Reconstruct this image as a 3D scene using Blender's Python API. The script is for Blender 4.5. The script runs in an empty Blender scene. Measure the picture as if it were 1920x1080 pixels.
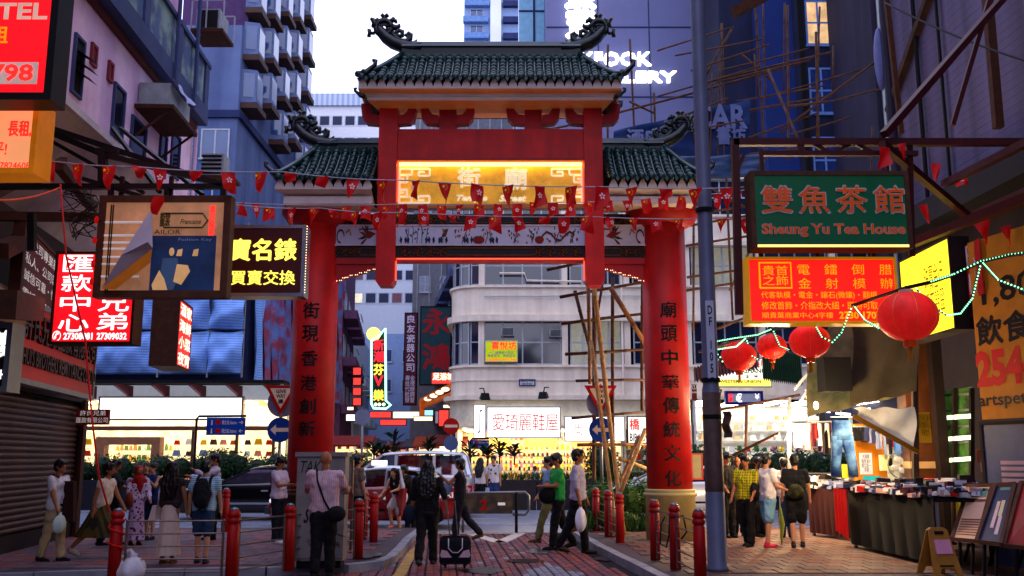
import bpy, math, random
from math import sin, cos, pi, radians, atan, atan2, sqrt
from mathutils import Vector, Matrix
R = random.Random(7)
SC = bpy.context.scene
COL = SC.collection
# ---------------------------------------------------------------- camera, sky, sun, exposure
FPX = 1799.0
PIT = atan(320 / FPX)
CZ = 1.6
cam = bpy.data.cameras.new('camera')
camo = bpy.data.objects.new('camera', cam)
COL.objects.link(camo)
camo.location = (0, 0, CZ)
camo.rotation_euler = (pi / 2 + PIT, 0, 0)
cam.sensor_width = 36
cam.lens = 36 * FPX / 1920
cam.clip_end = 2000
cam.clip_start = .1
SC.camera = camo
SC.render.resolution_x, SC.render.resolution_y = 1024, 576
W = bpy.data.worlds.new('World')
SC.world = W
W.use_nodes = True
nt = W.node_tree
nt.nodes.clear()
sky = nt.nodes.new('ShaderNodeTexSky')
sky.sky_type = 'NISHITA'
sky.sun_disc = False
sky.sun_elevation = radians(2.5)
sky.sun_rotation = radians(150)
bg1 = nt.nodes.new('ShaderNodeBackground')
bg1.inputs[1].default_value = .05
bg2 = nt.nodes.new('ShaderNodeBackground')      # thin even dusk cloud in front of that sky
bg2.inputs[0].default_value = (.93, .98, 1.4, 1)
bg2.inputs[1].default_value = 1.1
addn = nt.nodes.new('ShaderNodeAddShader')
wo = nt.nodes.new('ShaderNodeOutputWorld')
nt.links.new(sky.outputs[0], bg1.inputs[0])
nt.links.new(bg1.outputs[0], addn.inputs[0])
nt.links.new(bg2.outputs[0], addn.inputs[1])
nt.links.new(addn.outputs[0], wo.inputs[0])
sl = bpy.data.lights.new('dusk_sun', 'SUN')
sl.energy = .08
sl.angle = radians(20)
sl.color = (1, .8, .65)
so = bpy.data.objects.new('dusk_sun', sl)
COL.objects.link(so)
so.rotation_euler = (radians(80), 0, radians(30))
SC.view_settings.view_transform = 'Standard'
SC.view_settings.look = 'None'
SC.view_settings.exposure = .58
SC.view_settings.gamma = 1
SC.render.engine = 'CYCLES'
SC.cycles.use_denoising = True
SC.cycles.max_bounces = 5
SC.cycles.diffuse_bounces = 3
SC.cycles.glossy_bounces = 2
SC.cycles.transparent_max_bounces = 6
SC.cycles.sample_clamp_indirect = 4

# ---------------------------------------------------------------- pixel to place
def P(x, y, Y):
    v = (y - 540) / FPX
    f = cos(PIT) + v * sin(PIT)
    u = sin(PIT) - v * cos(PIT)
    return Vector((Y * (x - 960) / FPX / f, Y, CZ + Y * u / f))
def gp(x, y, z=0.):
    v = (y - 540) / FPX
    f = cos(PIT) + v * sin(PIT)
    u = sin(PIT) - v * cos(PIT)
    Y = (z - CZ) / u * f
    return Vector((Y * (x - 960) / FPX / f, Y, z))

# ---------------------------------------------------------------- mesh builder
class B:
    def __init__(s):
        s.v = []; s.f = []; s.mi = []; s.k = 0
    def add(s, vs, fs):
        o = len(s.v)
        s.v += [tuple(p) for p in vs]
        s.f += [tuple(o + i for i in f) for f in fs]
        s.mi += [s.k] * len(fs)
        return s
    def box(s, x0, x1, y0, y1, z0, z1):
        return s.add([(x0, y0, z0), (x1, y0, z0), (x1, y1, z0), (x0, y1, z0), (x0, y0, z1), (x1, y0, z1), (x1, y1, z1), (x0, y1, z1)],
                     [(0, 3, 2, 1), (4, 5, 6, 7), (0, 1, 5, 4), (1, 2, 6, 5), (2, 3, 7, 6), (3, 0, 4, 7)])
    def beam(s, p, q, w, h=None, up=(0, 0, 1)):
        p = Vector(p); q = Vector(q); h = h or w
        d = (q - p).normalized(); up = Vector(up)
        if abs(d.dot(up)) > .99: up = Vector((0, 1, 0))
        a = d.cross(up).normalized() * w / 2
        b = d.cross(a).normalized() * h / 2
        return s.add([p - a - b, p + a - b, p + a + b, p - a + b, q - a - b, q + a - b, q + a + b, q - a + b],
                     [(0, 1, 2, 3), (7, 6, 5, 4), (4, 5, 1, 0), (5, 6, 2, 1), (6, 7, 3, 2), (7, 4, 0, 3)])
    def tube(s, pts, r, n=6, cap=True, flat=None):
        pts = [Vector(p) for p in pts]
        m = len(pts); vs = []
        rs = r if isinstance(r, (list, tuple)) else [r] * m
        ref = None
        for i, p in enumerate(pts):
            d = (pts[min(i + 1, m - 1)] - pts[max(i - 1, 0)])
            if d.length < 1e-9: d = Vector((0, 0, 1))
            d.normalize()
            if ref is None:
                ref = Vector((0, 1, 0)) if abs(d.y) < .9 else Vector((1, 0, 0))
            a = d.cross(ref)
            if a.length < 1e-4: a = d.cross(Vector((1, .1, 0)))
            a.normalize(); b = a.cross(d).normalized()
            ref = b
            for j in range(n):
                t = 2 * pi * (j + .5) / n
                w = a * cos(t) * rs[i] + b * sin(t) * rs[i] * (flat or 1)
                vs.append(p + w)
        fs = []
        for i in range(m - 1):
            for j in range(n):
                k = (j + 1) % n
                fs.append((i * n + j, (i + 1) * n + j, (i + 1) * n + k, i * n + k))
        if cap:
            fs.append(tuple(range(n))); fs.append(tuple((m - 1) * n + j for j in reversed(range(n))))
        return s.add(vs, fs)
    def lathe(s, prof, c=(0, 0, 0), n=16, sx=1, sy=1, cap=True):
        vs = []; fs = []; m = len(prof)
        for r, z in prof:
            for j in range(n):
                t = 2 * pi * j / n
                vs.append((c[0] + r * cos(t) * sx, c[1] + r * sin(t) * sy, c[2] + z))
        for i in range(m - 1):
            for j in range(n):
                k = (j + 1) % n
                fs.append((i * n + j, i * n + k, (i + 1) * n + k, (i + 1) * n + j))
        if cap:
            fs.append(tuple(reversed(range(n)))); fs.append(tuple((m - 1) * n + j for j in range(n)))
        return s.add(vs, fs)
    def prism(s, poly, y0, y1):
        n = len(poly)
        ar = sum(poly[i][0] * poly[(i + 1) % n][1] - poly[(i + 1) % n][0] * poly[i][1] for i in range(n))
        if ar < 0: poly = poly[::-1]
        vs = [(x, y0, z) for x, z in poly] + [(x, y1, z) for x, z in poly]
        fs = [tuple(range(n)), tuple(reversed(range(n, 2 * n)))]
        fs += [(i, i + n, (i + 1) % n + n, (i + 1) % n) for i in range(n)]
        return s.add(vs, fs)
    def disc(s, c, r, y0, y1, n=24):
        return s.prism([(c[0] + r * cos(2 * pi * i / n), c[1] + r * sin(2 * pi * i / n)) for i in range(n)], y0, y1)
    def quad(s, a, b, c, d):
        return s.add([a, b, c, d], [(0, 1, 2, 3)])
    def ell(s, c, r, n=12, m=8):
        vs = [(c[0], c[1], c[2] - r[2])]; fs = []
        for i in range(1, m):
            a = pi * i / m - pi / 2
            for j in range(n):
                t = 2 * pi * j / n
                vs.append((c[0] + r[0] * cos(a) * cos(t), c[1] + r[1] * cos(a) * sin(t), c[2] + r[2] * sin(a)))
        vs.append((c[0], c[1], c[2] + r[2]))
        L = len(vs) - 1
        for j in range(n):
            k = (j + 1) % n
            fs.append((0, 1 + k, 1 + j)); fs.append((L, L - n + j, L - n + k))
            for i in range(m - 2):
                fs.append((1 + i * n + j, 1 + i * n + k, 1 + (i + 1) * n + k, 1 + (i + 1) * n + j))
        return s.add(vs, fs)
    def cap(s, p, q, r0, r1=None, n=10):
        p = Vector(p); q = Vector(q); r1 = r1 or r0
        d = q - p
        d = d.normalized() if d.length > 1e-6 else Vector((0, 0, 1))
        pts = [p - d * r0 * .98, p - d * r0 * .7, p, q, q + d * r1 * .7, q + d * r1 * .98]
        return s.tube(pts, [r0 * .2, r0 * .72, r0, r1, r1 * .72, r1 * .2], n)
    def grid(s, fn, nu, nv):
        vs = [fn(i / nu, j / nv) for j in range(nv + 1) for i in range(nu + 1)]
        w = nu + 1
        return s.add(vs, [(j * w + i, j * w + i + 1, (j + 1) * w + i + 1, (j + 1) * w + i) for j in range(nv) for i in range(nu)])
    def xf(s, M):
        s.v = [tuple(M @ Vector(p)) for p in s.v]
        return s
    def mesh(s, name, mat, smooth=False):
        me = bpy.data.meshes.new(name)
        me.from_pydata(s.v, [], s.f)
        for m in (mat if isinstance(mat, (list, tuple)) else [mat]):
            me.materials.append(m)
        if s.k: me.polygons.foreach_set('material_index', s.mi)
        if smooth: me.polygons.foreach_set('use_smooth', [True] * len(s.f))
        me.update()
        return me
    def build(s, name, mat, parent=None, smooth=False):
        return inst(s.mesh(name, mat, smooth), name, parent)
def inst(me, name, parent=None, loc=None, rot=None, sc=None):
    o = bpy.data.objects.new(name, me)
    COL.objects.link(o)
    if parent is not None: o.parent = parent
    if loc is not None: o.location = loc
    if rot is not None: o.rotation_euler = rot
    if sc is not None: o.scale = sc if isinstance(sc, (tuple, list)) else (sc,) * 3
    return o
def tag(o, label=None, cat=None, group=None, kind=None):
    if label: o['label'] = label
    if cat: o['category'] = cat
    if group: o['group'] = group
    if kind: o['kind'] = kind
    return o
def thing(name, label, cat, loc=(0, 0, 0), rz=0., group=None):
    o = inst(None, name, None, loc, (0, 0, rz))
    o.empty_display_size = .2
    return tag(o, label, cat, group)
def struct(o):
    o['kind'] = 'structure'
    return o
def copy_tree(o, parent=None, loc=None, rz=None, label=None):
    kids = KIDS(o)
    c = o.copy(); COL.objects.link(c)
    if parent is not None: c.parent = parent
    if loc is not None: c.location = loc
    if rz is not None: c.rotation_euler = (0, 0, rz)
    if label: c['label'] = label
    for k in kids: copy_tree(k, c)
    return c
def KIDS(o):
    return [k for k in bpy.data.objects if k.parent is o]

# ---------------------------------------------------------------- materials
def c(r, g, b):
    f = lambda u: (u / 255 / 12.92) if u <= 10 else ((u / 255 + .055) / 1.055) ** 2.4
    q = [f(r), f(g), f(b)]; m = sum(q) / 3          # overall contrast put into the colours: darker darks, slightly purer paint
    return (*[max(.002, ((m + (k - m) * 1.15) * (m + .02) ** .16) * .8) if m + (k - m) * 1.15 > 0 else .002 for k in q], 1)
MC = {}
def mk(name, col, rough=.7, metal=0., var=.18, scale=3., bump=0., em=None, es=0., kind=None, col2=None, p=8., spec=.22, alpha=None):
    if name in MC: return MC[name]
    m = bpy.data.materials.new(name); MC[name] = m
    m.use_nodes = True
    t = m.node_tree; N = t.nodes; L = t.links
    b = N['Principled BSDF']
    b.inputs['Roughness'].default_value = rough
    b.inputs['Metallic'].default_value = metal
    b.inputs['Specular IOR Level'].default_value = spec
    tc = N.new('ShaderNodeTexCoord')
    src = None
    if kind:
        mx = N.new('ShaderNodeMix'); mx.data_type = 'RGBA'
        mx.inputs[6].default_value = col; mx.inputs[7].default_value = col2
        if kind in ('stripez', 'stripex'):
            w = N.new('ShaderNodeTexWave'); w.bands_direction = 'Z' if kind == 'stripez' else 'X'
            w.inputs['Scale'].default_value = p; w.inputs['Distortion'].default_value = .4
            L.new(tc.outputs['Object'], w.inputs[0])
            rp = N.new('ShaderNodeValToRGB'); rp.color_ramp.elements[0].position = .42; rp.color_ramp.elements[1].position = .58
            L.new(w.outputs['Fac'], rp.inputs[0]); L.new(rp.outputs[0], mx.inputs[0])
        elif kind == 'spots':
            w = N.new('ShaderNodeTexVoronoi'); w.inputs['Scale'].default_value = p
            L.new(tc.outputs['Object'], w.inputs['Vector'])
            rp = N.new('ShaderNodeValToRGB'); rp.color_ramp.elements[0].position = .3; rp.color_ramp.elements[1].position = .42
            rp.color_ramp.elements[0].color = (1, 1, 1, 1); rp.color_ramp.elements[1].color = (0, 0, 0, 1)
            L.new(w.outputs['Distance'], rp.inputs[0]); L.new(rp.outputs[0], mx.inputs[0])
        elif kind == 'plaid':
            w = N.new('ShaderNodeTexWave'); w.bands_direction = 'Z'; w.inputs['Scale'].default_value = p
            w2 = N.new('ShaderNodeTexWave'); w2.bands_direction = 'X'; w2.inputs['Scale'].default_value = p
            L.new(tc.outputs['Object'], w.inputs[0]); L.new(tc.outputs['Object'], w2.inputs[0])
            mm = N.new('ShaderNodeMath'); mm.operation = 'MULTIPLY'
            L.new(w.outputs['Fac'], mm.inputs[0]); L.new(w2.outputs['Fac'], mm.inputs[1]); L.new(mm.outputs[0], mx.inputs[0])
        elif kind == 'noise':
            w = N.new('ShaderNodeTexNoise'); w.inputs['Scale'].default_value = p; w.inputs['Detail'].default_value = 5
            L.new(tc.outputs['Object'], w.inputs['Vector'])
            rp = N.new('ShaderNodeValToRGB'); rp.color_ramp.elements[0].position = .42; rp.color_ramp.elements[1].position = .6
            L.new(w.outputs['Fac'], rp.inputs[0]); L.new(rp.outputs[0], mx.inputs[0])
        elif kind == 'streak':       # rain stains that run down the wall
            mp = N.new('ShaderNodeMapping'); mp.inputs['Scale'].default_value = (p, p, p * .08)
            w = N.new('ShaderNodeTexNoise'); w.inputs['Scale'].default_value = 1; w.inputs['Detail'].default_value = 6
            L.new(tc.outputs['Object'], mp.inputs[0]); L.new(mp.outputs[0], w.inputs['Vector'])
            rp = N.new('ShaderNodeValToRGB'); rp.color_ramp.elements[0].position = .35; rp.color_ramp.elements[1].position = .68
            L.new(w.outputs['Fac'], rp.inputs[0]); L.new(rp.outputs[0], mx.inputs[0])
        src = mx.outputs[2]
    if var:
        n = N.new('ShaderNodeTexNoise'); n.inputs['Scale'].default_value = scale; n.inputs['Detail'].default_value = 6
        n.inputs['Roughness'].default_value = .65
        L.new(tc.outputs['Object'], n.inputs['Vector'])
        mr = N.new('ShaderNodeMapRange')
        mr.inputs[1].default_value = .3; mr.inputs[2].default_value = .7
        mr.inputs[3].default_value = 1 - var * 1.3; mr.inputs[4].default_value = 1 + var * .6
        L.new(n.outputs['Fac'], mr.inputs[0])
        mu = N.new('ShaderNodeVectorMath'); mu.operation = 'SCALE'
        if src: L.new(src, mu.inputs[0])
        else: mu.inputs[0].default_value = col[:3]
        L.new(mr.outputs[0], mu.inputs['Scale'])
        src = mu.outputs[0]
        if bump:
            bp = N.new('ShaderNodeBump'); bp.inputs['Strength'].default_value = bump; bp.inputs['Distance'].default_value = .02
            L.new(n.outputs['Fac'], bp.inputs['Height']); L.new(bp.outputs[0], b.inputs['Normal'])
    if src: L.new(src, b.inputs['Base Color'])
    else: b.inputs['Base Color'].default_value = col
    if es:
        b.inputs['Emission Strength'].default_value = es
        if em is None and src: L.new(src, b.inputs['Emission Color'])
        else: b.inputs['Emission Color'].default_value = em or col
    if alpha is not None: b.inputs['Alpha'].default_value = alpha
    return m
def lit(name, col, s=1., **k):
    return mk(name, col, rough=.4, var=k.pop('var', .06), scale=k.pop('scale', 1.5), es=s * .88, **k)
def glass(name, tint=(.6, .7, .8), gl=.35, rough=.03):
    if name in MC: return MC[name]
    m = bpy.data.materials.new(name); MC[name] = m
    m.use_nodes = True
    N = m.node_tree.nodes; L = m.node_tree.links
    N.remove(N['Principled BSDF'])
    tr = N.new('ShaderNodeBsdfTransparent'); tr.inputs[0].default_value = (*tint, 1)
    g = N.new('ShaderNodeBsdfGlossy'); g.inputs['Roughness'].default_value = rough; g.inputs[0].default_value = (.9, .95, 1, 1)
    x = N.new('ShaderNodeMixShader'); x.inputs[0].default_value = gl
    L.new(tr.outputs[0], x.inputs[1]); L.new(g.outputs[0], x.inputs[2])
    L.new(x.outputs[0], N['Material Output'].inputs[0])
    return m
M_black = mk('black_metal', c(30, 28, 30), .5, .3)
M_steel = mk('galvanised_steel', c(150, 152, 158), .4, .7)
M_dark = mk('dark_void', c(18, 17, 20), .9)
M_white = mk('white_paint', c(225, 224, 222), .5)
M_glass = mk('window_glass', c(30, 40, 66), .08, 0, .35, .4, spec=.9)
M_glassb = mk('blue_glass', c(70, 100, 160), .1, 0, .35, .5, spec=.9)
M_frame = mk('aluminium_frame', c(190, 195, 205), .4, .3)
M_rust = mk('rusty_steel', c(92, 52, 36), .8, .2, .35, 6, bump=.3)
M_redsteel = mk('red_painted_steel', c(88, 12, 14), .5, .1, .3, 5)
M_rubber = mk('black_rubber', c(22, 22, 24), .8)
M_bamboo = mk('bamboo', c(172, 120, 78), .6, 0, .35, 6)
M_bambood = mk('dark_bamboo', c(110, 74, 56), .7, 0, .35, 6)
M_wire = mk('black_cable', c(14, 14, 16), .6, var=0)
M_lwhite = lit('lit_white', (1, 1, 1, 1), 1.15, var=0)
M_lyel = lit('lit_yellow', (1, .86, .1, 1), 1.1, var=0)
M_lred = lit('lit_red', (1, .02, .015, 1), 1.1)
M_tube = lit('fluorescent_tube', (1, .97, .9, 1), 9, var=0)
M_warm = lit('warm_bulb', (1, .72, .35, 1), 14, var=0)

# ---------------------------------------------------------------- lettering
TX = []
def text(parent, s, x0, x1, z0, z1, mat, y=-.012, bold=0., ext=0., name='lettering', rot=None, shear=0.):
    cu = bpy.data.curves.new(name, 'FONT')
    cjk = any(ord(q) > 0x2e00 for q in s)
    cu.body = s; cu.resolution_u = 2; cu.offset = 0 if cjk else bold; cu.extrude = .02 if ext else 0; cu.shear = shear
    cu.align_x = 'CENTER'
    cu.space_line = .95
    cu.materials.append(mat)
    o = inst(cu, name, parent)
    if cjk and bold: o['fat'] = max(bold, .012) * 1.1 * (z1 - z0) / (s.count('\n') + 1)
    TX.append((o, x0, x1, z0, z1, y, ext))
    return o
def sign(name, label, cat, x0, y0, x1, y1, Y, face, frame=None, depth=.18, Yr=None, texts=(), fw=.05, group=None, side=None):
    """board seen at photo rectangle x0..x1, y0..y1: left edge Y metres away, right edge Yr; text rectangles in fractions, v down from the top"""
    Yr = Y if Yr is None else Yr
    ym = (y0 + y1) / 2
    a, b_ = P(x0, ym, Y), P(x1, ym, Yr)
    xm = (x0 + x1) / 2; Ym = (Y + Yr) / 2
    h = P(xm, y0, Ym).z - P(xm, y1, Ym).z
    d = b_ - a; d.z = 0
    w = d.length
    m = (a + b_) / 2
    r = thing(name, label, cat, (m.x, m.y, P(xm, y1, Ym).z), atan2(d.y, d.x), group)
    B().box(-w / 2 + fw * .5, w / 2 - fw * .5, .0, depth, fw * .5, h - fw * .5).build('panel', face, r)
    if frame:
        f = B()
        f.box(-w / 2, w / 2, -.02, depth + .01, 0, fw).box(-w / 2, w / 2, -.02, depth + .01, h - fw, h)
        f.box(-w / 2, -w / 2 + fw, -.02, depth + .01, fw, h - fw).box(w / 2 - fw, w / 2, -.02, depth + .01, fw, h - fw)
        f.build('frame', frame, r)
    for t in texts:
        s, u0, v0, u1, v1, mt = t[:6]
        k = t[6] if len(t) > 6 else {}
        text(r, s, -w / 2 + u0 * w, -w / 2 + u1 * w, h * (1 - v1), h * (1 - v0), mt, **k)
    r['w'] = w; r['h'] = h
    return r
def near_box(b, r, u0, v0, u1, v1, y0, y1):
    w, h = r['w'], r['h']
    return b.box(-w / 2 + u0 * w, -w / 2 + u1 * w, y0, y1, h * (1 - v1), h * (1 - v0))
def bamboo(b, p, q, r=.045):
    p = Vector(p); q = Vector(q); L = (q - p).length
    n = max(2, int(L / .45)); pts = []; rs = []
    bend = Vector((R.uniform(-1, 1), 0, R.uniform(-1, 1))) * L * .006
    for i in range(n + 1):
        t = i / n; c0 = p.lerp(q, t) + bend * sin(pi * t)
        d = (q - p) / L * .02
        rr = r * (1.08 - .16 * t)
        if 0 < i < n:
            pts += [c0 - d, c0, c0 + d]; rs += [rr * .97, rr * 1.22, rr * .97]
        else:
            pts += [c0]; rs += [rr]
    return b.tube(pts, rs, 7)
def pole(parent, x0, y0, Y0, x1, y1, Y1, r=.045, mat=None, name='bamboo_pole'):
    return bamboo(B(), P(x0, y0, Y0), P(x1, y1, Y1), r).build(name, mat or M_bamboo, parent, True)
def wire(name, label, pts, r=.012, mat=None, cat='cable', n=5):
    return tag(B().tube(pts, r, n).build(name, mat or M_wire, None, True), label, cat)
def sag(p, q, s, n=14):
    p = Vector(p); q = Vector(q)
    return [p.lerp(q, i / n) - Vector((0, 0, s * 4 * (i / n) * (1 - i / n))) for i in range(n + 1)]
WIN = {}
LITW = [0.]
M_lw = [lit('lit_room_%d' % i, k, s, var=.5, scale=.8) for i, (k, s) in enumerate([((1, .6, .25, 1), .5), ((1, .85, .55, 1), .55), ((.9, .35, .2, 1), .3)])]
def win_mesh(w, h, nx, nz, bar=.05, frame=None, pane=None, sill=True):
    k = (w, h, nx, nz, bar, frame and frame.name, pane and pane.name, sill)
    if k not in WIN:
        b = B(); t = bar
        b.box(-w / 2, w / 2, -.05, .0, 0, t).box(-w / 2, w / 2, -.05, .0, h - t, h)
        b.box(-w / 2, -w / 2 + t, -.05, 0, t, h - t).box(w / 2 - t, w / 2, -.05, 0, t, h - t)
        for i in range(1, nx):
            x = -w / 2 + w * i / nx; b.box(x - t / 2, x + t / 2, -.045, 0, t, h - t)
        for i in range(1, nz):
            z = h * i / nz; b.box(-w / 2 + t, w / 2 - t, -.04, -.001, z - t / 2, z + t / 2)
        if sill: b.box(-w / 2 - .06, w / 2 + .06, -.12, 0, -.09, -.003)
        p = B().box(-w / 2 + .01, w / 2 - .01, -.02, -.002, .01, h - .01)
        WIN[k] = (b.mesh('window', frame or M_frame), p.mesh('pane', pane or M_glass))
    return WIN[k]
def addwin(root, mm, x, z, y=0., rz=0.):
    o = inst(mm[0], 'window', root, (x, y, z), (0, 0, rz))
    q = inst(mm[1], 'pane', o)
    if R.random() < LITW[0]:
        q.material_slots[0].link = 'OBJECT'; q.material_slots[0].material = R.choice(M_lw)
    return o
def block(name, label, x0, x1, Yf, Yb, z1, mat, cat='building', z0=0, rz=0):
    """box building; local frame: front face on y = 0"""
    r = thing(name, label, cat, ((x0 + x1) / 2, Yf, z0), rz)
    w = (x1 - x0) / 2
    B().box(-w, w, 0, Yb - Yf, 0, z1 - z0).build('wall', mat, r)
    return r, w
# ================================================================ ground
M_asph = mk('asphalt', c(118, 120, 130), .32, 0, .25, 2.2, bump=.15, spec=.6)
M_mortar = mk('paver_joint', c(44, 34, 36), .9)
M_pave = [mk('red_paver_%d' % i, c(*k), .62, 0, .3, 7, bump=.2) for i, k in enumerate([(150, 84, 84), (134, 76, 84), (162, 84, 68), (120, 74, 86)])]
M_pgrey = mk('grey_paver', c(150, 146, 160), .6, 0, .3, 7, bump=.2)
M_side = mk('sidewalk_slab', c(134, 106, 112), .7, 0, .3, 4, bump=.2)
M_side2 = mk('sidewalk_slab_dark', c(112, 92, 104), .7, 0, .3, 4, bump=.2)
M_kerb = mk('kerb_stone', c(160, 158, 168), .6, 0, .3, 3, bump=.2)
M_line = mk('road_paint', c(225, 216, 200), .6, 0, .2, 9)
M_yline = mk('yellow_paint', c(205, 160, 80), .6, 0, .4, 5)
g = B().quad((-400, -20, 0), (400, -20, 0), (400, 900, 0), (-400, 900, 0)).build('ground', M_asph); struct(g)
rd = B().quad((-60, 21.6, .004), (60, 21.6, .004), (60, 42, .004), (-60, 42, .004)).build('road', mk('road_asphalt', c(150, 154, 172), .3, 0, .25, 2.5, bump=.12, spec=.6)); struct(rd)
KL = [(-2.05, 21.5), (-2.05, 18.6), (-1.97, 16.5), (-1.95, 15.2), (-2.03, 14.5), (-2.42, 14.05), (-3.4, 13.75), (-5.5, 13.4), (-9.5, 12.2)]
KR = [(1.28, 21.5), (1.41, 20.1), (1.63, 16.8), (1.92, 13.8), (2.15, 11), (2.6, 6)]
def xk(K, y):
    for (a, b_), (d, e) in zip(K, K[1:]):
        if e <= y <= b_: return a + (d - a) * (b_ - y) / (b_ - e)
    return K[-1][0] if y < K[-1][1] else K[0][0]
lane = B().quad((-9.5, -1, .004), (3.2, -1, .004), (1.35, 21.55, .004), (-2.2, 21.55, .004)).build('paved_lane', M_mortar); struct(lane)
bw, bl = .112, .36
meshes = []
for mm in M_pave + [M_pgrey]:
    b_ = B(); q = .008
    b_.add([(-bw / 2 + .006, -bl / 2 + .006, 0), (bw / 2 - .006, -bl / 2 + .006, 0), (bw / 2 - .006, bl / 2 - .006, 0), (-bw / 2 + .006, bl / 2 - .006, 0),
            (-bw / 2 + .006 + q, -bl / 2 + .006 + q, .012), (bw / 2 - .006 - q, -bl / 2 + .006 + q, .012), (bw / 2 - .006 - q, bl / 2 - .006 - q, .012), (-bw / 2 + .006 + q, bl / 2 - .006 - q, .012)],
           [(4, 5, 6, 7), (0, 1, 5, 4), (1, 2, 6, 5), (2, 3, 7, 6), (3, 0, 4, 7)])
    meshes.append(b_.mesh('brick', mm))
rest = B(); nb = 0
sk = -.075
rows = []
Yr0 = 13.2
for j in range(int((21.3 - 6) / bl)):
    Yc = 21.3 - bl * (j + .5)
    rows.append(Yc)
def greyish(x, y):
    return (abs((x - .55) * 1.2) + abs(y - 13.9) * .5 < .55) or (R.random() < .03)
for Yc in sorted(rows, key=lambda y: (y < 13.5, abs(y - 13.5))):
    odd = int(Yc / bl) % 2
    a, b2 = xk(KL, Yc) + .05, xk(KR, Yc) - .32
    if Yc < 13.3: a = -6
    ox = sk * (Yc - 14)
    i0 = math.ceil((a - ox) / bw); i1 = math.floor((b2 - ox) / bw)
    for i in range(i0, i1):
        x = ox + (i + .5 + (.0 if odd else 0)) * bw
        Yo = Yc + (bl / 2 if i % 2 else 0)
        z = .006 + R.uniform(-.002, .003)
        k = 4 if greyish(x, Yo) else R.choice([0, 1, 1, 3, 2, 0])
        if nb < 300 and 13.3 < Yc < 17.2:
            inst(meshes[k], 'brick', lane, (x, Yo, z), (R.uniform(-.006, .006), 0, -atan(sk)))
            nb += 1
        else:
            rest.k = k; Mx = Matrix.Translation((x, Yo, z)) @ Matrix.Rotation(-atan(sk), 4, 'Z')
            rest.add([Mx @ v.co for v in meshes[k].vertices], [tuple(p.vertices) for p in meshes[k].polygons])
rest.k = 1
tag(rest.build('paving_bricks', M_pave + [M_pgrey], lane), kind='stuff')
# white and yellow markings on the lane
def ribbon(pts, w, z=.022):
    b_ = B()
    for p, q in zip(pts, pts[1:]):
        p = Vector((*p, z)); q = Vector((*q, z)); d = (q - p).normalized(); n = Vector((-d.y, d.x, 0)) * w / 2
        b_.quad(p - n, q - n, q + n, p + n)
    return b_
def gxy(x, y): return tuple(gp(x, y)[:2])
w_ = ribbon([gxy(885, 1003), gxy(938, 1019), gxy(975, 1002)], .26).build('give_way_triangle_marking', M_line, lane)
ribbon([gxy(762, 1002), gxy(984, 1002)], .2, .026).build('white_line', M_line, lane)
ribbon([gxy(684, 1004), gxy(782, 1016)], .16, .03).build('white_line', M_line, lane)
ribbon([gxy(790, 1022), gxy(772, 1040), gxy(762, 1058), gxy(750, 1080), (-1.95, 9)], .16, .023).build('yellow_line', M_yline, lane)
ribbon([(-30, 21.75), (30, 21.75)], .12, .012).build('road_edge_line', M_line, rd)
ribbon([(-30, 22.0), (30, 22.0)], .1, .012).build('road_edge_line', M_line, rd)
for k in range(12): ribbon([(-20 + 3.6 * k, 26.5), (-18.4 + 3.6 * k, 26.5)], .12, .012).build('lane_dash', M_line, rd)
for y_ in (24.2, 29.3):
    ribbon([(-30, y_), (30, y_ + .1)], .5, .008).build('worn_wheel_track', mk('polished_asphalt', c(165, 170, 190), .22, 0, .2, 1.5), rd)
# pavements: kerb stones and slabs in relief
SZ = .13
def pavement(name, poly, kerb):
    r = struct(inst(None, name, None, (0, 0, 0)))
    b_ = B(); n = len(poly)
    b_.add([(x, y, 0) for x, y in poly] + [(x, y, SZ - .012) for x, y in poly], [tuple(range(n, 2 * n))] + [(i, (i + 1) % n, (i + 1) % n + n, i + n) for i in range(n)])
    b_.build('surface', mk('paver_bed', c(96, 78, 84), .8, 0, .3, 6), r)
    for p, q in zip(kerb, kerb[1:]):
        p = Vector((*p, 0)); q = Vector((*q, 0)); L = (q - p).length; m = max(1, round(L / .9))
        d = (q - p) / L; nrm = Vector((-d.y, d.x, 0))
        for i in range(m):
            a = p + d * (L * i / m + .008); e = p + d * (L * (i + 1) / m - .008)
            k = B()
            z = SZ + R.uniform(0, .006)
            k.add([a - nrm * .005, e - nrm * .005, e + nrm * .16, a + nrm * .16] + [v + Vector((0, 0, z)) for v in (a + nrm * .01, e + nrm * .01, e + nrm * .16, a + nrm * .16)],
                  [(4, 5, 6, 7), (0, 1, 5, 4), (1, 2, 6, 5), (2, 3, 7, 6), (3, 0, 4, 7)])
            k.build('kerb_stone', M_kerb, r)
    return r
pl = pavement('left_pavement', KL[::-1] + [(-9.9, 21.5), (-9.9, 12.2)][0:1] + [], KL)
pr = pavement('right_pavement', KR + [(14, 6), (14, 21.5)], [(a, b2) for a, b2 in KR[::-1]])
def inside(K, x, y, side):
    return (x < xk(K, y) - .22) if side < 0 else (x > xk(K, y) + .22)
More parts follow.
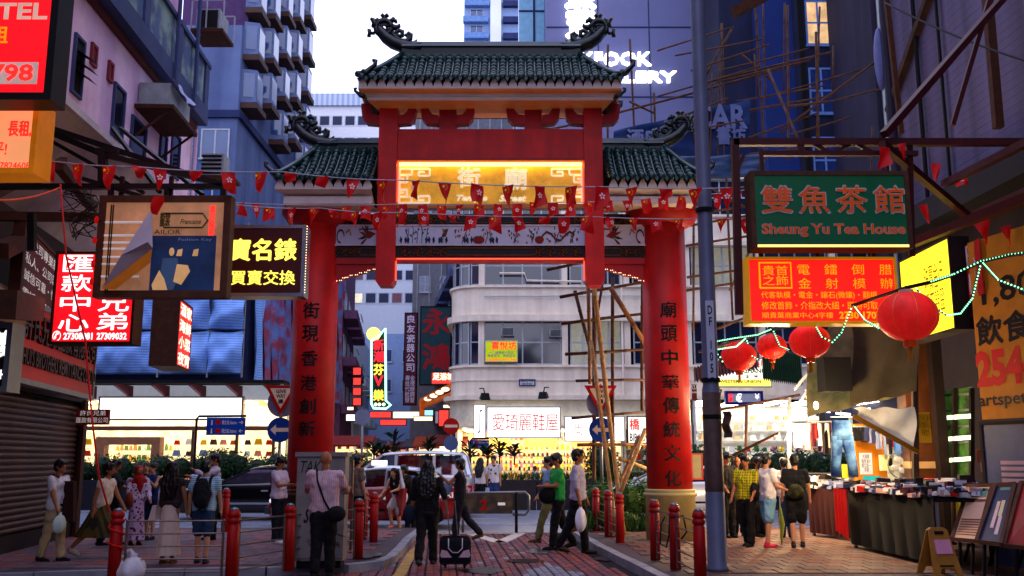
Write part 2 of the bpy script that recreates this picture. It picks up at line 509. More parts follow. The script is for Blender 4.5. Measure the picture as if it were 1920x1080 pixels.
def slabs(root, K, side, x0, x1, y0, y1, lx, ly, mats, lim):
    bb = [B() for _ in mats]; n = 0; rr = B(); q = .006
    cand = []
    for j in range(int((y1 - y0) / ly)):
        for i in range(int((x1 - x0) / lx)):
            cand.append((x0 + (i + (.5 if j % 2 else 0)) * lx, y0 + j * ly))
    ms = []
    for m_ in mats:
        k = B().add([(.005, .005, 0), (lx - .005, .005, 0), (lx - .005, ly - .005, 0), (.005, ly - .005, 0), (.012, .012, .012), (lx - .012, .012, .012), (lx - .012, ly - .012, .012), (.012, ly - .012, .012)],
                    [(4, 5, 6, 7), (0, 1, 5, 4), (1, 2, 6, 5), (2, 3, 7, 6), (3, 0, 4, 7)])
        ms.append(k.mesh('paver', m_))
    for x, y in cand:
        if side < 0 and y < 13.9 + max(0, (-2.4 - x) * 0) : 
            if x > -9.5 and y < xky(x): continue
        if not (inside(K, x + (lx if side < 0 else 0), y, side) and inside(K, x + (lx if side < 0 else 0), y + ly, side)): continue
        z = SZ - .012 + R.uniform(0, .003); k = R.randrange(len(mats))
        if n < lim: inst(ms[k], 'paver', root, (x, y, z)); n += 1
        else:
            rr.k = k
            rr.add([(v.co.x + x, v.co.y + y, v.co.z + z) for v in ms[k].vertices], [tuple(p.vertices) for p in ms[k].polygons])
    rr.k = 1
    tag(rr.build('paving_slabs', mats, root), kind='stuff')
def xky(x):
    for (a, b2), (d, e) in zip(KL[4:], KL[5:]):
        if d <= x <= a: return b2 + (e - b2) * (a - x) / (a - d) + .2
    return 14.4
slabs(pl, KL, -1, -9.8, -2.0, 12.4, 21.2, .3, .4, [M_side, M_side2, M_pave[0]], 290)
slabs(pr, KR, 1, 1.4, 13.8, 13.0, 21.2, .3, .4, [mk('amber_paver', c(140, 108, 92), .65, 0, .3, 6, bump=.2), mk('brown_paver', c(118, 90, 80), .65, 0, .3, 6, bump=.2), mk('rust_paver', c(132, 86, 70), .65, 0, .3, 6, bump=.2)], 290)
fp = B().box(-60, 60, 41, 45, 0, .13).build('far_pavement', M_side2); struct(fp)

# ================================================================ far side of the road
M_cream = mk('cream_render', (.86, .76, .62, 1), .75, 0, .12, 1.2, kind='streak', col2=(.7, .59, .48, 1), p=2.5, bump=.1)
M_blueg = mk('blue_grey_render', c(118, 134, 178), .8, 0, .2, .4, kind='streak', col2=c(92, 106, 152), p=.8)
M_blued = mk('deep_blue_render', c(58, 70, 120), .8, 0, .25, .4, kind='streak', col2=c(44, 54, 98), p=.8)
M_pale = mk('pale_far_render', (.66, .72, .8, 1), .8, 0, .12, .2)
M_pink = mk('pink_render', (.8, .58, .72, 1), .8, 0, .2, 1.1, kind='streak', col2=(.6, .36, .6, 1), p=1.6, bump=.15)
M_shopw = lit('lit_fascia_white', (1, .98, .95, 1), 1.3, var=.05)
M_shopy = mk('cream_shop_wall', c(250, 226, 160), .8, 0, .1, 1, es=.0)
M_int = mk('shop_interior_wall', (.85, .74, .5, 1), .7)
M_tubes = lit('shop_ceiling_light', (1, .86, .55, 1), 8, var=0); M_tubesw = lit('white_ceiling_light', (1, .93, .82, 1), 9, var=0)

# --- cream corner building: spandrel bands, piers, recessed windows, rounded corner
CY = 45.
cb = thing('corner_building', 'cream tenement with a rounded corner and bands of blue windows over the bright shoe shop', 'building', (0, CY, 0))
XL, XR = -1.45, 22.0
rc = 1.5
def curved_band(z0, z1, out=0., mat=M_cream, name='wall', XR=XR):
    r_ = rc + out
    pts = [(XR, -out), (XL, -out)]
    for i in range(1, 9):
        a = pi / 2 * i / 8
        pts.append((XL - r_ * sin(a), rc - r_ * cos(a)))
    pts += [(XL - r_, 16), (XR, 16)]
    b_ = B(); n = len(pts)
    vs = [(x, y, z0) for x, y in pts] + [(x, y, z1) for x, y in pts]
    b_.add(vs, [tuple(range(n)), tuple(range(2 * n - 1, n - 1, -1))] + [(i, i + n, (i + 1) % n + n, (i + 1) % n) for i in range(n)])
    return b_.build(name, mat, cb)
floors = [(4.35, 5.95, 8.1), (8.1, 9.75, 11.7), (11.7, 13.2, 15.0)]
for z0, z1, z2 in floors:
    curved_band(z0, z1)
    curved_band(z1 - .12, z1 - .02, .12, M_cream, 'window_ledge')
    curved_band(z1, z2, -.45, M_dark, 'core')
curved_band(15.0, 15.15); curved_band(8.0, 8.3, .22, M_cream, 'canopy'); curved_band(11.65, 11.85, .2, M_cream, 'canopy'); curved_band(4.3, 4.5, .35, M_cream, 'canopy')
curved_band(5.2, 5.26, .05, M_cream, 'moulding')
sp = [(-1.35, 2.35, 4), (2.75, 5.2, 4), (5.75, 8.1, 3), (8.6, 11.6, 4), (12.1, 15.1, 4), (15.6, 18.6, 4)]
px = [-1.45, 2.5, 5.45, 8.35, 11.85, 15.35, 18.85]
M_curt = mk('curtained_glass', c(150, 158, 150), .15, 0, .5, 1.2, es=.12, em=(.9, .8, .5, 1), spec=.8)
for fi, (z0, z1, z2) in enumerate(floors):
    for k, (a, e, n) in enumerate(sp):
        pane = M_curt if (k == 1 and fi == 0) or (k == 3 and fi == 1) else M_glass
        mm = win_mesh(round(e - a, 2), round(z2 - z1 - .02, 2), n, 2, .07, M_frame, pane, False)
        addwin(cb, mm, (a + e) / 2, z1 + .01, .25)
    for x in px:
        B().box(x - .14, x + .14, .0, .5, z1 + .002, z2 - .002).build('pier', M_cream, cb)
    for i in range(4):          # curved corner windows
        a = pi / 2 * (i + .5) / 4
        mm = win_mesh(.5, round(z2 - z1 - .02, 2), 1, 2, .06, M_frame, M_glass, False)
        addwin(cb, mm, XL - (rc - .12) * sin(a), z1 + .01, rc - (rc - .12) * cos(a), -a)
B().tube([(5.2, -.08, 4.5), (5.2, -.08, 15)], .06, 6).build('drain_pipe', M_cream, cb)
B().tube([(-.6, -.1, 10.3), (.6, -.1, 10.3), (.7, -.1, 9.95), (3.3, -.1, 9.9)], .05, 6).build('drain_pipe', M_cream, cb)
B().tube([(-1.3, -.1, 9.2), (8, -.1, 9.22)], .03, 5).build('conduit', M_frame, cb)
def ac_unit(label, loc, rz=0, s=1., shelf=True, group='air conditioners on the facades'):
    r = thing('air_conditioner', label, 'air conditioner', loc, rz, group)
    B().box(-.34 * s, .34 * s, -.45 * s, 0, 0, .42 * s).build('casing', mk('ac_casing', c(170, 175, 180), .5, .1, .25, 4), r)
    b_ = B()
    for i in range(6): b_.box(-.28 * s, .28 * s, -.465 * s, -.45 * s, (.05 + i * .06) * s, (.08 + i * .06) * s)
    b_.build('grille', M_black, r)
    if shelf:
        B().box(-.42 * s, .42 * s, -.55 * s, 0, -.05 * s, -.003).build('support', M_rust, r)
    return r
ac_unit('white window air conditioner in the blue window above the yellow green board', (.0 - .2, CY + .2, 7.3), s=.9, shelf=False)
ac_unit('window air conditioner at the right end of the curtain-free window bay on the cream building', (2.05, CY + .2, 7.25), s=.85, shelf=False)
# ground floor shoe shop (open front, lamps inside)
def shop(name, label, x0, x1, Y, z1, depth, wallm=M_int, lights=3, es=M_tubes):
    r = thing(name, label, 'shop', ((x0 + x1) / 2, Y, 0.13)); w = (x1 - x0) / 2; z1 -= .13
    b_ = B().box(-w, w, depth - .1, depth, 0, z1).box(-w, -w + .1, .02, depth - .1, 0, z1).box(w - .1, w, .02, depth - .1, 0, z1).box(-w, w, 0.02, depth, z1, z1 + .08)
    b_.build('interior', wallm, r)
    for i in range(lights):
        x = -w + 2 * w * (i + .5) / lights
        B().box(x - .45, x + .45, .5, depth - .5, z1 - .08, z1 - .01).build('ceiling_light', es, r)
    return r, w, z1
curved_band(2.95, 4.28, .05, mk('shop_soffit_band', c(235, 226, 205), .6), 'shop_front_band', 8.3)
sh, w, zt = shop('shoe_shop', 'brightly lit shoe shop under the cream corner building with goods racked to the pavement', -2.6, 5.1, CY - .4, 3.0, 5, lights=5)
FB = [c(240, 120, 60), c(240, 200, 60), c(200, 40, 40), c(60, 120, 60), c(240, 240, 235), c(200, 130, 150), c(40, 40, 45), c(120, 160, 90), c(230, 170, 120)]
M_goods = [mk('goods_%d' % i, k, .6, es=.12) for i, k in enumerate(FB)]
def racks(r, x0, x1, y, z0, z1, nr, nc, mats=None, sh_=M_white, seed=1, size=(.7, .6), name='shelf'):
    rr = random.Random(seed); b_ = B(); gd = B()
    for j in range(nr):
        z = z0 + (z1 - z0) * j / nr
        b_.box(x0, x1, y - .02, y + .3, z - .03, z)
        for i in range(nc):
            x = x0 + (x1 - x0) * (i + .5) / nc; ww = (x1 - x0) / nc * size[0] / 2 * rr.uniform(.6, 1); hh = (z1 - z0) / nr * size[1] * rr.uniform(.6, 1)
            gd.k = rr.randrange(len(mats or M_goods))
            q = rr.uniform(.5, .95)
            gd.add([(x - ww, y, z), (x + ww, y, z), (x + ww, y + .22, z), (x - ww, y + .22, z), (x - ww * q, y + .03, z + hh), (x + ww * q, y + .03, z + hh), (x + ww * q, y + .18, z + hh), (x - ww * q, y + .18, z + hh)],
                   [(0, 3, 2, 1), (4, 5, 6, 7), (0, 1, 5, 4), (1, 2, 6, 5), (2, 3, 7, 6), (3, 0, 4, 7)])
    b_.build(name, sh_, r)
    gd.k = 1
    tag(gd.build('goods', mats or M_goods, r), kind='stuff')
for k, (a, e) in enumerate([(-3.1, -1.2), (-1.0, .9), (1.1, 2.3), (2.6, 3.7)]):
    racks(sh, a, e, -.1 + .15 * k, .3, 1.9, 5, 9, seed=k)
racks(sh, -3.2, 3.4, 3.2, .6, 2.8, 5, 26, [M_goods[1], M_goods[0], M_goods[5], M_goods[1]], M_shopy, seed=9)
for k in range(3): B().box(-2.9 + 2.2 * k, -1.3 + 2.2 * k, 1.0, 1.1, 2.0, 2.7).build('hanging_banner', lit('amber_banner_%d' % k, (1, .62 - .1 * k, .12, 1), .9), sh)
tr = mk('pink_sign_red', c(226, 88, 78), .5, es=.5)
sg = sign('shop_sign', 'large white lit fascia 愛琦麗鞋屋 over the shoe shop', 'sign', 912, 762, 1052, 822, CY - .5, M_shopw, M_frame, .25,
          texts=[('愛琦麗鞋屋', .08, .22, .96, .76, tr, {})], fw=.06)
sign('shop_sign', 'narrow white lit panel with a leg drawing left of the shoe shop fascia', 'sign', 888, 758, 911, 822, CY - .5, M_shopw, M_frame, .2, fw=.04,
     texts=[('ʃ', .35, .15, .7, .85, mk('leg_print', c(150, 140, 120), .6))])
for k, (x, y) in enumerate([(910, 742), (1018, 740)]):
    p = P(x, y, CY - 1.1)
    r = thing('floodlight', ['black floodlight angled down over the left half of the white shoe shop fascia', 'black floodlight angled down over the right half of the white shoe shop fascia'][k], 'floodlight', p, .3 - .6 * k)
    B().add([(-.22, -.1, -.2), (.22, -.1, -.2), (.22, .25, -.12), (-.22, .25, -.12), (-.16, -.05, .12), (.16, -.05, .12), (.16, .12, .14), (-.16, .12, .14)], [(0, 3, 2, 1), (4, 5, 6, 7), (0, 1, 5, 4), (1, 2, 6, 5), (2, 3, 7, 6), (3, 0, 4, 7)]).build('housing', M_black, r)
    B().tube([(0, .1, .1), (0, .3, .35), (0, 1.0, .4)], .03, 5).build('bracket', M_black, r)
sign('shop_sign', 'yellow green board 喜悅坊 below the blue windows of the cream building', 'sign', 909, 638, 971, 679, CY - .2, mk('yellow_green_board', c(212, 226, 70), .5, es=.35), M_frame, .15, fw=.04,
     texts=[('喜悅坊', .2, .06, .95, .42, M_lred, {'bold': .02}), ('一二樓營業中英文\n美容足浴　美容足浴', .08, .5, .92, .76, mk('blue_print', c(90, 120, 190))), ('31652007  95311948', .06, .82, .94, .95, M_lred)])
sign('street_sign', 'small white street name plate with blue border on the band of the cream building', 'street sign', 973, 711, 1004, 724, CY - .05, mk('plate_white', c(214, 220, 235), .4), mk('plate_blue', c(40, 60, 120), .4), .05, fw=.05,
     texts=[('Nanking Street', .12, .08, .88, .45, M_black, {'bold': .01}), ('南京街', .2, .5, .8, .92, M_black)])
# second bright shop run to the right, with fascias
sh2, w, zt = shop('clothing_shop', 'white lit clothing shop behind the bamboo poles under the cream building', 5.15, 8.3, CY - .3, 3.2, 4, lights=2, es=M_tubesw)
racks(sh2, -1.4, 1.4, .4, .4, 2.4, 4, 12, seed=21)
sign('shop_sign', 'plain white lit fascia with 尚品 in grey behind the bamboo poles', 'sign', 1058, 780, 1172, 828, CY - .6, M_shopw, M_frame, .2, texts=[('尚', .17, .3, .3, .75, tr), ('品', .7, .3, .82, .75, M_frame)], fw=.05)
sign('shop_sign', 'cream lit fascia reading BIRKENS in dark letters beside the right red pillar', 'sign', 1176, 780, 1222, 832, CY - .7, lit('cream_fascia', (1, .95, .8, 1), 1.0), M_rust, .2,
     texts=[('橋', .1, .1, .5, .5, M_lred, {'bold': .02}), ('BIRKENS', .1, .62, .95, .92, M_black, {'bold': .02})], fw=.05)
sh3, w, zt = shop('exchange_shop', 'bright white shop interior beyond the grey lamp post under the cream building', 8.4, 21.5, CY - .3, 4.3, 5, mk('bright_interior', c(250, 248, 240), .6), lights=8, es=M_tubesw)
racks(sh3, -6, 6, 1.2, .3, 2.3, 4, 30, seed=33)
racks(sh3, -6.3, 6.3, 4.4, 2.4, 3.9, 3, 30, [M_white, M_goods[4], M_goods[8], M_frame], seed=35)

# --- tarpaulin building on the left over the bag shop
M_tarp = mk('blue_tarpaulin', (.26, .46, .92, 1), .5, 0, .22, 1.2, kind='stripez', col2=(.14, .3, .74, 1), p=2.6, bump=.1)
M_tarpr = mk('red_tint_tarpaulin', c(120, 144, 210), .5, 0, .3, .7, kind='noise', col2=c(170, 84, 110), p=1.6)  # blue sheeting with red neon glow mixed into its colour
TYY = 45.
tb = thing('tarpaulin_building', 'tenement wrapped in blue striped scaffold sheeting above the bag shop', 'building', (-16, TYY, 0))
B().add([(-24, 0, 5.1), (3.55, 0, 5.1), (5.2, 14, 5.1), (-24, 14, 5.1), (-24, 0, 12.6), (3.55, 0, 12.6), (5.2, 14, 12.6), (-24, 14, 12.6)],
        [(0, 3, 2, 1), (4, 5, 6, 7), (0, 1, 5, 4), (1, 2, 6, 5), (2, 3, 7, 6), (3, 0, 4, 7)]).build('wall', M_blued, tb)
def tarp(x0, x1, z0, z1, seed, mat=M_tarp, y=-.5, dirx=(1, 0), amp=.2, ox=0, oy=0):
    rr = random.Random(seed); fs = [(rr.uniform(.8, 3), rr.uniform(-2.5, 2.5), rr.uniform(0, 6), rr.uniform(.3, 1)) for _ in range(8)]
    def fn(u, v):
        X = x0 + (x1 - x0) * u; Z = z0 + (z1 - z0) * v
        d = sum(abs(sin((X * a + Z * b2) + ph)) ** 3 * k for a, b2, ph, k in fs) * amp / 2 * (sin(pi * v) ** .4 + .15) + .3 * abs(sin(u * pi)) * sin(pi * v)
        sagz = -.1 * sin(pi * u) * (v)
        return (ox + X * dirx[0], oy + y + X * dirx[1] - d * (1 if dirx[0] > .5 else 1), Z + sagz)
    return B().grid(fn, 80, 50)
xs = [-7.5, -4.2, -.4, 1.9, 3.5]
for i in range(4):
    for j, (a, e) in enumerate([(5.45, 7.5), (7.5, 9.8), (9.8, 12.4)]):
        tarp(xs[i] + .02, xs[i + 1] + .02, a, e, 10 * i + j).build('tarpaulin_sheet', M_tarp, tb, True)
for x in (-4.2, -.4, 1.9, 3.5): B().tube([(x, -.62, 5.3), (x, -.62, 12.6)], .05, 5).build('scaffold_pole', M_steel, tb)
for z in (7.5, 9.8): B().tube([(-7.5, -.75, z), (3.6, -.75, z)], .03, 5).build('scaffold_rope', M_black, tb)
# receding side: hanging strips, red neon glow painted into their colour
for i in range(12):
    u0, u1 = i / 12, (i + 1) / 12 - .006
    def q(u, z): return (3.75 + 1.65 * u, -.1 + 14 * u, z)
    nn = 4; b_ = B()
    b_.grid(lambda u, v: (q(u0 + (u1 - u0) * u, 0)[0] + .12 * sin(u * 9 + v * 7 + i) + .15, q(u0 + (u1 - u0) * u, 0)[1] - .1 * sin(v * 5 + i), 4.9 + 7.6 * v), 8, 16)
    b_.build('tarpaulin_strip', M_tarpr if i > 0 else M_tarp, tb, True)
# bag shop below
bs, w, zt = shop('bag_shop', 'glowing cream handbag shop with shelves of bags and a square doorway', -21.5, -10.4, TYY, 4.3, 2.4, M_int, 7, M_tubes)
B().box(-11, w, -1.3, .0, 4.85, 5.0).build('canopy', M_dark, bs)
for k in range(6): B().add([(-3.5 + 1.7 * k, -.1, 4.2), (-3.4 + 1.7 * k, -.1, 4.2), (-3.4 + 1.7 * k, -.05, 4.8), (-3.5 + 1.7 * k, -.05, 4.8), (-3.9 + 1.7 * k, -1.2, 4.75), (-3.75 + 1.7 * k, -1.2, 4.75), (-3.75 + 1.7 * k, -1.2, 4.84), (-3.9 + 1.7 * k, -1.2, 4.84)],
        [(0, 3, 2, 1), (4, 5, 6, 7), (0, 1, 5, 4), (1, 2, 6, 5), (2, 3, 7, 6), (3, 0, 4, 7)]).build('canopy_bracket', mk('bracket_red', c(150, 80, 90), .6), bs)
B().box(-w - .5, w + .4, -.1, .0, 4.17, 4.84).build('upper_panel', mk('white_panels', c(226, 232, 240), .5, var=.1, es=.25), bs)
B().box(-w, w, -.3, .0, 2.75, 2.95).build('beam', mk('copper_beam', c(150, 110, 90), .4, .4), bs)
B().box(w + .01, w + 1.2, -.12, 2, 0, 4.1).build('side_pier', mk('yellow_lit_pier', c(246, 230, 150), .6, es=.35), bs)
for x in (-4.25, 1.17, 3.2, 4.9): B().box(x - .06, x + .06, -.05, .1, 0, 2.75).build('mullion', mk('brown_mullion', c(120, 84, 66), .5, .2), bs)
D = B(); D.box(-3.1, -.15, -.55, .0, 2.1, 2.45).box(-3.1, -2.7, -.55, 0, 0, 2.1).box(-.55, -.15, -.55, 0, 0, 2.1)
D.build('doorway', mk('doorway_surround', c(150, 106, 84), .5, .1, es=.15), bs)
mk('bag_tan', c(190, 110, 50), .5); 
BAG = [mk('bag_%d' % i, k, .5, es=.1) for i, k in enumerate([c(196, 96, 40), c(240, 190, 60), c(210, 60, 40), c(235, 235, 230), c(80, 60, 50), c(120, 150, 190), c(230, 150, 130)])]
def bag_mesh(m, s=.3):
    b_ = B(); b_.add([(-s * .6, 0, 0), (s * .6, 0, 0), (s * .6, s * .4, 0), (-s * .6, s * .4, 0), (-s * .42, s * .1, s * .85), (s * .42, s * .1, s * .85), (s * .42, s * .3, s * .85), (-s * .42, s * .3, s * .85)], [(0, 3, 2, 1), (4, 5, 6, 7), (0, 1, 5, 4), (1, 2, 6, 5), (2, 3, 7, 6), (3, 0, 4, 7)])
    b_.tube([(s * .28 * cos(a), s * .2, s * .8 + s * .42 * sin(a)) for a in [pi * i / 8 for i in range(9)]], s * .04, 4)
    return b_.mesh('handbag', m)
bm = [bag_mesh(m) for m in BAG]
for bay, (x0, x1) in enumerate([(-5.4, -4.3), (-4.2, -3.2), (-.05, 1.1), (1.25, 3.1), (3.3, 4.8)]):
    for j in range(4):
        z = .55 + .52 * j; n = max(2, int((x1 - x0) / .42))
        B().box(x0, x1, .5, .95, z - .04, z).build('shelf', lit('lit_shelf', (1, .85, .5, 1), .8), bs)
        for i in range(n):
            o = inst(R.choice(bm), 'handbag', bs, (x0 + (x1 - x0) * (i + .5) / n, .55, z), sc=R.uniform(.8, 1.15))
    B().box(x0, x1, 1.0, 1.06, .2, 2.7).build('display_back', lit('glow_display_back', (1, .84, .52, 1), .66, var=.15, scale=2), bs)  # display glow brightens the shop in place of lamplight
B().box(-5.4, 5.4, 2.2, 2.25, 0, 4.0).build('glowing_back_wall', lit('glowing_back_wall', (1, .82, .5, 1), .7, var=.4, scale=1.2), bs)  # glowing wall added to brighten the shop behind the doorway
racks(bs, -3.2, -.2, 1.85, .3, 2.4, 4, 14, [M_goods[1], M_goods[8], M_goods[4], M_goods[7]], seed=44)
sign('shop_sign', 'blank overexposed white lit fascia above the handbag shop', 'sign', 184, 743, 456, 788, TYY - .35, lit('blown_white_fascia', (1, .99, .96, 1), 1.6, var=0), mk('copper_frame', c(170, 150, 140), .4, .4), .3,
     fw=.08)
# mannequin row on the beam
# --- hanging red sign in front of the sheeting
r = sign('hanging_sign', 'slim red and white lit box sign hanging in front of the blue sheeting', 'sign', 333, 568, 358, 692, 33, M_lred, M_rust, .9, Yr=35.2, fw=.08,
         texts=[(t, .1, .05 + .24 * i, .95, .23 + .24 * i, lit('sign_cream', (1, .85, .6, 1), 1.1), {'bold': .03}) for i, t in enumerate(['酒家', '海鮮', '小菜', '夜宵'])])

LITW[0] = .07
# --- towers on the left behind: front face and receding side with stacked bay windows
bt = thing('bay_window_tower', 'tall blue tenement whose side is stacked with projecting bay windows', 'building', (-14.4, 48, 0))
B().box(-4.0, 0, 0, 15, 0, 24.4).box(-30, -4.003, -.5, 15, 0, 21).build('wall', M_blueg, bt)
B().box(-3.6, -.003, 1, 14.9, 24.4, 44).build('upper_wall', mk('purple_tile', c(92, 64, 116), .7, var=.3), bt)
B().box(-3.9, .15, -.15, 0, 19.2, 19.6).build('ledge', M_blued, bt)
B().box(-.001, .2, 0, 15, 19.2, 19.6).build('ledge', M_blued, bt)
bay = B().add([(0, 0, 0), (0, 1.7, 0), (.75, 1.5, 0), (.75, .2, 0), (0, 0, 1.9), (0, 1.7, 1.9), (.75, 1.5, 1.9), (.75, .2, 1.9)], [(0, 1, 2, 3), (7, 6, 5, 4), (0, 3, 7, 4), (3, 2, 6, 7), (2, 1, 5, 6)]).mesh('bay_window', mk('bay_blue', c(110, 128, 176), .6, var=.25))
bsl = B().box(.0, .9, -.1, 1.8, -.32, -.003).mesh('sill', mk('bay_brown_soffit', c(90, 66, 60), .7))
bpn = B().add([(.76, .3, .35), (.76, 1.4, .35), (.76, 1.4, 1.7), (.76, .3, 1.7), (.1, .0, .35), (.66, .16, .35), (.66, .16, 1.7), (.1, 0, 1.7)], [(0, 1, 2, 3), (4, 5, 6, 7)]).mesh('pane', M_glassb)
for cy in range(5):
    for cz in range(9):
        o = inst(bay, 'bay_window', bt, (0.003, 0.4 + 3.0 * cy, 20.2 + 2.7 * cz + (1.1 if cy % 2 else 0)))
        inst(bsl, 'sill', o); inst(bpn, 'pane', o)
mm = win_mesh(1.5, 1.6, 2, 1, .08, M_frame, M_glassb)
for z in (8, 11, 14, 17):
    for x in (-.9,): addwin(bt, mm, x - .2, z, -.003)
for z in (14.6, 17.8, 21): addwin(bt, win_mesh(1.4, 2.2, 2, 2, .08, M_frame, M_glassb), -3.0, z, -.003)
B().box(-1.1, -.5, -.02, .0, 11.5, 18.5).build('light_shaft', mk('sky_blue_paint', c(130, 176, 235), .6), bt)
addwin(bt, win_mesh(1.7, 1.9, 2, 1, .1, M_black, M_glassb), -7.2, 25, -.51)
# white office block
wb = thing('office_block', 'white office block with rows of small square windows beyond the gate roofs', 'building', (-20, 110, 0))
B().box(-25, 9, 0, 20, 0, 43.4).build('wall', mk('white_concrete', c(236, 240, 246), .8, var=.06), wb)
B().box(-25, 9.3, -.4, 0, 43.4, 44.9).build('parapet_grid', mk('louvre_grid', c(205, 216, 232), .7, var=.0, kind='stripex', col2=c(170, 188, 216), p=.5), wb)
wm = win_mesh(1.35, 1.35, 1, 1, .12, mk('white_frame', c(215, 222, 232)), mk('dark_office_glass', c(52, 62, 100), .3, var=.5, scale=.5), False)
wm2 = win_mesh(1.35, 1.35, 1, 1, .12, MC['white_frame'], mk('rosy_office_glass', c(140, 90, 100), .3, es=.1), False)
for j in range(9):
    for i in range(12):
        addwin(wb, wm2 if R.random() < .15 else wm, -8.6 + i * 1.45 * 1.05, 40.9 - j * 2.7, -.003)
# distant tower with wavy balconies
dt = thing('residential_tower', 'very tall pale blue residential tower rising behind the roof ridge', 'building', (-3, 150, 0))
B().box(-5, 5, 0, 15, 0, 90).build('wall', mk('tower_blue', c(150, 176, 220), .7), dt)
B().box(-.6, 1.2, -.8, -.003, 0, 90).build('lift_shaft', M_pale, dt)
bal = B().box(-4.9, -.8, -1.1, 0, 0, 1.0).mesh('balcony', mk('balcony_blue', c(120, 156, 212), .6, var=.3))
bal2 = B().box(1.5, 4.9, -.9, 0, 0, 1.0).mesh('balcony', M_blued)
for j in range(16):
    inst(bal, 'balcony', dt, (R.uniform(-.3, .1), -.003, 44 + j * 2.9)); inst(bal2, 'balcony', dt, (0, -.003, 44 + j * 2.9))
    addwin(dt, win_mesh(2.2, 1.5, 2, 1, .1, M_frame, M_glassb), -2.9, 45.2 + j * 2.9, -.003)
# rooftop block with brown tank above ridge
rt = thing('rooftop_block', 'grey tenement with a brown cloth covered roof structure behind the gate ridge', 'building', (-3.5, 75, 0))
B().box(-4.4, 3.8, 0, 15, 0, 30.2).build('wall', mk('grey_render', c(150, 150, 160), .8, var=.2), rt)
B().grid(lambda u, v: (-1.6 + 5.2 * u, -.4 + .15 * sin(u * 22) - .5 * v, 31.6 + 1.7 * v - .3 * abs(sin(u * 9))), 50, 6).build('roof_sheet', mk('brown_canvas', c(110, 88, 92), .9), rt, True)
B().box(-4.2, -1.9, .3, 4, 30.2, 32.6).build('roof_shed', M_pale, rt)
B().box(-1.6, 3.6, .3, 6, 30.2, 32.0).build('roof_shed', M_dark, rt)
for x in (-3.2, .8, 1.1, 2.9): B().tube([(x, 0, 30), (x + .2, 0, 35.2)], .05, 5).build('roof_mast', M_frame, rt)
for j in range(5):
    for i in range(5): addwin(rt, win_mesh(.9, 1.3, 2, 2, .07, M_frame, M_glassb), -3.4 + 1.6 * i, 26.6 - 3.0 * j, -.003)
for i in range(9): B().tube([(-4 + .95 * i, -.15, 10), (-4 + .95 * i, -.15, 30)], .06, 5).build('drain_pipe', M_frame, rt)
# pale panel column beside the jewellery wall
pc = thing('glass_strip_tower', 'narrow pale blue glazed tower left of the jewellery wall', 'building', (1.6, 64, 0))
B().box(-1.1, .9, 0, 8, 0, 45).build('wall', mk('pale_cyan_panel', c(150, 200, 230), .3, var=.15), pc)
for z in range(18, 44, 3): B().box(-1.12, .92, -.06, -.003, z, z + .12).build('transom', M_blued, pc)
B().box(-.1, .05, -.1, -.06, 10, 45).build('mullion', M_blued, pc)
# jewellery wall
jw = thing('jewellery_wall', 'smooth grey violet wall with large lit white jewellery shop letters', 'building', (7.3, 60, 0))
M_jw = mk('violet_panel', c(128, 132, 178), .55, 0, .1, .3)
B().box(-5.0, 5.25, 0, 12, 0, 46).build('wall', M_jw, jw)
for z in (20.1, 25.0, 29.9, 34.8): B().box(-5.01, 5.26, -.05, -.003, z, z + .08).build('panel_joint', M_blued, jw)
for x in (-1.6, 1.8): B().box(x, x + .06, -.052, -.004, 0, 46).build('panel_joint', M_blued, jw)
B().box(5.26, 5.5, -.3, 12, 0, 46).build('edge_trim', M_dark, jw)
def jt(s, x0, y0, x1, y1, **k):
    a, e = P(x0, y0, 59.7), P(x1, y1, 59.7)
    text(jw, s, a.x - 7.3, e.x - 7.3, e.z, a.z, lit('jewellery_letter', (1, 1, 1, 1), 1.3, var=0), y=-.2, ext=.15, **k)
jt('LUKFOOK', 1043, 97, 1222, 122, bold=.025)
jt('JEWELLERY', 1040, 133, 1270, 160, bold=.025)
jt('珠\n寶', 1061, -30, 1117, 68, bold=.045)
# right-hand blocks beyond the road
def rblock(label, x0, x1, Y, z1, mat, rz=0, side=None):
    r_ = thing('dark_tenement', label, 'building', ((x0 + x1) / 2, Y, 0), rz)
    w_ = (x1 - x0) / 2
    B().box(-w_, w_, 0, 14, 0, z1).build('wall', mat, r_)
    return r_, w_
M_navy = mk('navy_wall', c(38, 44, 84), .8, 0, .3, .5, kind='streak', col2=c(26, 30, 60), p=.9)  # shade put into dark paint; open sky would light these walls evenly
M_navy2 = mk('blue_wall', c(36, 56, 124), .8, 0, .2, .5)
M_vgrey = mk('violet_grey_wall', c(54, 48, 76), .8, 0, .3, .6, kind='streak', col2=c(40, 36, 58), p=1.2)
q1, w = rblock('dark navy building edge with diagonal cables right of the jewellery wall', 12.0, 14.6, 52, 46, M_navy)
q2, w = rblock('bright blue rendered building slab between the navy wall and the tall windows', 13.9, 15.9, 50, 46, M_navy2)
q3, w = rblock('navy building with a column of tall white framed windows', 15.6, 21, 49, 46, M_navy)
for j in range(9): addwin(q3, win_mesh(2.0, 2.6, 3, 2, .1, mk('pale_blue_frame', c(120, 150, 215), .5), mk('blue_dim_glass', c(52, 70, 130), .2, var=.3), True), -1.3, 12 + 3.9 * j, -.003)
B().box(-2.75, -2.5, -.2, .0, 0, 46).build('pilaster', M_dark, q3)
q4, w = rblock('dark tenement with a fat round blue downpipe and box bays', 17.2, 27, 43, 46, M_vgrey)
B().tube([(-2.2, -.5, 0), (-2.2, -.5, 46)], .55, 12).build('round_duct', mk('duct_blue', c(56, 80, 140), .6, var=.3), q4, True)
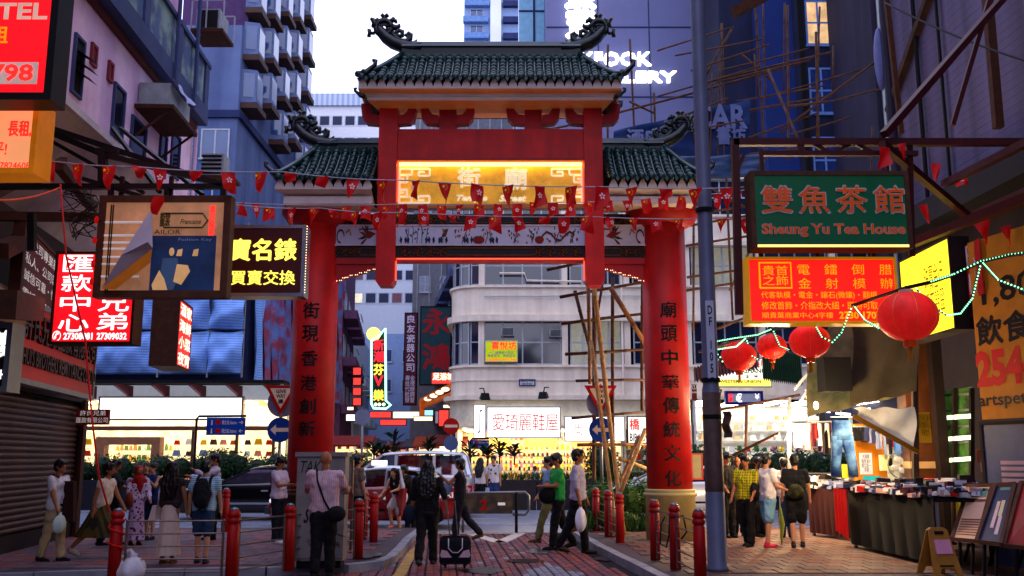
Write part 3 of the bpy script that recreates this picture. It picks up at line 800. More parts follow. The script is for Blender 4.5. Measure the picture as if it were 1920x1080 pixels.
for j in range(9):
    addwin(q4, win_mesh(1.5, 1.9, 2, 2, .08, MC['pale_blue_frame'], M_glass), -3.7, 13 + 3.5 * j, -.003)
    B().add([(-1.0, 0, 14 + 3.6 * j), (2.6, 0, 14 + 3.6 * j), (2.6, -1.1, 14.6 + 3.6 * j), (-1.0, -1.1, 14.2 + 3.6 * j), (-1.0, 0, 16.8 + 3.6 * j), (2.6, 0, 16.8 + 3.6 * j), (2.6, -1.1, 16.8 + 3.6 * j), (-1.0, -1.1, 16.8 + 3.6 * j)],
            [(0, 3, 2, 1), (4, 5, 6, 7), (0, 1, 5, 4), (1, 2, 6, 5), (2, 3, 7, 6), (3, 0, 4, 7)]).build('box_bay', M_vgrey, q4)
    addwin(q4, win_mesh(1.4, 1.3, 2, 1, .08, M_frame, M_glass, False), .8, 15.1 + 3.6 * j, -1.103)
for x in (-4.6, -1.4, 3.1): B().tube([(x, -.15, 5), (x, -.15, 46)], .09, 6).build('drain_pipe', M_steel, q4)
ac_unit('air conditioner high on the dark tenement beside the round blue duct', (18.1, 42.9, 22.4), s=1.3)
ac_unit('air conditioner on a rusty shelf low on the dark tenement wall', (18.3, 42.9, 17.0), s=1.3)

# --- the street beyond: left row, right row, end towers
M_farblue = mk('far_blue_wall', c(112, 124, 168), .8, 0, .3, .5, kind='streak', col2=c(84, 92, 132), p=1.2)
def row_building(name, label, x0, y0, x1, y1, z1, mat, side, nwin, redm=None):
    a = Vector((x0, y0, 0)); e = Vector((x1, y1, 0)); L = (e - a).length
    if side > 0: a, e = e, a          # right row: walk towards the camera so that -y faces the street
    r_ = thing(name, label, 'building', a, atan2((e - a).y, (e - a).x))
    B().box(0, L, 0, 10, 0, z1).build('wall', mat, r_)
    for j in range(int((z1 - 4.5) / 3)):
        for i in range(nwin):
            x = L * (i + .5) / nwin
            addwin(r_, win_mesh(round(L / nwin * .5, 1), 1.5, 2, 1, .08, M_frame, M_glassb), x, 5 + 3 * j, -.003)
            B().box(x - L / nwin * .4, x + L / nwin * .4, -.9, -.06, 4.4 + 3 * j, 4.95 + 3 * j).build('balcony', mat, r_)
            if (i + j) % 2: B().tube([(x - L / nwin * .38, -.9, 5.5 + 3 * j), (x + L / nwin * .38, -.9, 5.5 + 3 * j)], .04, 4).build('clothes_rail', M_frame, r_)
    return r_
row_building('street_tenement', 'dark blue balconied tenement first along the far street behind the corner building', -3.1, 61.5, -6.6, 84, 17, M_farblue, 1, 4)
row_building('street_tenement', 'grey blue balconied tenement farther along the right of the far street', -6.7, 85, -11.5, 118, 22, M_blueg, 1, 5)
row_building('street_tenement', 'tenement with a red glow painted into its walls, left of the far street', -10.7, 60, -12.6, 76, 16, mk('rosy_wall', c(130, 90, 130), .8, var=.3), -1, 3)  # red street glow put into the rosy wall colour
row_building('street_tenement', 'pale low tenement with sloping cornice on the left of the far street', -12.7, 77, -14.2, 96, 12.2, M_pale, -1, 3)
def tower(label, x0, x1, Y, z1, mat, nx, nz, ww=1.2, hh=1.4, pane=None):
    r_, w_ = block('tower_block', label, x0, x1, Y, Y + 12, z1, mat)
    mm_ = win_mesh(ww, hh, 2, 1, .1, M_frame, pane or M_glassb, True)
    for j in range(nz):
        for i in range(nx): addwin(r_, mm_, -w_ + 2 * w_ * (i + .5) / nx, z1 - 3.0 - j * 3.1, -.003)
    return r_
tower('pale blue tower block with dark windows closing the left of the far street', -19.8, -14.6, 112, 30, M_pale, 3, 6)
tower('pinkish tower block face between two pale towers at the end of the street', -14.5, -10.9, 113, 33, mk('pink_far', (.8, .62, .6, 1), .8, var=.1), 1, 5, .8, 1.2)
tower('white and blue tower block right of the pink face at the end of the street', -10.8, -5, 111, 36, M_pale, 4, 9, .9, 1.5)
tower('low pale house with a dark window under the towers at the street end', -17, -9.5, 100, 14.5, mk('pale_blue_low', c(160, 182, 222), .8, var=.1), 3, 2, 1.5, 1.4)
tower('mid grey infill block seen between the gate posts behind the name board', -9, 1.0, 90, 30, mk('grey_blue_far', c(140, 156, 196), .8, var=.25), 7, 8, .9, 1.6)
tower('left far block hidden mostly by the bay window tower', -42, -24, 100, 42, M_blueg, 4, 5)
# ================================================================ the gate
GX = -.42; GY = 18.3
M_gred = mk('gate_red_paint', (.62, .012, .01, 1), .5, 0, .22, 2.5, bump=.1, kind='streak', col2=(.4, .008, .01, 1), p=3.)
M_gredd = mk('gate_dark_red_paint', (.36, .008, .01, 1), .5, 0, .14, 2)
M_tile = mk('green_glazed_tile', (.003, .03, .03, 1), .24, 0, .4, 5, spec=.3)
M_tiled = mk('dark_glazed_tile', c(8, 34, 34), .35, 0, .4, 5, spec=.3)
M_eave = mk('eave_cream_paint', (.62, .54, .52, 1), .6, 0, .12, 3)
M_gold = lit('lit_gold_board', (.75, .36, .02, 1), .3, var=.4, scale=2.2)
M_goldl = mk('gilt_letter', (.95, .82, .5, 1), .35, .1, es=.3)
M_neon = lit('neon_red', (1, .05, .02, 1), 2.6, var=0)
M_neonw = lit('fairy_bulb', (1, .75, .45, 1), 2.2, var=0)
gate = thing('street_gate', 'red Chinese street gate with green tiled roofs, curled ridge ornaments and gold name board', 'gate', (GX, GY, 0))
def G(): return B()
HP = 3.37
M_base = mk('pillar_base_cream', c(196, 178, 128), .6, 0, .2, 2)
M_baser = mk('pillar_base_brown', c(96, 58, 44), .6, 0, .2, 2)
for s in (-1, 1):
    x = HP * s
    b_ = B().lathe([(.42, 1.02), (.42, 6.2)], (x, 0, 0), 40)
    pil = b_.build('pillar', M_gred, gate, True)
    pil.data.polygons.foreach_set('use_smooth', [len(p.vertices) == 4 for p in pil.data.polygons])
    B().lathe([(.46, .1), (.46, .9), (.5, .93), (.5, .97), (.46, .985), (.47, 1.0), (.47, 1.04), (.425, 1.05)], (x, 0, 0), 40).build('pillar_base', M_base if s > 0 else M_baser, gate, True)
    B().lathe([(.43, 6.02), (.6, 6.12), (.72, 6.3), (.72, 6.42), (.5, 6.5)], (x, 0, 0), 32, 1, .8).build('capital', M_gredd, gate, True)
for s, chars, z0 in ((-1, '街頭呈現香港創新姿', 4.93), (1, '廟街頭中華傳統文化', 5.3)):
    ys = [570, 605, 645, 700, 755, 812] if s < 0 else []
    if s < 0: lst = [('街', 567, 596), ('現', 610, 640), ('香', 658, 686), ('港', 704, 732), ('創', 748, 776), ('新', 790, 818)]
    else: lst = [('廟', 566, 595), ('頭', 610, 640), ('中', 656, 684), ('華', 703, 730), ('傳', 745, 775), ('統', 790, 820), ('文', 834, 864), ('化', 882, 912)]
    mt = mk('black_inscription', c(28, 16, 16), .5)
    for t_, a, e in lst:
        za, ze = P(920, a, GY - .42).z, P(920, e, GY - .42).z
        o = text(gate, t_, s * HP - .15, s * HP + .15, ze, za, mt, y=-.426, bold=.02, name='inscription')
        o['wrap'] = (s * HP, .424)
# hanging posts that frame the centre bay
for s in (-1, 1):
    a, e = sorted((1.83 * s, 2.19 * s))
    B().prism([(a, 4.95), (a + .06, 4.86), (e - .06, 4.86), (e, 4.95), (e, 8.5), (a, 8.5)], -.32, .1).build('hanging_post', M_gred, gate)
    xi = 1.83 * s - .03 * s
    for z0_, z1_ in ((4.95, 5.33), (6.5, 7.32)):
        B().tube([(xi, -.29, z0_), (xi, -.29, z1_)], .012, 6).build('neon_tube', M_neon, gate)
# main head beam and short posts, brackets
B().box(-1.83, 1.83, -.22, .2, 7.34, 8.0).build('head_beam', M_gred, gate)
B().box(-1.83, 1.83, -.26, -.22, 7.34, 7.40).build('head_beam_trim', M_gredd, gate)
for x in (-1.0 + .15, .62 + .15 + .07):
    B().box(x - .17, x + .17, -.22, .2, 8.0, 8.5).build('short_post', M_gredd, gate)
def bracket(x, s):
    o = [(0, .0), (.24, .02), (.33, .12), (.36, .34), (.36, .42), (.2, .42), (.19, .28), (.12, .2), (0, .18)]
    return B().prism([(x + s * a, 8.02 + .06 + z) for a, z in o], -.3, -.08)
for x in (-2.01, -.85, .84, 2.01):
    for s in (-1, 1): bracket(x + s * (.175 if abs(x) < 1.5 else .185), s).build('roof_bracket', M_gredd, gate)
# gold name board
B().box(-1.83, 1.83, -.06, .05, 6.5, 7.34).build('name_board', M_gold, gate)
B().box(-1.79, 1.79, -.2, -.1, 7.27, 7.32).build('board_light', lit('board_light', (1, .74, .12, 1), 4, var=0), gate)
B().box(-1.83, 1.83, -.14, .08, 6.42, 6.5).build('board_sill', mk('copper_sill', c(196, 120, 70), .4, .2), gate)
def bx(x): return (x - 920) / (1095 - 745) * 3.66
def bz(y): return 7.34 - (y - 308) / (383 - 308) * .84
for t_, x0, x1, y0, y1 in (('街', 858, 900, 317, 352), ('廟', 945, 988, 317, 356)):
    text(gate, t_, bx(x0), bx(x1), bz(y1), bz(y0), M_goldl, y=-.09, bold=.02, ext=.05, name='board_letters')
text(gate, 'Temple', bx(856), bx(914), bz(380), bz(366), M_goldl, y=-.09, bold=.03, ext=.03, shear=.3)
text(gate, 'Street', bx(936), bx(987), bz(378), bz(366), M_goldl, y=-.09, bold=.03, ext=.03, shear=.3)
for sx in (-1, 1):          # fretwork corners of the board
    b_ = B(); t = .035
    def hb(u0, u1, z, y0=-.11): a, e = sorted((sx * u0, sx * u1)); b_.box(a, e, y0, -.065, z - t / 2, z + t / 2)
    def vb(u, z0, z1): b_.box(sx * u - t / 2, sx * u + t / 2, -.112, -.066, z0, z1)
    for zz in (6.53, 7.22):
        sgn = 1 if zz < 7 else -1
        hb(1.2, 1.8, zz); vb(1.2, min(zz, zz + sgn * .14), max(zz, zz + sgn * .14)); hb(1.2, 1.42, zz + sgn * .14); vb(1.42, min(zz + sgn * .06, zz + sgn * .14), max(zz + sgn * .06, zz + sgn * .14)); hb(1.3, 1.42, zz + sgn * .06)
        hb(1.55, 1.8, zz + sgn * .12); vb(1.55, min(zz, zz + sgn * .12), max(zz, zz + sgn * .12))
    vb(1.79, 6.5, 7.25); vb(1.64, 6.66, 6.8); vb(1.64, 6.95, 7.1)
    for z in (6.66, 6.8, 6.95, 7.1): hb(1.64, 1.79, z)
    hb(1.7, 1.79, 6.74); hb(1.7, 1.79, 7.02)
    b_.build('fretwork', M_goldl, gate)
# frieze
M_fd = mk('frieze_dark', c(34, 26, 30), .5, .1, .4, 9)
M_fo = mk('frieze_carving', c(120, 66, 30), .45, .3, .5, 9)
M_fw = mk('frieze_white', (.46, .48, .64, 1), .4, 0, .1, 3)
M_fl = mk('frieze_fillet', c(230, 226, 236), .4)
for za, ze in ((6.07, 6.29), (5.42, 5.66)): B().box(-3.36, 3.36, -.16, .16, za, ze).build('frieze_beam', M_fd, gate)
B().box(-3.36, 3.36, -.14, .14, 5.66, 6.07).build('frieze_core', M_fw, gate)
B().box(-3.36, 3.36, -.175, -.141, 5.67, 6.06).build('painted_panel', M_fw, gate)
for z in (5.655, 6.05): B().box(-3.37, 3.37, -.2, -.177, z, z + .018).build('fillet', M_fl, gate)
cv = B()
def rosette(x, z, r):
    for k in range(6):
        a = pi / 3 * k
        cv.tube([(x + r * .25 * cos(a), -.175, z + r * .25 * sin(a)), (x + r * cos(a + .5), -.19, z + r * .9 * sin(a + .5)), (x + r * 1.15 * cos(a + 1), -.175, z + r * sin(a + 1))], .012, 4)
    cv.ell((x, -.18, z), (r * .35, .03, r * .35), 8, 5)
for z, in ((6.18,), (5.54,)):
    for x in (-3.2, -3.0, -2.8, -2.62, 3.2, 3.0, 2.8, 2.62, -1.65, -1.4, -1.15, -.95, 1.65, 1.4, 1.15, .95): rosette(x, z, .085)
    for a, e in ((-2.5, -2.2), (2.2, 2.5), (-.85, .85)):
        cv.tube([(a, -.17, z - .07), (e, -.17, z - .07), (e + .05, -.17, z), (e, -.17, z + .07), (a, -.17, z + .07), (a - .05, -.17, z), (a, -.17, z - .07)], .012, 4)
tag(cv.build('carving', M_fo, gate), kind='stuff')
pcol = [mk('paint_%s' % n, k, .6) for n, k in (('red', c(150, 44, 30)), ('green', c(50, 74, 52)), ('navy', c(40, 48, 84)), ('ochre', c(170, 130, 50)), ('rust', c(110, 50, 34)))]
pt = B(); rr = random.Random(5)
def leafp(x, z, a, L, wd, k):
    pt.k = k; d = (cos(a), sin(a)); n_ = (-d[1], d[0])
    pt.add([(x, -.178, z), (x + d[0] * L * .5 + n_[0] * wd, -.18, z + d[1] * L * .5 + n_[1] * wd), (x + d[0] * L, -.178, z + d[1] * L), (x + d[0] * L * .5 - n_[0] * wd, -.18, z + d[1] * L * .5 - n_[1] * wd)], [(0, 3, 2, 1)])
def stroke(pts, k, r=.008):
    pt.k = k; pt.tube([(x, -.178, z) for x, z in pts], r, 4)
z0_ = 5.66
for i in range(5):       # bamboo
    x = -1.6 + .09 * i; stroke([(x, z0_), (x + .02, z0_ + .13)], 1)
    for k in range(4): leafp(x, z0_ + .05 + .025 * k, rr.uniform(-.6, 3.7), .06, .008, 1)
for x0, k in ((-1.72, 2), (-1.25, 2), (-1.0, 2), (.0, 2), (-.5, 2)):
    for j in range(3): leafp(x0 + .07 * j, z0_ - .005, pi / 2 + rr.uniform(-.5, .5), .07, .03, k)
for x0, s in ((-2.9, 1), (2.9, -1)):   # dragon roundel, phoenix
    stroke([(x0 + .07 * cos(a), z0_ + .06 + .055 * sin(a)) for a in [i * .6 for i in range(9)]], 4, .013)
    stroke([(x0 + s * .1, z0_ + .09), (x0 + s * .17, z0_ + .12), (x0 + s * .2, z0_ + .07)], 3, .012)
    bx0 = x0 + s * .55
    leafp(bx0 - .12, z0_ + .06, .1, .26, .035, 0)
    for k in range(6): leafp(bx0, z0_ + .06, pi / 2 + s * (.4 + .32 * k) , .15 + .02 * k, .014, (0, 1, 4)[k % 3])
    for k in range(3): stroke([(bx0 + .1 * k - .2, z0_ + .12), (bx0 + .1 * k - .1, z0_ + .125)], 4, .008)
leafp(-.95, z0_ + .05, .5, .16, .035, 4); leafp(-.86, z0_ + .08, 2.6, .1, .015, 3); stroke([(-.9, z0_ + .05), (-.9, z0_)], 3, .006)
for cx in (-.55, -.1, .45, .8, 1.25, 1.55):
    for k in range(16):
        leafp(cx + rr.uniform(-.15, .15), z0_ + rr.uniform(0, .11), rr.uniform(0, 3.14), .04, .012, rr.choice([1, 1, 0, 3, 1]))
    stroke([(cx, z0_), (cx + .05, z0_ + .06), (cx + rr.uniform(-.1, .1), z0_ + .12)], 4, .009)
for k, x in enumerate((-.25, -.2, .95)):
    pt.k = 0; pt.ell((x, -.178, z0_ + .03), (.09, .006, .035), 10, 6)
stroke([(1.0 + .09 * i, z0_ + .06 + .04 * sin(i * 1.3)) for i in range(8)], 4, .014)
pt.v = [(x, y - .0, 5.69 + (z - 5.655) * 2.3) for x, y, z in pt.v]
pt.k = 4
tag(pt.build('painting', pcol, gate), kind='stuff')
B().tube([(-1.8, -.2, 5.39), (1.8, -.2, 5.39)], .014, 6).build('neon_tube', M_neon, gate)
B().box(-1.83, 1.83, -.16, .16, 5.36, 5.42).build('lower_beam', M_gredd, gate)
for za in (-3.0, 2.19): B().box(za, za + .81, -.16, .16, 5.3, 5.42).build('lower_beam', M_gredd, gate)
for s in (-1, 1):           # spandrel brackets with a stepped lit edge
    pts = [(2.99, 5.3), (2.99, 4.98), (2.9, 4.99), (2.84, 5.04), (2.78, 5.05), (2.7, 5.09), (2.6, 5.1), (2.52, 5.14), (2.42, 5.15), (2.36, 5.19), (2.26, 5.21), (2.19, 5.28), (2.19, 5.3)]
    B().prism([(s * a, z) for a, z in pts], -.12, .12).build('spandrel_bracket', M_gredd, gate)
    fb = B()
    for a, z in pts[1:12]:
        for q in (0, .035): fb.ell((s * (a - q), -.13, z - .01), (.009, .009, .009), 5, 4)
    fb.build('fairy_lights', M_neonw, gate)
# roofs ---------------------------------------------------------
def tile_mesh(L, r):
    b_ = B(); n = 8; rows_ = [(0, r * 1.0), (.1, r * 1.18), (.2, r * 1.18), (.3, r), (1, r * .86)]
    vs = []; fs = []
    for t, q in rows_:
        for j in range(n + 1):
            a = pi * j / n; vs.append((q * cos(a), -L / 2 + L * t, q * sin(a)))
    for i in range(len(rows_) - 1):
        for j in range(n): fs.append((i * (n + 1) + j, i * (n + 1) + j + 1, (i + 1) * (n + 1) + j + 1, (i + 1) * (n + 1) + j))
    fs.append(tuple(range(n + 1)))
    return b_.add(vs, fs).mesh('roof_tile', M_tile, True)
TN = 8
def roof(name, xa, xb, ra, rb, zr, ze, yr, ye, pitch=.178, flipback=True):
    """eave from xa to xb, ridge from ra to rb (local), slope both ways"""
    rp = inst(None, name, gate, (0, 0, 0))
    def sl(t): return (ye + (yr - ye) * t, ze + (zr - ze) * (t ** 1.3))
    for sy in (1, -1):
        b_ = B()
        b_.grid(lambda u, v: ((xa + (ra - xa) * v) * (1 - u) + (xb + (rb - xb) * v) * u, sl(v)[0] * sy, sl(v)[1] - .02), 30, 8)
        b_.build('roof_deck', M_tiled, rp)
    for x_e, x_r in ((xa, ra), (xb, rb)):
        if abs(x_e - x_r) > .05:
            B().grid(lambda u, v: (x_e + (x_r - x_e) * v, (ye + (yr - ye) * v) * (1 - 2 * u), ze + (zr - ze) * v ** 1.3 - .02), 8, 8).build('hip_deck', M_tiled, rp)
    n = round((xb - xa) / pitch); Ls = ((ye - yr) ** 2 + (zr - ze) ** 2) ** .5 / TN
    tm = tile_mesh(Ls * 1.12, pitch * .33); back = B(); ln = B()
    for i in range(n):
        x = xa + pitch * (i + .5)
        tmax = 1.
        if x < ra: tmax = (x - xa) / (ra - xa)
        if x > rb: tmax = min(tmax, (xb - x) / (xb - rb))
        for k in range(TN):
            t = (k + .5) / TN
            if t > tmax + .03: break
            y_, z_ = sl(t); y2, z2 = sl(t + .02)
            ang = atan2(z2 - z_, y2 - y_)
            inst(tm, 'roof_tile', rp, (x + R.uniform(-.003, .003), y_, z_ + .0), (ang, 0, R.uniform(-.02, .02)))
            back.add([(v.co.x + x, -(y_ + v.co.y * cos(ang) - v.co.z * sin(ang)), z_ + v.co.y * sin(ang) + v.co.z * cos(ang)) for v in tm.vertices], [tuple(reversed(p.vertices)) for p in tm.polygons])
        ty, tz = sl(min(1, tmax))
        pp = [(x + pitch / 2, *[q - (0, .03)[j] * 0 for j, q in enumerate(sl(t_ * tmax))]) for t_ in (0, .25, .5, .75, 1)]
        ln.tube([(p[0], p[1], p[2] + .0) for p in pp], .022, 5)
        y0, z0 = sl(0)
        ln.ell((x, y0 - .02, z0 + .0), (pitch * .36, .03, pitch * .36), 9, 6)      # round end tile
        ln.add([(x + pitch * .2, y0 - .01, z0), (x + pitch * .8, y0 - .01, z0), (x + pitch * .5, y0 - .02, z0 - .1)], [(0, 2, 1)])
    ln.build('tile_edge', M_tile, rp, True)
    tag(back.build('rear_tiles', M_tile, rp), kind='stuff')
    for x_e, x_r in ((xa, ra), (xb, rb)):      # hip ridges
        if abs(x_e - x_r) > .05:
            for sy in (1, -1):
                pts = []
                for k in range(7):
                    t = k / 6; y_, z_ = sl(t); pts.append((x_e + (x_r - x_e) * t, y_ * sy, z_ + .05))
                B().tube(pts, .06, 6).build('hip_ridge', M_tile, rp, True)
    return rp, sl
def scallop(x0, x1, z0, z1, y, pitch=.178):
    b_ = B(); n = round((x1 - x0) / pitch)
    b_.box(x0, x1, y, y + .04, z0, z1 - .1)
    for i in range(n):
        x = x0 + pitch * (i + .5)
        b_.prism([(x - pitch * .47, z1 - .11), (x + pitch * .47, z1 - .11), (x + pitch * .4, z1 - .05), (x + pitch * .12, z1 + .05), (x - pitch * .12, z1 + .05), (x - pitch * .4, z1 - .05)], y - .006, y + .034)
    return b_
ML = .05   # roof offset of the centre
rp, sl = roof('main_roof', -2.52, 2.52, -1.78, 1.78, 9.56, 8.72, -.14, -1.12)
scallop(-2.5, 2.5, 8.52, 8.66, -1.04).build('scalloped_fascia', M_eave, gate)
M_sorg = mk('soffit_warm_glow', c(226, 140, 90), .6, es=.05)  # warm light under the eaves painted as orange with a faint glow
B().box(-2.5, 2.5, -1.035, -.8, 8.5, 8.515).build('soffit', M_sorg, gate)
B().box(-2.36, 2.36, -.82, -.79, 8.37, 8.5).build('cornice', M_eave, gate)
B().box(-2.4, 2.4, -.85, -.8, 8.44, 8.499).build('cornice_moulding', M_eave, gate)
B().add([(-2.36, -.82, 8.37), (2.36, -.82, 8.37), (2.2, -.0, 8.41), (-2.2, -.0, 8.41), (2.5, 1.08, 8.7), (-2.5, 1.08, 8.7)], [(0, 1, 2, 3), (3, 2, 4, 5)]).build('soffit_panel', M_sorg, gate)
for x in (-2.5, 2.5): B().box(*sorted((x, x * .985)), -1.03, 0, 8.5, 8.7).build('gable_fascia', M_eave, gate)
# ridge beams
def ridge(x0, x1, z0, z1, y=.1):
    r_ = B(); r_.box(x0, x1, -y, y, z0, z1 - .12); r_.build('ridge_beam', M_tiled, gate)
    B().box(x0, x1, -y - .05, y + .05, z1 - .12, z1 - .08).box(x0, x1, -y * .8, y * .8, z1 - .08, z1).build('ridge_cap', mk('ridge_cap_glaze', c(60, 84, 104), .25, 0, .3, 4, spec=.8), gate)
    n = int((x1 - x0) / .3)
    tmi = B().box(.01, .29, -y - .03, -y - .003, z0 + .0, z0 + .12).mesh('ridge_tile', M_tile)
    for i in range(n): inst(tmi, 'ridge_tile', gate, (x0 + i * (x1 - x0) / n, 0, 0))
ridge(-1.8, 1.8, 9.5, 9.9)
for s in (-1, 1):
    xa, xb = sorted((s * 4.02, s * 2.2)); ra, rb = sorted((s * 3.42, s * 2.2))
    roof('side_roof', xa, xb, ra, rb, 7.62, 6.76, -.14, -1.12, .182)
    b_ = scallop(xa + .02, xb, 6.54, 6.68, -1.04, .182)
    b_.build('scalloped_fascia', M_eave, gate)
    x0, x1 = sorted((s * 3.86, s * 2.2))
    B().box(x0, x1, -.9, -.86, 6.3, 6.44).build('cornice', M_eave, gate)
    e_ = (.4 if s < 0 else 0); f_ = (.4 if s > 0 else 0)
    B().add([(xa, -1.03, 6.54), (xb, -1.03, 6.54), (xb - f_, -.5, 6.38), (xa + e_, -.5, 6.38)], [(0, 1, 2, 3)]).build('soffit', M_eave, gate)
    B().add([(x0, -.86, 6.3), (x1, -.86, 6.3), (x1, 0, 6.36), (x0, 0, 6.36), (xb, 1.08, 6.74), (xa, 1.08, 6.74)], [(0, 1, 2, 3), (3, 2, 4, 5)]).build('soffit_panel', M_eave, gate)
    ridge(ra, rb, 7.56, 7.86)
# curled ridge ornaments: horn, pierced ring, scrolls
M_orn = mk('dark_ornament_glaze', c(14, 34, 40), .35, 0, .3, 4, spec=.4)
def spiral(cx, cz, r, a0, a1, n=12, k=1.):
    return [(cx + r * (1 - (1 - k) * i / n) * cos(a0 + (a1 - a0) * i / n), 0, cz + r * (1 - (1 - k) * i / n) * sin(a0 + (a1 - a0) * i / n)) for i in range(n + 1)]
def ornament():
    b_ = B()
    def px(x, y): return ((x - 735) / 95., 0, -(y - 95) / 95.)     # traced at the ridge scale, 95 px to the metre
    def q(l, r, fl=1.): b_.tube([px(*p) for p in l], r, 8, flat=fl)
    q([(790, 92), (770, 91), (752, 88), (735, 81), (721, 71), (712, 60), (707, 50)], [.13, .13, .13, .13, .12, .11, .08])
    q([(716 + 15 * cos(a), 50 - 15 * sin(a)) for a in [2 * pi * i / 18 for i in range(19)]], .06)
    q([(716 + 6.5 * cos(a), 50 - 6.5 * sin(a)) for a in [2 * pi * i / 10 for i in range(11)]], .03)
    for a in (.5, 2.6, 4.7): q([(716 + 6 * cos(a), 50 - 6 * sin(a)), (716 + 14 * cos(a), 50 - 14 * sin(a))], .035)
    q([(698, 48), (698, 40), (694, 33), (690, 31)], [.07, .06, .05, .03]); q([(699, 40), (702, 34), (705, 31)], [.05, .04, .03])
    q([(717, 36), (717, 27)], .035); q([(711, 27), (714, 24), (717, 26), (721, 24), (723, 27)], [.04, .05, .03, .05, .04])
    q([(699, 61), (690, 61)], .035); q([(688, 54), (688, 61), (688, 68)], [.045, .03, .045])
    q([(727, 38), (733, 34), (735, 29)], [.05, .05, .035]); q([(733, 34), (739, 36), (740, 40)], [.05, .04, .03])
    q([(730, 48), (740, 50), (746, 46), (746, 42)], [.07, .06, .04, .02])
    q([(726, 60), (738, 62), (745, 55), (752, 58), (752, 66), (745, 68), (738, 62)], .05)
    q([(733, 62), (739, 70), (748, 77), (758, 79), (764, 74), (763, 67), (757, 64)], [.06, .06, .06, .07, .05, .04, .03])
    q([(752, 80), (762, 78), (768, 72), (769, 64), (764, 61), (762, 65)], [.05, .06, .05, .045, .045, .04])
    q([(756, 80), (768, 82), (776, 80), (781, 74)], [.05, .05, .035, .012])
    q([(728, 68), (729, 76)], [.04, .015])
    return b_.mesh('ridge_ornament', M_orn, True)
om = ornament()
inst(om, 'ridge_ornament', gate, (-1.99, 0, 9.76), sc=(1, 1.1, 1)); inst(om, 'ridge_ornament', gate, (1.99, 0, 9.76), sc=(-1, 1.1, 1))
inst(om, 'ridge_ornament', gate, (-3.6, 0, 7.72), sc=(.98, 1.1, .95)); inst(om, 'ridge_ornament', gate, (3.6, 0, 7.72), sc=(-.98, 1.1, .95))
fin = B().tube([(0, 0, 0), (-.12, 0, .05), (-.2, 0, .14), (-.27, 0, .2), (-.28, 0, .28), (-.22, 0, .3)], [.07, .07, .05, .045, .05, .03], 7)
fin.ell((-.06, 0, .07), (.06, .05, .05), 6, 4)
fm = fin.mesh('corner_finial', M_orn, True)
for s in (-1, 1):
    for sy in (-1, 1):
        inst(fm, 'corner_finial', gate, (s * 2.46, sy * 1.06, 8.78), sc=(-s * -1 if s < 0 else -1, 1, 1))
        inst(fm, 'corner_finial', gate, (s * 3.96, sy * 1.06, 6.82), sc=((1 if s < 0 else -1) * .8, .8, .8))
    inst(fm, 'corner_finial', gate, (s * 2.38, -.95, 8.38), sc=((1 if s < 0 else -1) * .7, .7, .6))
# ================================================================ left block: overhanging pink building
class Wall:
    """vertical plane through two ground points; photo pixel -> (distance along, height)"""
    def __init__(s, a, e):
        s.a = Vector(a); s.e = Vector(e); s.d = (s.e - s.a).normalized(); s.n = Vector((s.d.y, -s.d.x))
        s.rz = atan2(s.d.y, s.d.x)
    def px(s, x, y):
        p = P(x, y, 1.0); dx = p.x; dz = p.z - CZ
        t = s.n.dot(s.a) / (s.n.x * dx + s.n.y * 1.0)
        q = Vector((dx * t, t)); return (q - s.a).dot(s.d), CZ + dz * t
LW = Wall((-6.72, 6), (-7.5, 21.6))
LL = (LW.e - LW.a).length
pk = thing('pink_building', 'pink painted tenement overhanging the left pavement with dark windows and a mottled parapet', 'building', (LW.a.x, LW.a.y, 0), LW.rz)
M_para = mk('mottled_parapet', c(96, 112, 150), .8, 0, .2, 2, kind='noise', col2=c(150, 172, 168), p=2.2, bump=.2)
M_cor = mk('brown_cornice', c(112, 52, 52), .7, 0, .3, 3)
M_greyp = mk('slate_paint', c(74, 84, 128), .7, 0, .2, 2)
B().box(0, LL, 0, 7, 7.2, 9.2).build('wall', M_pink, pk)
B().box(0, LL, .6, 7, 10.8, 22).build('upper_wall', M_pink, pk)
B().box(0, LL + .02, -.08, .2, 9.2, 9.34).build('cornice', M_cor, pk)
B().box(0, LL + .05, -.3, .2, 9.34, 9.75).build('parapet_beam', M_greyp, pk)
B().box(0, LL + .05, -.25, -.1, 9.752, 10.75).build('parapet', M_para, pk)
B().box(0, LL + .07, -.32, -.05, 10.752, 10.85).build('coping', M_greyp, pk)
for x in (2.5, 5.5, 8.5, 11.2, 13.3, LL - .15): B().box(x - .15, x + .15, -.3, -.02, 9.76, 10.751).build('parapet_pier', M_greyp, pk)
for x in (11.4, 13.4, 14.5, LL - .12): B().box(x - .12, x + .12, .45, .6, 10.8, 22).build('pilaster', M_pink, pk)
for x, w_, h_ in ((10.2, 1.6, 2.6), (12.4, 1.4, 2.6), (7.5, 1.6, 2.6)):
    for k in range(2): addwin(pk, win_mesh(w_, h_, 2, 2, .07, M_frame, M_glassb), x, 11.2 + 3.5 * k, .597)
B().box(0, LL, -.1, .0, 7.12, 7.24).build('bottom_ledge', mk('white_ledge', c(210, 200, 206), .7), pk)
B().add([(0, .0, 7.12), (LL, 0, 7.12), (LL, 2.0, 5.3), (0, 2.0, 5.3), (0, 2.1, 5.3), (LL, 2.1, 5.3), (LL, .1, 7.12), (0, .1, 7.12)], [(3, 2, 1, 0), (4, 5, 2, 3), (6, 7, 0, 1), (7, 6, 5, 4), (1, 2, 5, 6), (0, 7, 4, 3)]).build('sloping_soffit', mk('soffit_white', c(196, 180, 186), .8, 0, .3, 1.2), pk)
def wrect(W_, x0, x1, y0, y1):
    s0, z1 = W_.px(x0, y0); s1, _ = W_.px(x1, y0); _, z0 = W_.px(x0, y1)
    return s0, s1, z0, z1
M_wred = mk('red_reveal', c(150, 60, 70), .7)
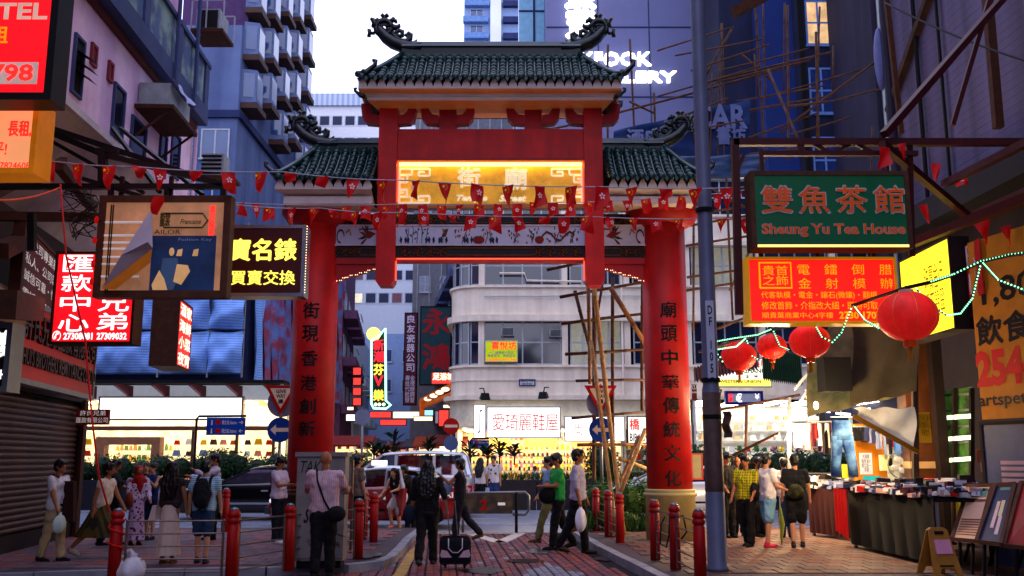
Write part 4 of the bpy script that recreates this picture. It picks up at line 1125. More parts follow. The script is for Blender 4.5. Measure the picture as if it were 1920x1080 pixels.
for k, (x0, x1, y0, y1) in enumerate([(139, 159, 60, 180), (170, 181, 78, 122), (202, 211, 112, 152), (213, 235, 152, 258), (246, 275, 214, 330), (300, 313, 243, 330), (322, 338, 243, 330)]):
    s0, s1, z0, z1 = wrect(LW, x0, x1, y0, y1); z0 = max(z0, 7.3)
    f_ = B(); t = .05
    f_.box(s0, s1, -.05, .0, z1 - t, z1).box(s0, s0 + t, -.05, 0, z0 + t, z1 - t).box(s1 - t, s1, -.05, 0, z0 + t, z1 - t).box(s0, s1, -.05, 0, z0, z0 + t)
    o = f_.build('window', M_wred if k in (1, 2) else M_greyp, pk)
    B().box(s0 + t, s1 - t, -.02, -.003, z0 + t, z1 - t).build('pane', M_wred if k in (1, 2) else (M_dark if k == 0 else M_glass), o)
    if k == 0:
        for j in range(3):
            B().add([(s0 + .1, -.02, z1 - .25 - .17 * j), (s1, -.02, z1 - .25 - .17 * j), (s1, -.28, z1 - .42 - .17 * j), (s0 + .1, -.28, z1 - .42 - .17 * j)], [(0, 1, 2, 3), (3, 2, 1, 0)]).build('louvre', M_black, o)
for s_ in (8.6, 12.9, 14.3): B().tube([(s_, -.36, 9.3), (s_, -.36, 16)], .045, 6).build('drain_pipe', M_greyp, pk)
B().tube([(LL - .1, -.1, 7.3), (LL - .1, -.1, 9.2)], .04, 6).build('drain_pipe', M_pink, pk)
s0, s1, z0, z1 = wrect(LW, 248, 330, 170, 212)
r = thing('canopy_air_conditioner', 'air conditioner with cloth on a rusty tray below the parapet of the pink building', 'air conditioner', LW.a.to_3d(), LW.rz)
s0 = LW.px(252, 190)[0]
B().box(s0, s0 + 1.7, -.75, 0, 8.28, 8.36).build('tray', M_rust, r)
B().box(s0 + .15, s0 + 1.5, -.62, -.02, 8.37, 8.85).build('casing', MC['ac_casing'], r)
B().grid(lambda u, v: (s0 + .1 + 1.2 * u, -.66 - .12 * v + .03 * sin(u * 12), 8.95 - .3 * v * (1 - abs(u - .5) * 1.2) + .02 * sin(u * 20)), 12, 6).build('cloth', mk('pale_blue_cloth', c(150, 170, 225), .8, kind='stripex', col2=c(210, 205, 230), p=4), r)
for q_ in (.1, 1.6): B().beam((s0 + q_, -.7, 8.3), (s0 + q_, -.02, 7.75), .04).build('strut', M_rust, r)
r = thing('caged_air_conditioner', 'air conditioner in a steel cage at the top right corner of the pink building', 'air conditioner', P(388, 62, 21.4), 0)
B().box(-.28, .28, 0, .7, .1, .62).build('casing', MC['ac_casing'], r); B().box(-.36, .4, -.1, .8, 0, .08).build('tray', M_rust, r)
fr = B()
for x in (-.36, .4):
    for z0_, z1_ in ((.08, .8),): fr.beam((x, -.08, z0_), (x, -.08, z1_), .03); fr.beam((x, .78, z0_), (x, .78, z1_), .03)
fr.beam((-.36, -.08, .8), (.4, -.08, .8), .03).beam((-.36, .78, .8), (.4, .78, .8), .03).beam((0, -.1, .08), (0, -.1, .8), .03)
fr.build('cage', M_frame, r); B().box(-.24, .24, -.02, -.001, .14, .58).build('grille', M_black, r)
r = thing('wall_air_conditioner', 'grey louvred air conditioner at the lower right corner of the pink building', 'air conditioner', P(398, 330, 21.7), 0)
B().box(-.25, .25, 0, .5, 0, .55).build('casing', MC['ac_casing'], r)
b_ = B()
for k in range(5): b_.box(-.27, .2, -.02, -.001, .06 + .1 * k, .11 + .1 * k)
b_.build('grille', M_dark, r); B().box(-.3, .5, -.1, .6, -.08, -.003).build('shelf', M_rust, r)

# ground floor on the left: shutter shop
a0, a1 = gp(0, 1042, .13), gp(138, 1006, .13)
GW = Wall(a0.xy, a1.xy)
st = thing('shutter_shop', 'closed shop with a brown ribbed roller shutter at the left edge', 'shop', (a0.x, a0.y, .13), GW.rz)
GL = (GW.e - GW.a).length
B().box(-6, GL + .1, .0, 1.6, 2.55, 5.3).box(GL - .05, GL + .1, 0, 1.6, 0, 2.55).build('wall', mk('dark_shop_wall', c(60, 38, 36), .8, 0, .3, 2), st)
B().box(-6, GL - .05, .14, 1.6, 0, 2.55).build('backing', M_dark, st)
M_shut = mk('shutter_bronze', c(120, 88, 78), .38, .55, .3, 2)
slm = B().grid(lambda u, v: (-6 + (GL + 5.93) * u, .1 - .045 * sin(pi * v), .1 * v), 1, 5).mesh('shutter_slat', M_shut, True)
for k in range(22): inst(slm, 'shutter_slat', st, (0, 0, .28 + .1 * k))
B().box(-6, GL - .07, .05, .12, .0, .27).build('bottom_plinth', mk('stone_plinth', c(52, 38, 38), .7, 0, .4, 6), st)
B().box(GL - .1, GL + .12, -.06, .0, 0, 2.6).build('jamb', M_rust, st)
# signs on that wall
M_wht = mk('white_letter', c(235, 232, 228), .5, es=.35)
M_drk = mk('dark_bronze_letter', c(60, 30, 22), .4, .3)
sign('remittance_sign', 'big dull red board with bronze letters HUI\'S BROTHERS REMITTANCE above the shutter', 'sign', 26, 592, 180, 735, 13.2, mk('board_red', c(190, 20, 24), .45, es=.12), M_steel, .15, Yr=17.6,
     texts=[('許氏兄弟匯款有限公司', .05, .14, .97, .48, M_drk, {'bold': .015, 'ext': .03}), ("HUI'S BROTHERS REMITTANCE CO LTD", .06, .58, .98, .78, M_drk, {'bold': .01, 'ext': .03})], fw=.08)
sign('notice_board', 'dark red board listing company services with telephone 2730 in pale characters', 'sign', 36, 452, 108, 592, 12.8, mk('maroon_board', c(104, 22, 26), .6, es=.05), M_rust, .12, Yr=15.2,
     texts=[('本公司專業範', .08, .1, .95, .25, M_wht), ('私人、公司匯', .08, .32, .95, .46, M_wht), ('誠信可靠・快', .08, .53, .95, .67, M_wht), ('電話: 2730 9', .08, .76, .95, .9, M_wht)], fw=.05)
sign('shop_sign', 'black lit sign with a white 義 and letters CH cut by the left frame edge', 'sign', -60, 605, 20, 735, 10.5, mk('black_board', c(40, 12, 14), .4), M_steel, .25,
     texts=[('義', .55, .12, .98, .5, lit('sign_white', (1, 1, .95, 1), 1.0), {'bold': .03}), ('ARCH', .3, .68, .95, .82, MC['sign_white'], {'bold': .02})], fw=.06)
r = sign('remittance_lightbox', 'bright red lit box reading 匯款中心 and 兄弟 with two phone numbers', 'sign', 99, 472, 254, 645, 13.0, lit('lightbox_red', (1, .006, .014, 1), .85, var=.25, scale=1.0), M_rust, .3,
     texts=[(t, .1, .04 + .215 * i, .46, .22 + .215 * i, M_lwhite, {'bold': .012}) for i, t in enumerate('匯款中心')] + [(t, .56, .47 + .2 * i, .93, .65 + .2 * i, M_lwhite, {'bold': .012}) for i, t in enumerate('兄弟')]
     + [('27308081', .17, .88, .52, .955, M_lwhite, {'bold': .03}), ('27309032', .57, .88, .93, .955, M_lwhite, {'bold': .03}), ('✆', .04, .86, .14, .97, M_lwhite, {'bold': .02})], fw=.035)
r = sign('hotel_sign', 'large red sign with pale letters TEL and a boxed 98 at the top left corner', 'sign', -120, -60, 107, 188, 9.5, lit('hotel_red', (.85, .005, .01, 1), .95), M_black, .3,
     texts=[('HOTEL', .1, .27, .91, .4, mk('cream_letter', c(235, 190, 170), .5, es=.5), {'bold': .03}), ('出租', .3, .45, .6, .58, mk('amber_letter', c(250, 160, 20), .5, es=.7), {'bold': .02})], fw=.08)
near_box(B(), r, .3, .72, .87, .88, -.01, .0).build('number_panel', mk('cream_plate', c(222, 196, 186), .5, es=.35), r)
text(r, '2798', -r['w'] / 2 + .36 * r['w'], -r['w'] / 2 + .84 * r['w'], r['h'] * .135, r['h'] * .265, M_lred, y=-.02, bold=.03)
r = sign('rental_sign', 'amber rounded lightbox with red characters 長租 and telephone 27824608', 'sign', -90, 190, 70, 325, 10.0, lit('amber_box', (.8, .3, .12, 1), .75, scale=1), mk('amber_frame', c(220, 130, 40), .4, es=.35), .35,
     texts=[('長租,', .66, .28, .93, .5, M_lred, {'bold': .03}), ('平!', .5, .58, .66, .76, M_lred, {'bold': .02}), ('電: 27824608', .4, .84, .95, .95, M_lred, {'bold': .02})], fw=.06)
# tailor signboard with exposed tubes, flap and poster
M_wood = mk('worn_wood_frame', c(104, 62, 44), .7, 0, .35, 5, bump=.2)
ts = sign('tailor_sign', 'worn framed tailor signboard with a torn back flap, bare tubes and a navy fashion poster', 'sign', 181, 367, 430, 558, 12.0, mk('beige_backing', c(196, 142, 110), .7, 0, .35, 2, es=.4), M_wood, .16, fw=.09)  # glow in the backing added to brighten an unlit sign
w_, h_ = ts['w'], ts['h']
def tu(u): return -w_ / 2 + u * w_
def tv(v): return h_ * (1 - v)
for v in (.27, .4, .53, .68, .8, .47, .61): B().tube([(tu(.06), -.03, tv(v)), (tu(.34), -.03, tv(v))], .014, 6).build('tube_lamp', mk('unlit_tube', c(230, 220, 225), .3, es=.3), ts)  # unlit tubes carry a faint added glow
for u in (.1, .115): B().tube([(tu(u), -.04, tv(.1)), (tu(u), -.04, tv(.95))], .01, 5).build('wire_post', M_rust, ts)
B().add([(tu(.41), -.06, tv(.14)), (tu(.45), -.12, tv(.54)), (tu(.44), -.25, tv(.5)), (tu(.1), -.16, tv(.93)), (tu(.24), -.2, tv(.62)), (tu(.36), -.12, tv(.3))], [(0, 1, 4, 5), (1, 2, 4), (1, 3, 4), (0, 5, 4), (0, 4, 1), (1, 4, 3)]).build('torn_flap', mk('torn_vinyl', c(206, 196, 208), .5, 0, .1, 3), ts)
B().add([(tu(.45), -.115, tv(.5)), (tu(.2), -.14, tv(.94)), (tu(.1), -.15, tv(.935)), (tu(.44), -.12, tv(.68))], [(0, 3, 1, 2), (2, 1, 3, 0)]).build('torn_flap', mk('torn_amber', c(190, 110, 44), .5, es=.2), ts)
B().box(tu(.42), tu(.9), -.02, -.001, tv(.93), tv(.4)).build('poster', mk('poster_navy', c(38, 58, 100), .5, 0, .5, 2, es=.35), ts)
M_skin_p = mk('poster_tan', c(230, 180, 130), .5, es=.4)
M_pbl = mk('poster_denim', c(80, 104, 140), .5, es=.2)
pp = B()
pp.ell((tu(.575), -.03, tv(.56)), (.035, .01, .055), 10, 6)
pp.prism([(tu(.45), tv(.93)), (tu(.56), tv(.93)), (tu(.53), tv(.82)), (tu(.49), tv(.74)), (tu(.44), tv(.88))], -.03, -.022)
pp.prism([(tu(.62), tv(.68)), (tu(.7), tv(.69)), (tu(.72), tv(.75)), (tu(.66), tv(.88)), (tu(.6), tv(.85))], -.031, -.022)
for u in (.62, .74): pp.prism([(tu(u), tv(.54)), (tu(u + .035), tv(.53)), (tu(u + .03), tv(.6)), (tu(u - .01), tv(.6))], -.03, -.022)
tag(pp.build('poster_figure', M_skin_p, ts), kind='stuff')
B().prism([(tu(.51), tv(.62)), (tu(.62), tv(.62)), (tu(.64), tv(.8)), (tu(.6), tv(.93)), (tu(.52), tv(.93)), (tu(.5), tv(.75))], -.028, -.021).build('poster_torso', M_pbl, ts)
text(ts, 'AILOR', tu(.43), tu(.63), tv(.385), tv(.34), M_drk, y=-.02)
text(ts, 'Francaise', tu(.62), tu(.78), tv(.285), tv(.235), mk('olive_letter', c(96, 90, 40), .5), y=-.02, bold=.02, shear=.4)
text(ts, '龍裳', tu(.47), tu(.545), tv(.31), tv(.17), MC['olive_letter'], y=-.02, bold=.02)
B().tube([(tu(.5), -.02, tv(.18)), (tu(.79), -.02, tv(.18)), (tu(.83), -.02, tv(.25)), (tu(.79), -.02, tv(.32)), (tu(.5), -.02, tv(.32))], .012, 5).build('oval_border', MC['olive_letter'], ts)
text(ts, 'Fashion Key', tu(.62), tu(.87), tv(.46), tv(.425), mk('pale_letter', c(150, 160, 190), .5, es=.1), y=-.03)
text(ts, '盡\n在\n龍\n將', tu(.84), tu(.885), tv(.4), tv(.1), M_lred, y=-.02, bold=.02)
for k, v in enumerate((.25, .45, .68, .85)):
    B().ell((tu(-.003), -.05, tv(v)), (.03, .03, .05), 6, 5).build('marker_lamp', mk('red_lamp', c(220, 30, 20), .4, es=.4), ts)
for u in (.12, .5, .9): B().beam((tu(u), .15, h_), (tu(u), .15, h_ + .3), .05).build('hanger', M_black, ts)
r = sign('watch_sign', 'dark red board with yellow characters 寶名錶 and 買賣交換', 'sign', 428, 422, 572, 556, 13.4, mk('oxblood_board', c(78, 10, 14), .4, es=.12), mk('chrome_frame', c(170, 165, 170), .25, .8), .28,
     texts=[('寶名錶', .02, .2, .88, .5, M_lyel, {'bold': .03}), ('買賣交換', .05, .64, .88, .84, M_lyel, {'bold': .01})], fw=.05)
fl = B()
for k in range(26): fl.ell((r['w'] / 2 + .02, -.04, .05 + k * r['h'] / 27), (.008, .008, .008), 5, 3)
fl.build('fairy_lights', M_neonw, r)
sign('small_sign', 'small dark red rounded sign naming the remittance company beyond the shutter', 'sign', 140, 765, 206, 799, 18.5, mk('small_board_red', c(120, 14, 18), .5, es=.1), None, .08,
     texts=[('許氏兄弟', .15, .14, .88, .42, M_wht), ('匯款有限公司', .06, .52, .95, .82, M_wht)])
# steel gantry that carries the left signs
gn = thing('sign_gantry', 'black steel sign gantry of bars and diagonal struts reaching out over the left pavement', 'gantry')
def bar(parent, x0, y0, Y0, x1, y1, Y1, w=.08, m=M_black, name='steel_bar', h=None):
    return B().beam(P(x0, y0, Y0), P(x1, y1, Y1), w, h).build(name, m, parent)
for a in [(0, 350, 12.1, 425, 350, 12.1, .07), (0, 352, 12.6, 425, 352, 12.6, .05), (193, 285, 12.1, 193, 350, 12.1, .1), (180, 283, 12.1, 222, 285, 12.1, .07), (70, 232, 12.4, 430, 352, 12.1, .07), (70, 250, 12.6, 270, 362, 12.6, .05),
          (210, 240, 13.5, 300, 360, 12.2, .05), (225, 240, 14, 380, 365, 12.2, .05), (70, 238, 12.5, 195, 290, 12.1, .08), (155, 335, 12.1, 265, 368, 12.1, .05), (195, 290, 12.1, 425, 348, 12.1, .07)]:
    bar(gn, *a)
for a in [(208, 350, 12.05, 208, 367, 12.05, .06), (312, 350, 12.05, 312, 367, 12.05, .05), (420, 345, 12.05, 420, 367, 12.05, .06)]: bar(gn, *a)
gn2 = thing('sign_bracket', 'dark rusty bracket and eave beams in the shadow behind the left sign boards', 'bracket')
for a in [(-40, 405, 12.5, 190, 408, 13.5, .12), (-40, 380, 11.5, 120, 300, 15, .1), (0, 570, 9.6, 60, 580, 12.5, .3), (110, 310, 12.0, 175, 390, 14, .12), (60, 400, 12.5, 60, 470, 12.5, .09), (0, 335, 11, 75, 336, 11, .08), (0, 470, 12, 38, 452, 13, .2)]:
    bar(gn2, *a, m=M_rust if a[6] > .09 else M_black)
B().add([P(-60, 535, 9.5), P(52, 575, 12.5), P(48, 610, 12.5), P(-60, 590, 9.5), P(-60, 500, 11), P(30, 545, 14), P(30, 590, 14), P(-60, 560, 11)], [(0, 1, 2, 3), (0, 4, 5, 1), (3, 2, 6, 7), (1, 5, 6, 2)]).build('awning', mk('beige_awning', c(150, 130, 110), .7, es=.04), gn2)
rr = random.Random(3)
for k in range(9):      # tangled service cables below the gantry
    pts = [P(130 + rr.uniform(0, 40), 345 + rr.uniform(0, 15), 12.2)]
    for j in range(7): pts.append(P(130 + rr.uniform(-20, 60), 360 + 14 * j + rr.uniform(-8, 8), 12.2 + rr.uniform(-.3, .3)))
    B().tube(pts, .008, 4).build('service_cable', M_wire, gn2)
wire('hanging_rope', 'thin red cord hanging from the gantry down in front of the red lightbox', [P(113, 345, 11.9), P(124, 480, 11.8), P(160, 640, 11.7), P(172, 780, 11.6), P(185, 890, 11.5), P(205, 960, 12.0)], .012, mk('red_cord', c(210, 40, 30), .5, es=.1), 'cord')
wire('stretched_rope', 'orange cord stretched from the left edge up to the gantry', sag(P(-10, 375, 10), P(112, 352, 11.9), .05), .012, mk('orange_cord', c(230, 90, 50), .5, es=.15), 'cord')
# warm spill lamp at the far left shop
def lamp(name, loc, e, col=(1, .75, .45), r=.12, bulb=True, label=None):
    if bulb:
        o = tag(B().ell((0, 0, 0), (.04, .04, .06), 10, 8).build('lamp_bulb', M_warm, None, True), label, 'lamp', 'bare bulbs lighting the stalls'); o.location = loc
        loc = Vector(loc) + Vector((0, 0, -.22))
    l = bpy.data.lights.new(name, 'POINT'); l.energy = e; l.color = col; l.shadow_soft_size = r
    lo_ = bpy.data.objects.new(name, l); COL.objects.link(lo_); lo_.location = loc
lamp('shop_lamp', gp(-40, 1040, .13) + Vector((0, 0, 3.0)), 800, label='warm bulb under the eave left of the shutter')

# ================================================================ right block
RW = Wall((9.5, 6), (8.9, 21.4))
RL = (RW.e - RW.a).length
rb = thing('grey_clad_building', 'dark grey violet clad tenement wall above the stalls on the right', 'building', (RW.e.x, RW.e.y, 0), RW.rz + pi)
M_clad = mk('violet_cladding', c(112, 102, 138), .7, 0, .2, 2, kind='streak', col2=c(84, 72, 98), p=1.6, bump=.1)
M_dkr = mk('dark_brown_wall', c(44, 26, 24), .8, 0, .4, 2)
B().box(0, RL, 0.0, 6, 6.8, 26).build('wall', M_clad, rb)
bd = B().box(0, RL, -.012, -.002, 0, .16).mesh('siding_board', M_clad)
for k in range(44): 
    o = inst(bd, 'siding_board', rb, (0, 0, 6.9 + .165 * k), (-.0, 0, 0))
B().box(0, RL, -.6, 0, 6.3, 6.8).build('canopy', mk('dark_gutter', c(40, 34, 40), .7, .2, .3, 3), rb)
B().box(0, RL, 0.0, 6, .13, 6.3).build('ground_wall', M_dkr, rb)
B().tube([(0.3, -.15, 6.8), (0.3, -.15, 16)], .1, 8).build('drain_pipe', M_vgrey, rb)
B().tube([(1.6, -.1, 6.8), (1.6, -.1, 16)], .05, 6).build('drain_pipe', M_dark, rb)
B().beam((2.6, -.1, 7), (2.6, -.1, 16), .05).build('conduit', M_dark, rb)
B().beam((0, -.08, 9.6), (4.0, -.08, 12.6), .16).build('rotten_flashing', mk('rotten_brown', c(84, 58, 48), .9, 0, .5, 5), rb)
B().ell((.02, -.2, 10.9), (.17, .14, .8), 10, 8).build('wrapped_bundle', mk('wrapped_plastic', c(100, 104, 160), .4), rb, True)
# glazed shop beyond the easels
M_gg = mk('lit_green_goods', c(70, 110, 50), .5, 0, .7, 5, es=.3)
gw = thing('lit_shop_window', 'green lit shop window with metal rails beside the brown pillar on the right', 'window', (0, 0, 0))
b_ = B(); a, e = P(1762, 735, 17.5), P(1818, 735, 16.5)
for k in range(5):
    y = 742 + 30 * k
    bar(gw, 1764, y, 17.6, 1822, y - 4, 16.6, .04, M_steel, 'rail')
B().add([P(1762, 735, 17.6), P(1822, 725, 16.6), P(1822, 900, 16.6), P(1762, 895, 17.6), P(1762, 735, 17.66), P(1822, 725, 16.66), P(1822, 900, 16.66), P(1762, 895, 17.66)], [(3, 2, 1, 0), (4, 5, 6, 7), (0, 1, 5, 4), (2, 3, 7, 6)]).build('backing', M_gg, gw)
for k in range(3): B().add([P(1765, 780 + 40 * k, 17.4), P(1820, 776 + 40 * k, 16.4), P(1820, 784 + 40 * k, 16.4), P(1765, 788 + 40 * k, 17.4)], [(3, 2, 1, 0)]).build('lit_shelf', lit('green_shelf', (.8, 1, .6, 1), 1.2), gw)
for x, Yq in ((1762, 17.5), (1790, 17.0), (1822, 16.5)): bar(gw, x, 728, Yq, x, 1000, Yq, .07, M_dkr, 'post')
B().add([P(1760, 900, 17.5), P(1826, 905, 16.4), P(1830, 1020, 16.4), P(1762, 1008, 17.5)], [(3, 2, 1, 0), (0, 1, 2, 3)]).build('lower_panel', mk('olive_panel', c(110, 100, 40), .4, 0, .4, 4, es=.06), gw)
# brown pillar with notice
pb = thing('brown_pillar', 'brown marble pillar with banded base behind the stall table on the right', 'pillar', gp(1752, 1020, .13).to_tuple())
h = P(1735, 600, 16.8).z - .13
B().box(-.32, .12, 0, .4, 0, h).build('shaft', mk('brown_marble', c(92, 54, 34), .3, 0, .4, 3, es=.0), pb)
for z in (.7, 1.0, 1.3): B().box(-.33, .13, -.01, 0.4, z, z + .12).build('band', mk('cream_band', c(196, 160, 120), .4), pb)
B().box(.12, .3, -.2, .4, 0, h).build('side_post', M_dkr, pb)
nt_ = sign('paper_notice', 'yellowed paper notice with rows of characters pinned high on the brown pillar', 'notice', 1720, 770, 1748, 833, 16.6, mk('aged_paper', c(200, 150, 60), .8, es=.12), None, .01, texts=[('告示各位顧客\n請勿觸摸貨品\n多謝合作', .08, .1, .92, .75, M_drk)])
# banner at the right edge
M_ban = mk('amber_banner', c(178, 116, 52), .7, 0, .2, 2.5, es=.1)
bn = sign('banner', 'amber cloth banner with 1,800 and 飲食,各 and red 2544 at the right edge', 'banner', 1824, 425, 2030, 785, 14.6, M_ban, None, .03, Yr=12.6,
          texts=[('1,800', .12, .24, .8, .4, M_black, {'bold': .02}), ('飲食,各', .04, .44, .9, .6, M_black, {'bold': .03}), ('2544 88', .0, .62, 1, .82, mk('banner_red', c(190, 16, 18), .6, es=.08), {'bold': .05}), ('artspeter@hk', .0, .85, .95, .94, M_black, {'bold': .02})])
sign('side_banner', 'narrow red banner strip with pale letters behind the green rope light', 'banner', 1808, 452, 1842, 560, 14.9, mk('banner_strip', c(170, 20, 24), .6, es=.1), None, .02, Yr=14.2, texts=[('R\nE', .2, .05, .75, .9, mk('lilac_letter', c(190, 190, 225), .5))])
B().add([P(1850, 788, 13.9), P(2000, 800, 12.8), P(2000, 960, 12.8), P(1856, 940, 13.9)], [(3, 2, 1, 0), (0, 1, 2, 3)]); 
bl = sign('painted_panel', 'slate blue painted panel below the amber banner with striped paper notes', 'panel', 1848, 788, 2000, 1075, 14.0, mk('slate_blue_panel', c(90, 98, 132), .5, 0, .2, 3), M_dkr, .1, Yr=12.8)
for k in range(4): near_box(B(), bl, .25, .27 + .04 * k, .9, .295 + .04 * k, -.02, .0).build('paper_strip', mk('pale_strip', c(190, 160, 180), .6), bl)
for k, (x, y, cl) in enumerate([(1828, 840, c(160, 90, 70)), (1836, 858, c(200, 130, 150))]):
    sign('posted_note', ['orange brown note pasted left of the slate blue panel', 'pink note pasted low left of the slate blue panel'][k], 'notice', x, y, x + 18, y + 30, 14.2, mk('note_%d' % k, cl, .7, es=.1), None, .01)
# red steel gantry on the right
rg = thing('red_gantry', 'dark red lattice steel gantry carrying the tea house sign over the right pavement', 'gantry')
for a in [(1375, 267, 13, 1990, 267, 13, .1), (1430, 288, 13, 1720, 288, 13, .07), (1378, 262, 13, 1386, 590, 13, .1), (1500, 267, 13, 1502, 290, 13, .08), (1658, 252, 12.5, 1895, -20, 14.5, .1), (1654, 270, 12.6, 1820, 410, 14.6, .1),
          (1770, 345, 14, 1990, 235, 11, .1), (1700, 460, 14.5, 1990, 345, 11.5, .12), (1786, 235, 14.6, 1858, -10, 14.6, .07), (1705, 267, 13, 1710, 480, 13.5, .08), (1820, 405, 14.6, 1990, 330, 12, .1), (1560, 288, 13, 1600, 268, 13, .05),
          (1520, 268, 13, 1560, 288, 13, .05), (1600, 268, 13, 1640, 288, 13, .05), (1395, 288, 13, 1378, 330, 13, .05)]:
    bar(rg, *a, m=M_redsteel if a[5] != -10 else M_black)
bar(rg, 1690, 250, 20, 1660, -20, 20, .1, M_rust); bar(rg, 1872, 240, 15.5, 1850, -20, 15.5, .14, M_rust)
wire('black_cable', 'black cable drooping across the grey clad wall to the upper right', sag(P(1660, 5, 18), P(1960, 125, 14), .1), .02)
# tea house and jewellery signs
M_orl = mk('orange_letter', c(214, 92, 44), .5, es=.18)
M_oll = mk('letter_outline', c(180, 170, 180), .5, es=.1)
th = sign('tea_house_sign', 'dark green board with orange characters 雙魚茶館 and Sheung Yu Tea House', 'sign', 1408, 321, 1707, 466, 12.6, mk('bottle_green_board', c(18, 98, 62), .4, 0, .1, 1.5, es=.14), M_wood, .3, fw=.06)
w_, h_ = th['w'], th['h']
for i, t_ in enumerate('雙魚茶館'):
    x0_ = tu(.07 + .235 * i)
    text(th, t_, x0_ - .012, x0_ + .415, tv(.545) - .012, tv(.2) + .012, M_oll, y=-.012, bold=.02)
    text(th, t_, x0_, x0_ + .4, tv(.54), tv(.205), M_orl, y=-.02, bold=.008)
text(th, 'Sheung Yu Tea House', tu(.06), tu(.96), tv(.86), tv(.68), M_oll, y=-.012, bold=.045)
text(th, 'Sheung Yu Tea House', tu(.063), tu(.957), tv(.855), tv(.685), M_orl, y=-.02, bold=.02)
B().box(tu(.03), tu(.97), -.03, -.005, tv(.985), tv(.955)).build('strip_light', lit('strip_light_amber', (1, .65, .15, 1), 1.5), th)
for u in (.1, .9): B().beam((tu(u), .15, h_), (tu(u), .15, h_ + .35), .05).build('hanger', M_redsteel, th)
M_ylt = mk('gold_letter', c(255, 180, 40), .5, es=.75)
js = sign('jewellery_sign', 'vivid red lit board of gold characters for jewellery casting below the tea house sign', 'sign', 1401, 482, 1683, 607, 13.0, lit('jewel_red', (1, .012, .006, 1), .85, var=.2, scale=1.2), mk('gold_frame', c(220, 160, 50), .4, es=.35), .3, fw=.035,
          texts=[('貴首\n之飾', .105, .13, .275, .43, M_ylt), ('電　鐳　倒　腊', .34, .11, .97, .27, M_ylt), ('金　射　模　辦', .34, .32, .97, .48, M_ylt), ('代客執模・電金・鑲石(微鑲)・翻模', .09, .52, .86, .64, M_ylt), ('修改首飾・介指改大細・即時可取', .09, .67, .86, .79, M_ylt), ('順貴葉商業中心4字樓', .09, .83, .56, .92, M_ylt), ('2730 1707', .6, .82, .88, .93, M_ylt, {'bold': .03})])
w_, h_ = js['w'], js['h']
b_ = B(); x0_, x1_, z0_, z1_ = tu(.085), tu(.295), tv(.47), tv(.09)
b_.tube([(x0_, -.02, z0_), (x1_, -.02, z0_), (x1_, -.02, z1_), (x0_, -.02, z1_), (x0_, -.02, z0_)], .014, 5).build('seal_border', M_ylt, js)
for u in (.12, .5, .88): B().beam((tu(u), .15, h_), (tu(u), .15, h_ + .16), .05).build('hanger', M_redsteel, js)
ys_ = sign('yellow_sign', 'bright yellow lit box sign seen at a slant behind the big red lantern', 'sign', 1690, 468, 1788, 632, 16.8, lit('yellow_box', (1, .82, .02, 1), 1.15, var=.2, scale=1), M_dkr, .3, Yr=14.8, fw=.03,
      texts=[('珠寶金行\n鑽石翡翠', .5, .2, .85, .8, mk('faint_brown', c(150, 110, 30), .5, es=.2))])

# the street goes on beside and behind the camera
for L_, x0, x1, y0, y1, z1 in (('tall tenement row continuing the left side of the lane behind the camera', -16, -6.9, -32, 5.9, 20), ('tall tenement row continuing the right side of the lane behind the camera', 9.6, 18, -32, 5.9, 22),
        ('tenement closing the lane far behind the camera', -30, 30, -46, -33, 10), ('deep tenement block left of the pink building', -45, -14.3, 2, 21.3, 24), ('deep tenement block right of the grey clad wall', 15.2, 45, 2, 21.3, 30)):
    r_ = thing('tenement_row', L_, 'building', ((x0 + x1) / 2, y0, 0)); w_ = (x1 - x0) / 2
    B().box(-w_, w_, 0, y1 - y0, 0, z1).build('wall', M_blueg, r_)
    B().box(-w_ - .2, w_ + .2, -.2, y1 - y0 + .2, z1, z1 + .4).build('cornice', M_blued, r_)
# ================================================================ far street: neon signs and market lights
g_ = thing('neon_arrow_sign', 'tall green neon outlined arrow sign with yellow disc and stacked red and yellow characters', 'sign', (0, 0, 0))
NY = 58.
def np_(x, y, d=0): p = P(x, y, NY); return (p.x, p.y - d, p.z)
def flat(parent, name, pts, y0, y1, m):
    q = [np_(x, y) for x, y in pts]
    return B().prism([(a[0], a[2]) for a in q], NY - y0, NY - y1).build(name, m, parent)
out = [(698, 640), (712, 632), (724, 617), (725, 752), (734, 760), (725, 767), (702, 766), (698, 758)]
flat(g_, 'panel', out, 0, .3, mk('neon_back_green', c(16, 60, 44), .5, es=.1))
B().tube([np_(x, y, .36) for x, y in out + out[:1]], .07, 6).build('neon_outline', lit('neon_green', (.35, 1, .75, 1), 2.2, var=0), g_)
q = np_(702, 628, 0); B().disc((q[0], q[2]), .42, NY - .4, NY - .1).build('neon_disc', lit('neon_yellow', (1, .85, .15, 1), 1.5, var=.1, scale=4), g_)
M_ny = lit('neon_amber', (1, .6, .05, 1), 1.6, var=0); M_nr = lit('neon_char_red', (1, .02, .04, 1), .9, var=0)
for t_, y, m_ in (('新', 648, M_nr), ('潮', 670, M_nr), ('芬', 694, M_ny), ('V', 715, M_nr), ('樂', 742, M_ny)):
    a, e = np_(702, y + 10), np_(721, y - 10)
    text(g_, t_, a[0], e[0], a[2], e[2], m_, y=NY - .4, bold=.03)
b_ = B()
for x in (706, 713, 721): b_.ell(np_(x, 759, .38), (.1, .05, .1), 8, 5)
b_.build('bulbs', lit('pale_bulb', (1, .9, .6, 1), 1.6, var=0), g_)
M_ramber = lit('red_glow', (1, .05, .04, 1), .8)
for k in range(4):
    sign('stacked_sign', ['topmost', 'second', 'third', 'lowest'][k] + ' red lit square of the stacked sign on the left of the far street', 'sign', 661, 688 + 19 * k, 678, 704 + 19 * k, 60, M_ramber, M_rust, .3, fw=.05)
